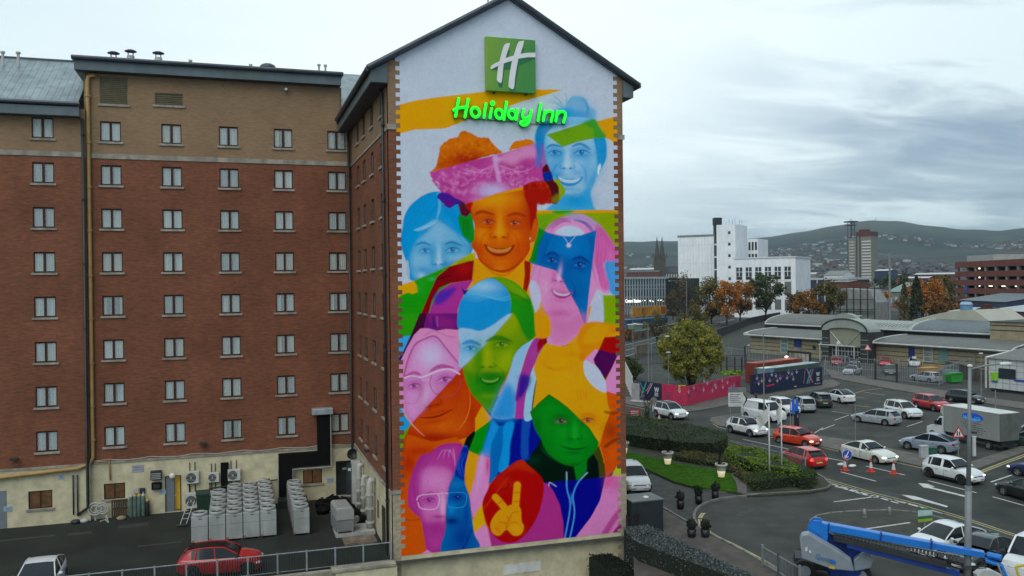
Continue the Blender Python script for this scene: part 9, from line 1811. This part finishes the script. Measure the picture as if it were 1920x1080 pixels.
for x_,y_,yt,lb in((1734,989,952,'green and white board on a post, left and nearest the bollards'),(1790,1015,975,'green and white board on a post behind the white sporty car'),(1857,1018,995,'green and white board low beside the yellow lines')):
 def gb_(o,c,H_,k):plate(o,c,[(-.42,H_-.85),(.42,H_-.75),(.42,H_-.05),(-.42,H_-.0)],mat('board_green',(.03,.14,.07),.6));plate(o,c,[(-.42,H_-.5),(.42,H_-.42),(.42,H_-.12),(-.42,H_-.12)],mat('board_pale',(.38,.50,.50),.6),'white_band',.062,.006);plate(o,c,[(-.42,H_-.84),(.42,H_-.74),(.42,H_-.6),(-.42,H_-.66)],mat('board_lime',(.30,.42,.03),.6),'lime_band',.064,.006)
 s_=sign(x_,y_,lb,yt,gb_,name='notice_board',r=.05);s_['group']=AB
for i,(x_,y_,yt)in enumerate(((1621,970,954.5),(1668,965.5,950.5))):p=P(x_,y_);H_=PD(x_,yt,math.hypot(p.x,p.y)).z;o=thing('bollard',(p.x,p.y,0),'short pale bollard on the verge, %s one'%('left' if i==0 else 'right'),'bollard','pale bollards on the verge');b=MB();b.lathe([(.10,0),(.10,H_-.15),(.08,H_-.02),(.04,H_)],(p.x,p.y,0),12);b.build('shaft',mat('bollard_pale',(.26,.26,.24),.8),o,smooth=True);b=MB();b.lathe([(.14,0.01),(.14,.06)],(p.x,p.y,0),12);b.build('base',B['conc'],o)
cr=mat('cone_red',(.55,.045,.02),.6);cw=mat('cone_white',(.60,.58,.56),.5)
def cone(px,py,label,tall=1.0):
 p=P(px,py);o=thing('traffic_cone',(p.x,p.y,0),label,'traffic cone','traffic cones in the road');b=MB();b.cbox((p.x,p.y,.005),.5,.5,.06,.3);b.lathe([(.19,.065),(.14,.32*tall)],(p.x,p.y,0),14);b.build('base',cr,o);b=MB();b.lathe([(.14,.32*tall),(.075,.70*tall)],(p.x,p.y,0),14);b.build('white_sleeve',cw,o);b=MB();b.lathe([(.075,.70*tall),(.04,.95*tall)],(p.x,p.y,0),14);b.build('tip',cr,o);return o
cone(1584,882.5,'red and white cone under the round blue arrow sign');cone(1633,885,'red and white cone standing in the middle of the three',1.05);cone(1675.5,889,'red and white cone, nearest the front of the white saloon',1.1);cone(1236,792,'partly hidden cone beside the twiggy shrub')
sign(1588,872,'round blue arrow sign beside the cones in front of the white saloon',840,lambda o,c,H_,k:(plate(o,c,circ(.40,0,H_-.5),whitep),plate(o,c,circ(.36,0,H_-.5),mat('sign_royal_blue',(.02,.05,.42),.5),'blue_disc',.065,.01),plate(o,c,[(.10,H_-.2),(.18,H_-.2),(-.05,H_-.68),(.1,H_-.6),(.1,H_-.7),(-.22,H_-.82),(-.2,H_-.48),(-.12,H_-.6)],whitep,'arrow',.08,.006)),r=.03)
for i,(x_,y_)in enumerate(((1577,873),(1598,876))):p=P(x_,y_);o=thing('sand_bag',(p.x,p.y,0),'white sandbag lying %s of the cone under the blue arrow sign'%('left' if i==0 else 'right'),'sandbag');b=MB();b.ball((p.x,p.y,.1),.36,.2,.12,10,6);b.build('bag',whitep,o,smooth=True)
def kiosk(px,py,yt,w,d,m,label,name='street_cabinet'):
 p=P(px,py);H_=PD(px,yt,math.hypot(p.x,p.y)).z;ang=-.3;o=thing(name,(p.x,p.y,0),label,'cabinet');b=MB();b.cbox((p.x,p.y+d/2,.05),w,d,H_-.05,ang);b.build('case',m,o,bevel=.02);b=MB();b.cbox((p.x,p.y+d/2,H_+.002),w+.06,d+.06,.06,ang);b.build('lid',m,o);return o
kiosk(1735.5,861,837.5,.62,.4,mat('cabinet_pale',(.36,.38,.38),.6),'pale grey street cabinet beside the silver blue car');kiosk(1751,858,841,.75,.4,mat('cabinet_green',(.015,.085,.05),.6),'low dark green street cabinet right of the pale one');kiosk(1828.5,857,820,.22,.2,mat('cabinet_white',(.5,.5,.5),.5),'slim white charging post with black top before the lorry','charging_post');p=P(1828.5,857);o2=bpy.data.objects['charging_post'];b=MB();b.cbox((p.x,p.y+.1,1.93),.32,.3,.1);b.build('black_cap',blk,o2)
p=P(1795,719);o=thing('green_bin',(p.x,p.y,0),'bright green wheeled bin in the fenced corner','bin');b=MB();b.extr([(p.x-.9,p.y,.2),(p.x+.9,p.y,.2),(p.x+1.1,p.y,1.2),(p.x-1.1,p.y,1.2)],(0,1.2,0));b.build('bin_body',mat('bright_green',(.03,.30,.04),.5),o);b=MB();b.extr([(p.x-1.15,p.y-.05,1.2),(p.x+1.15,p.y-.05,1.2),(p.x+1.0,p.y-.05,1.45),(p.x-1.0,p.y-.05,1.45)],(0,1.3,0));b.build('lid',mat('bright_green_lid',(.02,.20,.03),.5),o)
p=P(1748,706);o=thing('orange_skip',(p.x,p.y,0),'small orange skip behind the railings','skip');b=MB();b.extr([(p.x-1.0,p.y,.1),(p.x+1.0,p.y,.1),(p.x+1.4,p.y,1.3),(p.x-1.4,p.y,1.3)],(0,1.6,0));b.build('skip_body',mat('skip_orange',(.5,.22,.02),.6),o);b=MB();b.box(p.x-1.45,p.x+1.45,p.y-.06,p.y,1.2,1.32);b.build('rim',mat('skip_orange',(.5,.22,.02)),o)
a,c=P(1171,1002),P(1226,990);o=thing('dark_metal_cabinet',(21.9,43.0,0),'big dark blue grey metal cabinet at the hotel corner','cabinet');dm=mat('cabinet_dark',(.018,.026,.032),.45)
pc=P(1200,1004);hz2=1.95;b=MB();b.box(21.3,23.2,43.9,45.5,.15,hz2);b.build('case',dm,o,bevel=.03);b=MB();b.box(21.25,23.25,43.85,45.55,hz2,hz2+.08);b.build('lid',mat('cabinet_lid',(.07,.085,.085),.5),o);b=MB();b.ball((22.4,44.5,hz2+.1),.18,.18,.08,8,5);b.build('vent_cap',whitep,o)
fence('black_railing','black metal railing around the dark cabinet',[(1176,1012),(1226,1000)],1.3,blk,.12,.03,1.5,cat='railing');fence('black_railing','short black railing returning beside the dark cabinet',[(1226,1000),(1240,990),(1238,972)],1.2,blk,.12,.03,1.5,cat='railing')
o=thing('stone_pier',(21.6,43.3,0),'rough stone pier between the gable corner and the grey hedge','wall');b=MB();b.box(21.15,22.2,42.9,43.95,-2.5,.1);b.build('pier',mat('pier_stone',(.16,.14,.11),.95,.3,3),o);b=MB();b.box(21.1,22.5,42.8,44.0,.102,.22);b.build('coping',G['wallc'],o)
for i,(x_,y_,yt)in enumerate(((1443,905,760),(1466,899,754))):
 p=P(x_,y_);H_=PD(x_,yt,math.hypot(p.x,p.y)).z;o=thing('flagpole',(p.x,p.y,.1),'white flagpole with drooping pale flag, %s one'%('left' if i==0 else 'right'),'flagpole','flagpoles in the hedge');b=MB();b.tube([(p.x,p.y,.1),(p.x,p.y,H_)],[.06,.045],10);b.build('pole',whitep,o,smooth=True);b=MB();b.ball((p.x,p.y,H_+.04),.07,n=8,m=5);b.build('finial',whitep,o)
 b=MB();W_,Hf=((.9,1.5)if i==0 else(.32,2.0));nn_=10
 for a_ in range(nn_):
  for c_ in range(6):
   def fp(s,t):x=-W_*s*(1-.25*t);z=H_-.15-Hf*t*(.62+.0*s)-W_*s*(.95 if i==0 else 1.6)*(1-.2*t);y=.12*math.sin(s*9+t*2)*s;q=Vector((p.x,p.y,0))+R0*(x-.05)+F0*y;return(q.x,q.y,z)
   b.add([fp(a_/nn_,c_/6),fp((a_+1)/nn_,c_/6),fp((a_+1)/nn_,(c_+1)/6),fp(a_/nn_,(c_+1)/6)],[(0,1,2,3)])
 b.build('flag',mat('flag_cloth',(.55,.55,.52),.9,.12,2),o,smooth=True)
skin=mat('skin',(.35,.20,.14),.6)
def person(px,py,label,ang,coat,legs_,z=0,stride=.25,hair=(.02,.015,.01),bike=False):
 p=P(px,py,z);o=thing('person',(0,0,0),label,'person',local=True)
 J={'pel':(0,0,.95),'spi':(0,0,1.2),'che':(.02,0,1.42),'nec':(.03,0,1.53),'hd':(.05,0,1.66),'top':(.05,0,1.76)}
 for s,sg in((1,'l'),(-1,'r')):
  J['hip'+sg]=(0,s*.10,.92);J['kn'+sg]=(.10*s+stride*s*.5,s*.10,.50);J['an'+sg]=(stride*s,s*.10,.09);J['to'+sg]=(stride*s+.16,s*.11,.04);J['sh'+sg]=(.02,s*.19,1.43);J['el'+sg]=(-.05-.12*s,s*.25,1.16);J['ha'+sg]=(.12-.16*s,s*.25,.95);J['fi'+sg]=(.16-.17*s,s*.25,.86)
 Eg=[('pel','spi'),('spi','che'),('che','nec'),('nec','hd'),('hd','top')]
 for sg in 'lr':Eg+=[('pel','hip'+sg),('hip'+sg,'kn'+sg),('kn'+sg,'an'+sg),('an'+sg,'to'+sg),('che','sh'+sg),('sh'+sg,'el'+sg),('el'+sg,'ha'+sg),('ha'+sg,'fi'+sg)]
 R_={'pel':.15,'spi':.13,'che':.15,'nec':.055,'hd':.098,'top':.07}
 for sg in 'lr':R_.update({'hip'+sg:.10,'kn'+sg:.07,'an'+sg:.05,'to'+sg:.04,'sh'+sg:.075,'el'+sg:.055,'ha'+sg:.04,'fi'+sg:.028})
 nm=list(J);me=bpy.data.meshes.new('body');me.from_pydata([J[k]for k in nm],[(nm.index(a_),nm.index(c_))for a_,c_ in Eg],[]);ob=bpy.data.objects.new('body',me);COL.objects.link(ob);sk=ob.modifiers.new('skin','SKIN')
 for i,k in enumerate(nm):me.skin_vertices[0].data[i].radius=(R_[k],R_[k]);me.skin_vertices[0].data[i].use_root=(k=='pel')
 sub=ob.modifiers.new('sub','SUBSURF');sub.levels=sub.render_levels=2;dg=bpy.context.evaluated_depsgraph_get();dg.update();m2=bpy.data.meshes.new_from_object(ob.evaluated_get(dg));bpy.data.objects.remove(ob);m2.materials.clear();[m2.materials.append(q)for q in(coat,legs_,skin)]
 for f in m2.polygons:z_=f.center.z;f.material_index=2 if z_>1.55 or(z_<.93 and abs(f.center.y)>.2)else(1 if z_<.88 else 0);f.use_smooth=True
 bo=bpy.data.objects.new('body',m2);COL.objects.link(bo);bo.parent=o
 b=MB();b.ball((.03,0,1.70),.105,.10,.115,12,8);b.v=[v if not(v[0]>.10 and v[2]<1.72)else(.08,v[1]*.9,v[2])for v in b.v];b.build('hair',mat('hair_dark',hair,.8),o,smooth=True)
 b=MB();b.ball((.145,0,1.655),.02,.014,.025,6,4);b.build('nose',skin,o);b=MB();[b.ball((.13,s*.035,1.675),.012,.012,.01,6,4)for s in(-1,1)];b.build('eyes',mat('hair_dark',hair),o)
 o.location=(p.x,p.y,z);o.rotation_euler=(0,0,ang);return o
pr=math.atan2(R0.y,R0.x)
person(1211,757,'person in dark clothes walking past the navy corner hoarding',pr,mat('coat_navy',(.012,.014,.03),.9),mat('trousers_dark',(.012,.012,.016),.9),.12)
person(1418,765,'person in a black hooded coat walking behind the white van',pr+2.6,mat('coat_black',(.008,.008,.009),.9),mat('trousers_dark',(.012,.012,.016)),.12)
person(1194,637,'small figure in a red coat by the raised road wall',pr,mat('coat_red',(.20,.03,.03),.9),mat('trousers_dark',(.012,.012,.016)))
person(1206,634,'small figure in dark clothes near the red coated one',pr,mat('coat_black',(.008,.008,.009)),mat('trousers_dark',(.012,.012,.016)))
LB=mat('lift_blue',(.008,.16,.55),.38,.08,2,coat=.3);LBd=mat('lift_blue_dark',(.006,.035,.22),.45);LG=mat('lift_grey',(.22,.25,.28),.45,.08,2);LD=mat('lift_dark',(.02,.022,.025),.6)
TD=39.3
def TP(px,py,t):d=ray(px,py);return Vector((d.x*t,d.y*t,CZ+d.z*t))
l0=P(1560,1100);lift=thing('boom_lift',(l0.x,l0.y,0),'blue and grey wheeled boom lift with its long boom lowered to the right','boom lift')
sh,bt=TP(1538,996,40.2),TP(1862,1052,37.6);ax_=(bt-sh).normalized();upv=(Vector((0,0,1))-ax_*ax_.z).normalized();sdv=ax_.cross(upv)
def bbeam(mb,a,c,w,h0,h1,off=0):
 for q in(0,):pts=[a+sdv*(off-w/2)-upv*h0/2,a+sdv*(off-w/2)+upv*h0/2,c+sdv*(off-w/2)+upv*h1/2,c+sdv*(off-w/2)-upv*h1/2];mb.extr(pts,sdv*w)
b=MB();bbeam(b,sh+upv*.28,TP(1752,1027,38.5)+upv*.1,.42,.36,.34);b.build('boom',LB,lift,bevel=.03)
b=MB();bbeam(b,TP(1752,1027,38.5)+upv*.1,TP(1845,1040,37.8)+upv*.02,.34,.30,.26);b.build('inner_boom',LB,lift,bevel=.02)
b=MB();a_,c_=sh-upv*.02,TP(1825,1050,37.9)-upv*.02;b.tube([a_-sdv*.26+ax_*.5,c_-sdv*.26],.045,8);b.build('ram_rod',mat('chrome_rod',(.42,.40,.42),.3,.05,metal=.6),lift)
b=MB();bbeam(b,sh-upv*.18+ax_*.6,TP(1775,1050,38.3)-upv*.22,.36,.22,.20);b.build('cable_track',LD,lift);b=MB();bbeam(b,sh-upv*.42+ax_*1.2,TP(1800,1056,38.2)-upv*.45,.30,.20,.26);b.build('lower_boom',LBd,lift,bevel=.02)
b=MB();kn=[(-.62,-.2),(-.55,.25),(-.35,.52),(-.05,.56),(.3,.30),(.35,-.1),(.3,-.7),(.05,-1.0),(-.25,-.5)];[b.extr([sh+ax_*x+upv*z+sdv*s for x,z in kn],sdv*.07)for s in(-.30,.23)];b.tube([sh-sdv*.33,sh+sdv*.33],.11,10);b.tube([sh-sdv*.33+ax_*.1-upv*.4,sh+sdv*.33+ax_*.1-upv*.4],.07,8);b.build('knuckle',LB,lift)
b=MB()
for k in range(34):q=sh-upv*.18+ax_*(.7+k*.155);b.extr([q+sdv*(-.24)+upv*.10,q+sdv*(-.24)-upv*.10,q+sdv*(-.24)-upv*.10+ax_*.10,q+sdv*(-.24)+upv*.10+ax_*.10],sdv*.05)
b.build('cable_chain',mat('chain_grey',(.12,.125,.12),.6),lift)
b=MB()
for e_ in(0,.06,.12):b.tube([sh-upv*(.1+e_)-sdv*.34+ax_*.1,sh-upv*(.55+e_)-sdv*.4+ax_*.25,sh-upv*(.35+e_)-sdv*.34+ax_*.75],.022,5);b.tube([TP(1740,1040,38.5)-upv*e_,TP(1790,1058,38.1)-upv*(.12+e_),TP(1850,1060,37.6)-upv*e_],.02,5)
b.build('hose',LD,lift)
b=MB();[b.tube([sh+ax_*x+upv*z-sdv*.36,sh+ax_*x+upv*z-sdv*.30],r_,10)for x,z,r_ in((0,.05,.16),(.12,.33,.07),(.1,-.55,.09),(-.35,.2,.07))];b.tube([TP(1752,1027,38.5)-sdv*.23+upv*.1,TP(1752,1027,38.5)-sdv*.18+upv*.1],.09,8);b.build('pin',LG,lift)
for x in(.35,2.6,4.7):b=MB();bbeam(b,sh+upv*.28+ax_*x-ax_*.03,sh+upv*.28+ax_*x+ax_*.03,.46,.40,.40);b.build('boom_collar',LBd,lift)
def cover(x0,y0,pts,t,th,m,nm):b=MB();b.extr([TP(x,y,t)for x,y in pts],F0*th+R0*.35*th);return b.build(nm,m,lift,bevel=.06)
cover(0,0,[(1499,1010),(1503,1003),(1516,1001),(1572,1034),(1596,1052),(1602,1072),(1592,1071),(1560,1068),(1504,1048)],39.2,.55,LG,'side_cover');cover(0,0,[(1600,1050),(1620,1035),(1632,1038),(1637,1052),(1633,1066),(1602,1072)],39.9,.6,LG,'rear_cover')
b=MB();b.extr([TP(x,y,40.2)for x,y in((1540,990),(1556,1000),(1600,1020),(1624,1040),(1624,1072),(1592,1090),(1560,1085),(1545,1050))],F0*.35);b.build('turret_arm',LBd,lift,bevel=.04)
b=MB();q=TP(1510,1030,39.15);b.extr([TP(x,y,39.17)for x,y in((1510,1027),(1514,1026),(1514,1033),(1510,1034))],F0*.02);b.extr([TP(x,y,39.17)for x,y in((1517,1031),(1521,1033),(1521,1038),(1517,1036))],F0*.02);b.build('service_hatch',whitep,lift)
b=MB();q0,q1=TP(1528,1046,39.12),TP(1547,1052,39.12);d_=(q1-q0);place_text(b,'Genie',.34,tuple(q0),tuple(d_.normalized()),(0,0,1),ext=.006,shear=.25);b.build('lettering',mat('lift_script',(.05,.16,.34),.5),lift)
b=MB();b.extr([TP(x,y,39.15)for x,y in((1556,1048),(1567,1052),(1567,1058),(1556,1055))],F0*.02);b.build('blue_label',LB,lift);b=MB();b.extr([TP(x,y,39.15)for x,y in((1554,1060),(1565,1063),(1565,1068),(1554,1065))],F0*.02);b.build('yellow_label',mat('label_yellow',(.55,.35,.03),.5),lift)
hd_=heading((1510,1098),(1620,1108));cs_,sn_=math.cos(hd_),math.sin(hd_);w0_=P(1511,1069,.5);cb=Vector((w0_.x-(-1.2*cs_+.95*sn_),w0_.y-(-1.2*sn_-.95*cs_),0));LPx=lambda x,y,z:Vector((cb.x+x*cs_-y*sn_,cb.y+x*sn_+y*cs_,z))
b=MB();b.cbox((cb.x,cb.y,.45),3.4,1.3,.5,hd_);b.build('chassis',LD,lift);b=MB();b.lathe([(.7,.95),(.7,1.15)],(cb.x,cb.y,0),16);b.build('turntable',LD,lift)
for x in(-1.25,1.25):
 for y in(-.95,.95):
  w=MB();c3=LPx(x,y,.5);axl=LPx(x,y+.2,.5)-LPx(x,y-.2,.5);w.tube([c3-axl*.45,c3-axl*.5+axl*.08,c3+axl*.42,c3+axl*.5],[.36,.5,.5,.40],20);wo_=w.build('wheel',C_['tyre'],lift)
  h_=MB();h_.tube([c3-axl*.55,c3+axl*.55],.27,14);[h_.ball(tuple(c3-axl*.56+Vector((0,0,.16*math.cos(k)))+(LPx(1,0,0)-LPx(0,0,0))*.16*math.sin(k)),.03,n=5,m=4)for k in range(6)];h_.build('rim',LG,wo_)
  for k in range(14):pass
j0=bt;b=MB();[b.tube([j0+sdv*s-ax_*.3,TP(1878,1060,37.2)+sdv*s,TP(1900,1110,36.8)+sdv*s],.07,6)for s in(-.16,.16)];b.tube([TP(1852,1040,37.7),TP(1878,1046,37.3)],.14,8);b.build('jib',LB,lift);b=MB();[b.tube([TP(1870,1056,37.1),TP(1884,1090,36.9)],.035,6)];b.build('jib_ram',mat('chrome_rod',(.42,.40,.42)),lift)
b=MB();b.extr([TP(x,y,37.9)for x,y in((1832,1078),(1846,1068),(1862,1070),(1882,1080),(1884,1100),(1836,1096))],F0*.4);b.build('basket_tray',whitep,lift,bevel=.04);b=MB();b.tube([TP(1905,1062,36.9),TP(1930,1058,36.6)],.06,6);b.tube([TP(1905,1062,36.9),TP(1915,1100,36.8)],.06,6);b.build('basket_rail',mat('rail_yellow',(.50,.42,.03),.5),lift)
# ==== haze
b=MB();b.box(-9750,9800,-2000,9800,-30,430);o=b.build('haze',None);o.data.materials.clear()
hzm=bpy.data.materials.new('haze_air');hzm.use_nodes=True;nt=hzm.node_tree;nt.nodes.clear();pv=nt.nodes.new('ShaderNodeVolumePrincipled');pv.inputs['Color'].default_value=(.55,.72,.84,1);pv.inputs['Density'].default_value=.000075;pv.inputs['Anisotropy'].default_value=.3
ho_=nt.nodes.new('ShaderNodeOutputMaterial');nt.links.new(pv.outputs[0],ho_.inputs['Volume']);o.data.materials.append(hzm);tag(o,'thin blue grey haze in the air over the town','haze',kind='stuff')
# ==== end
for o in SC.objects:
 for k in('_w','_local'):
  if k in o:del o[k]
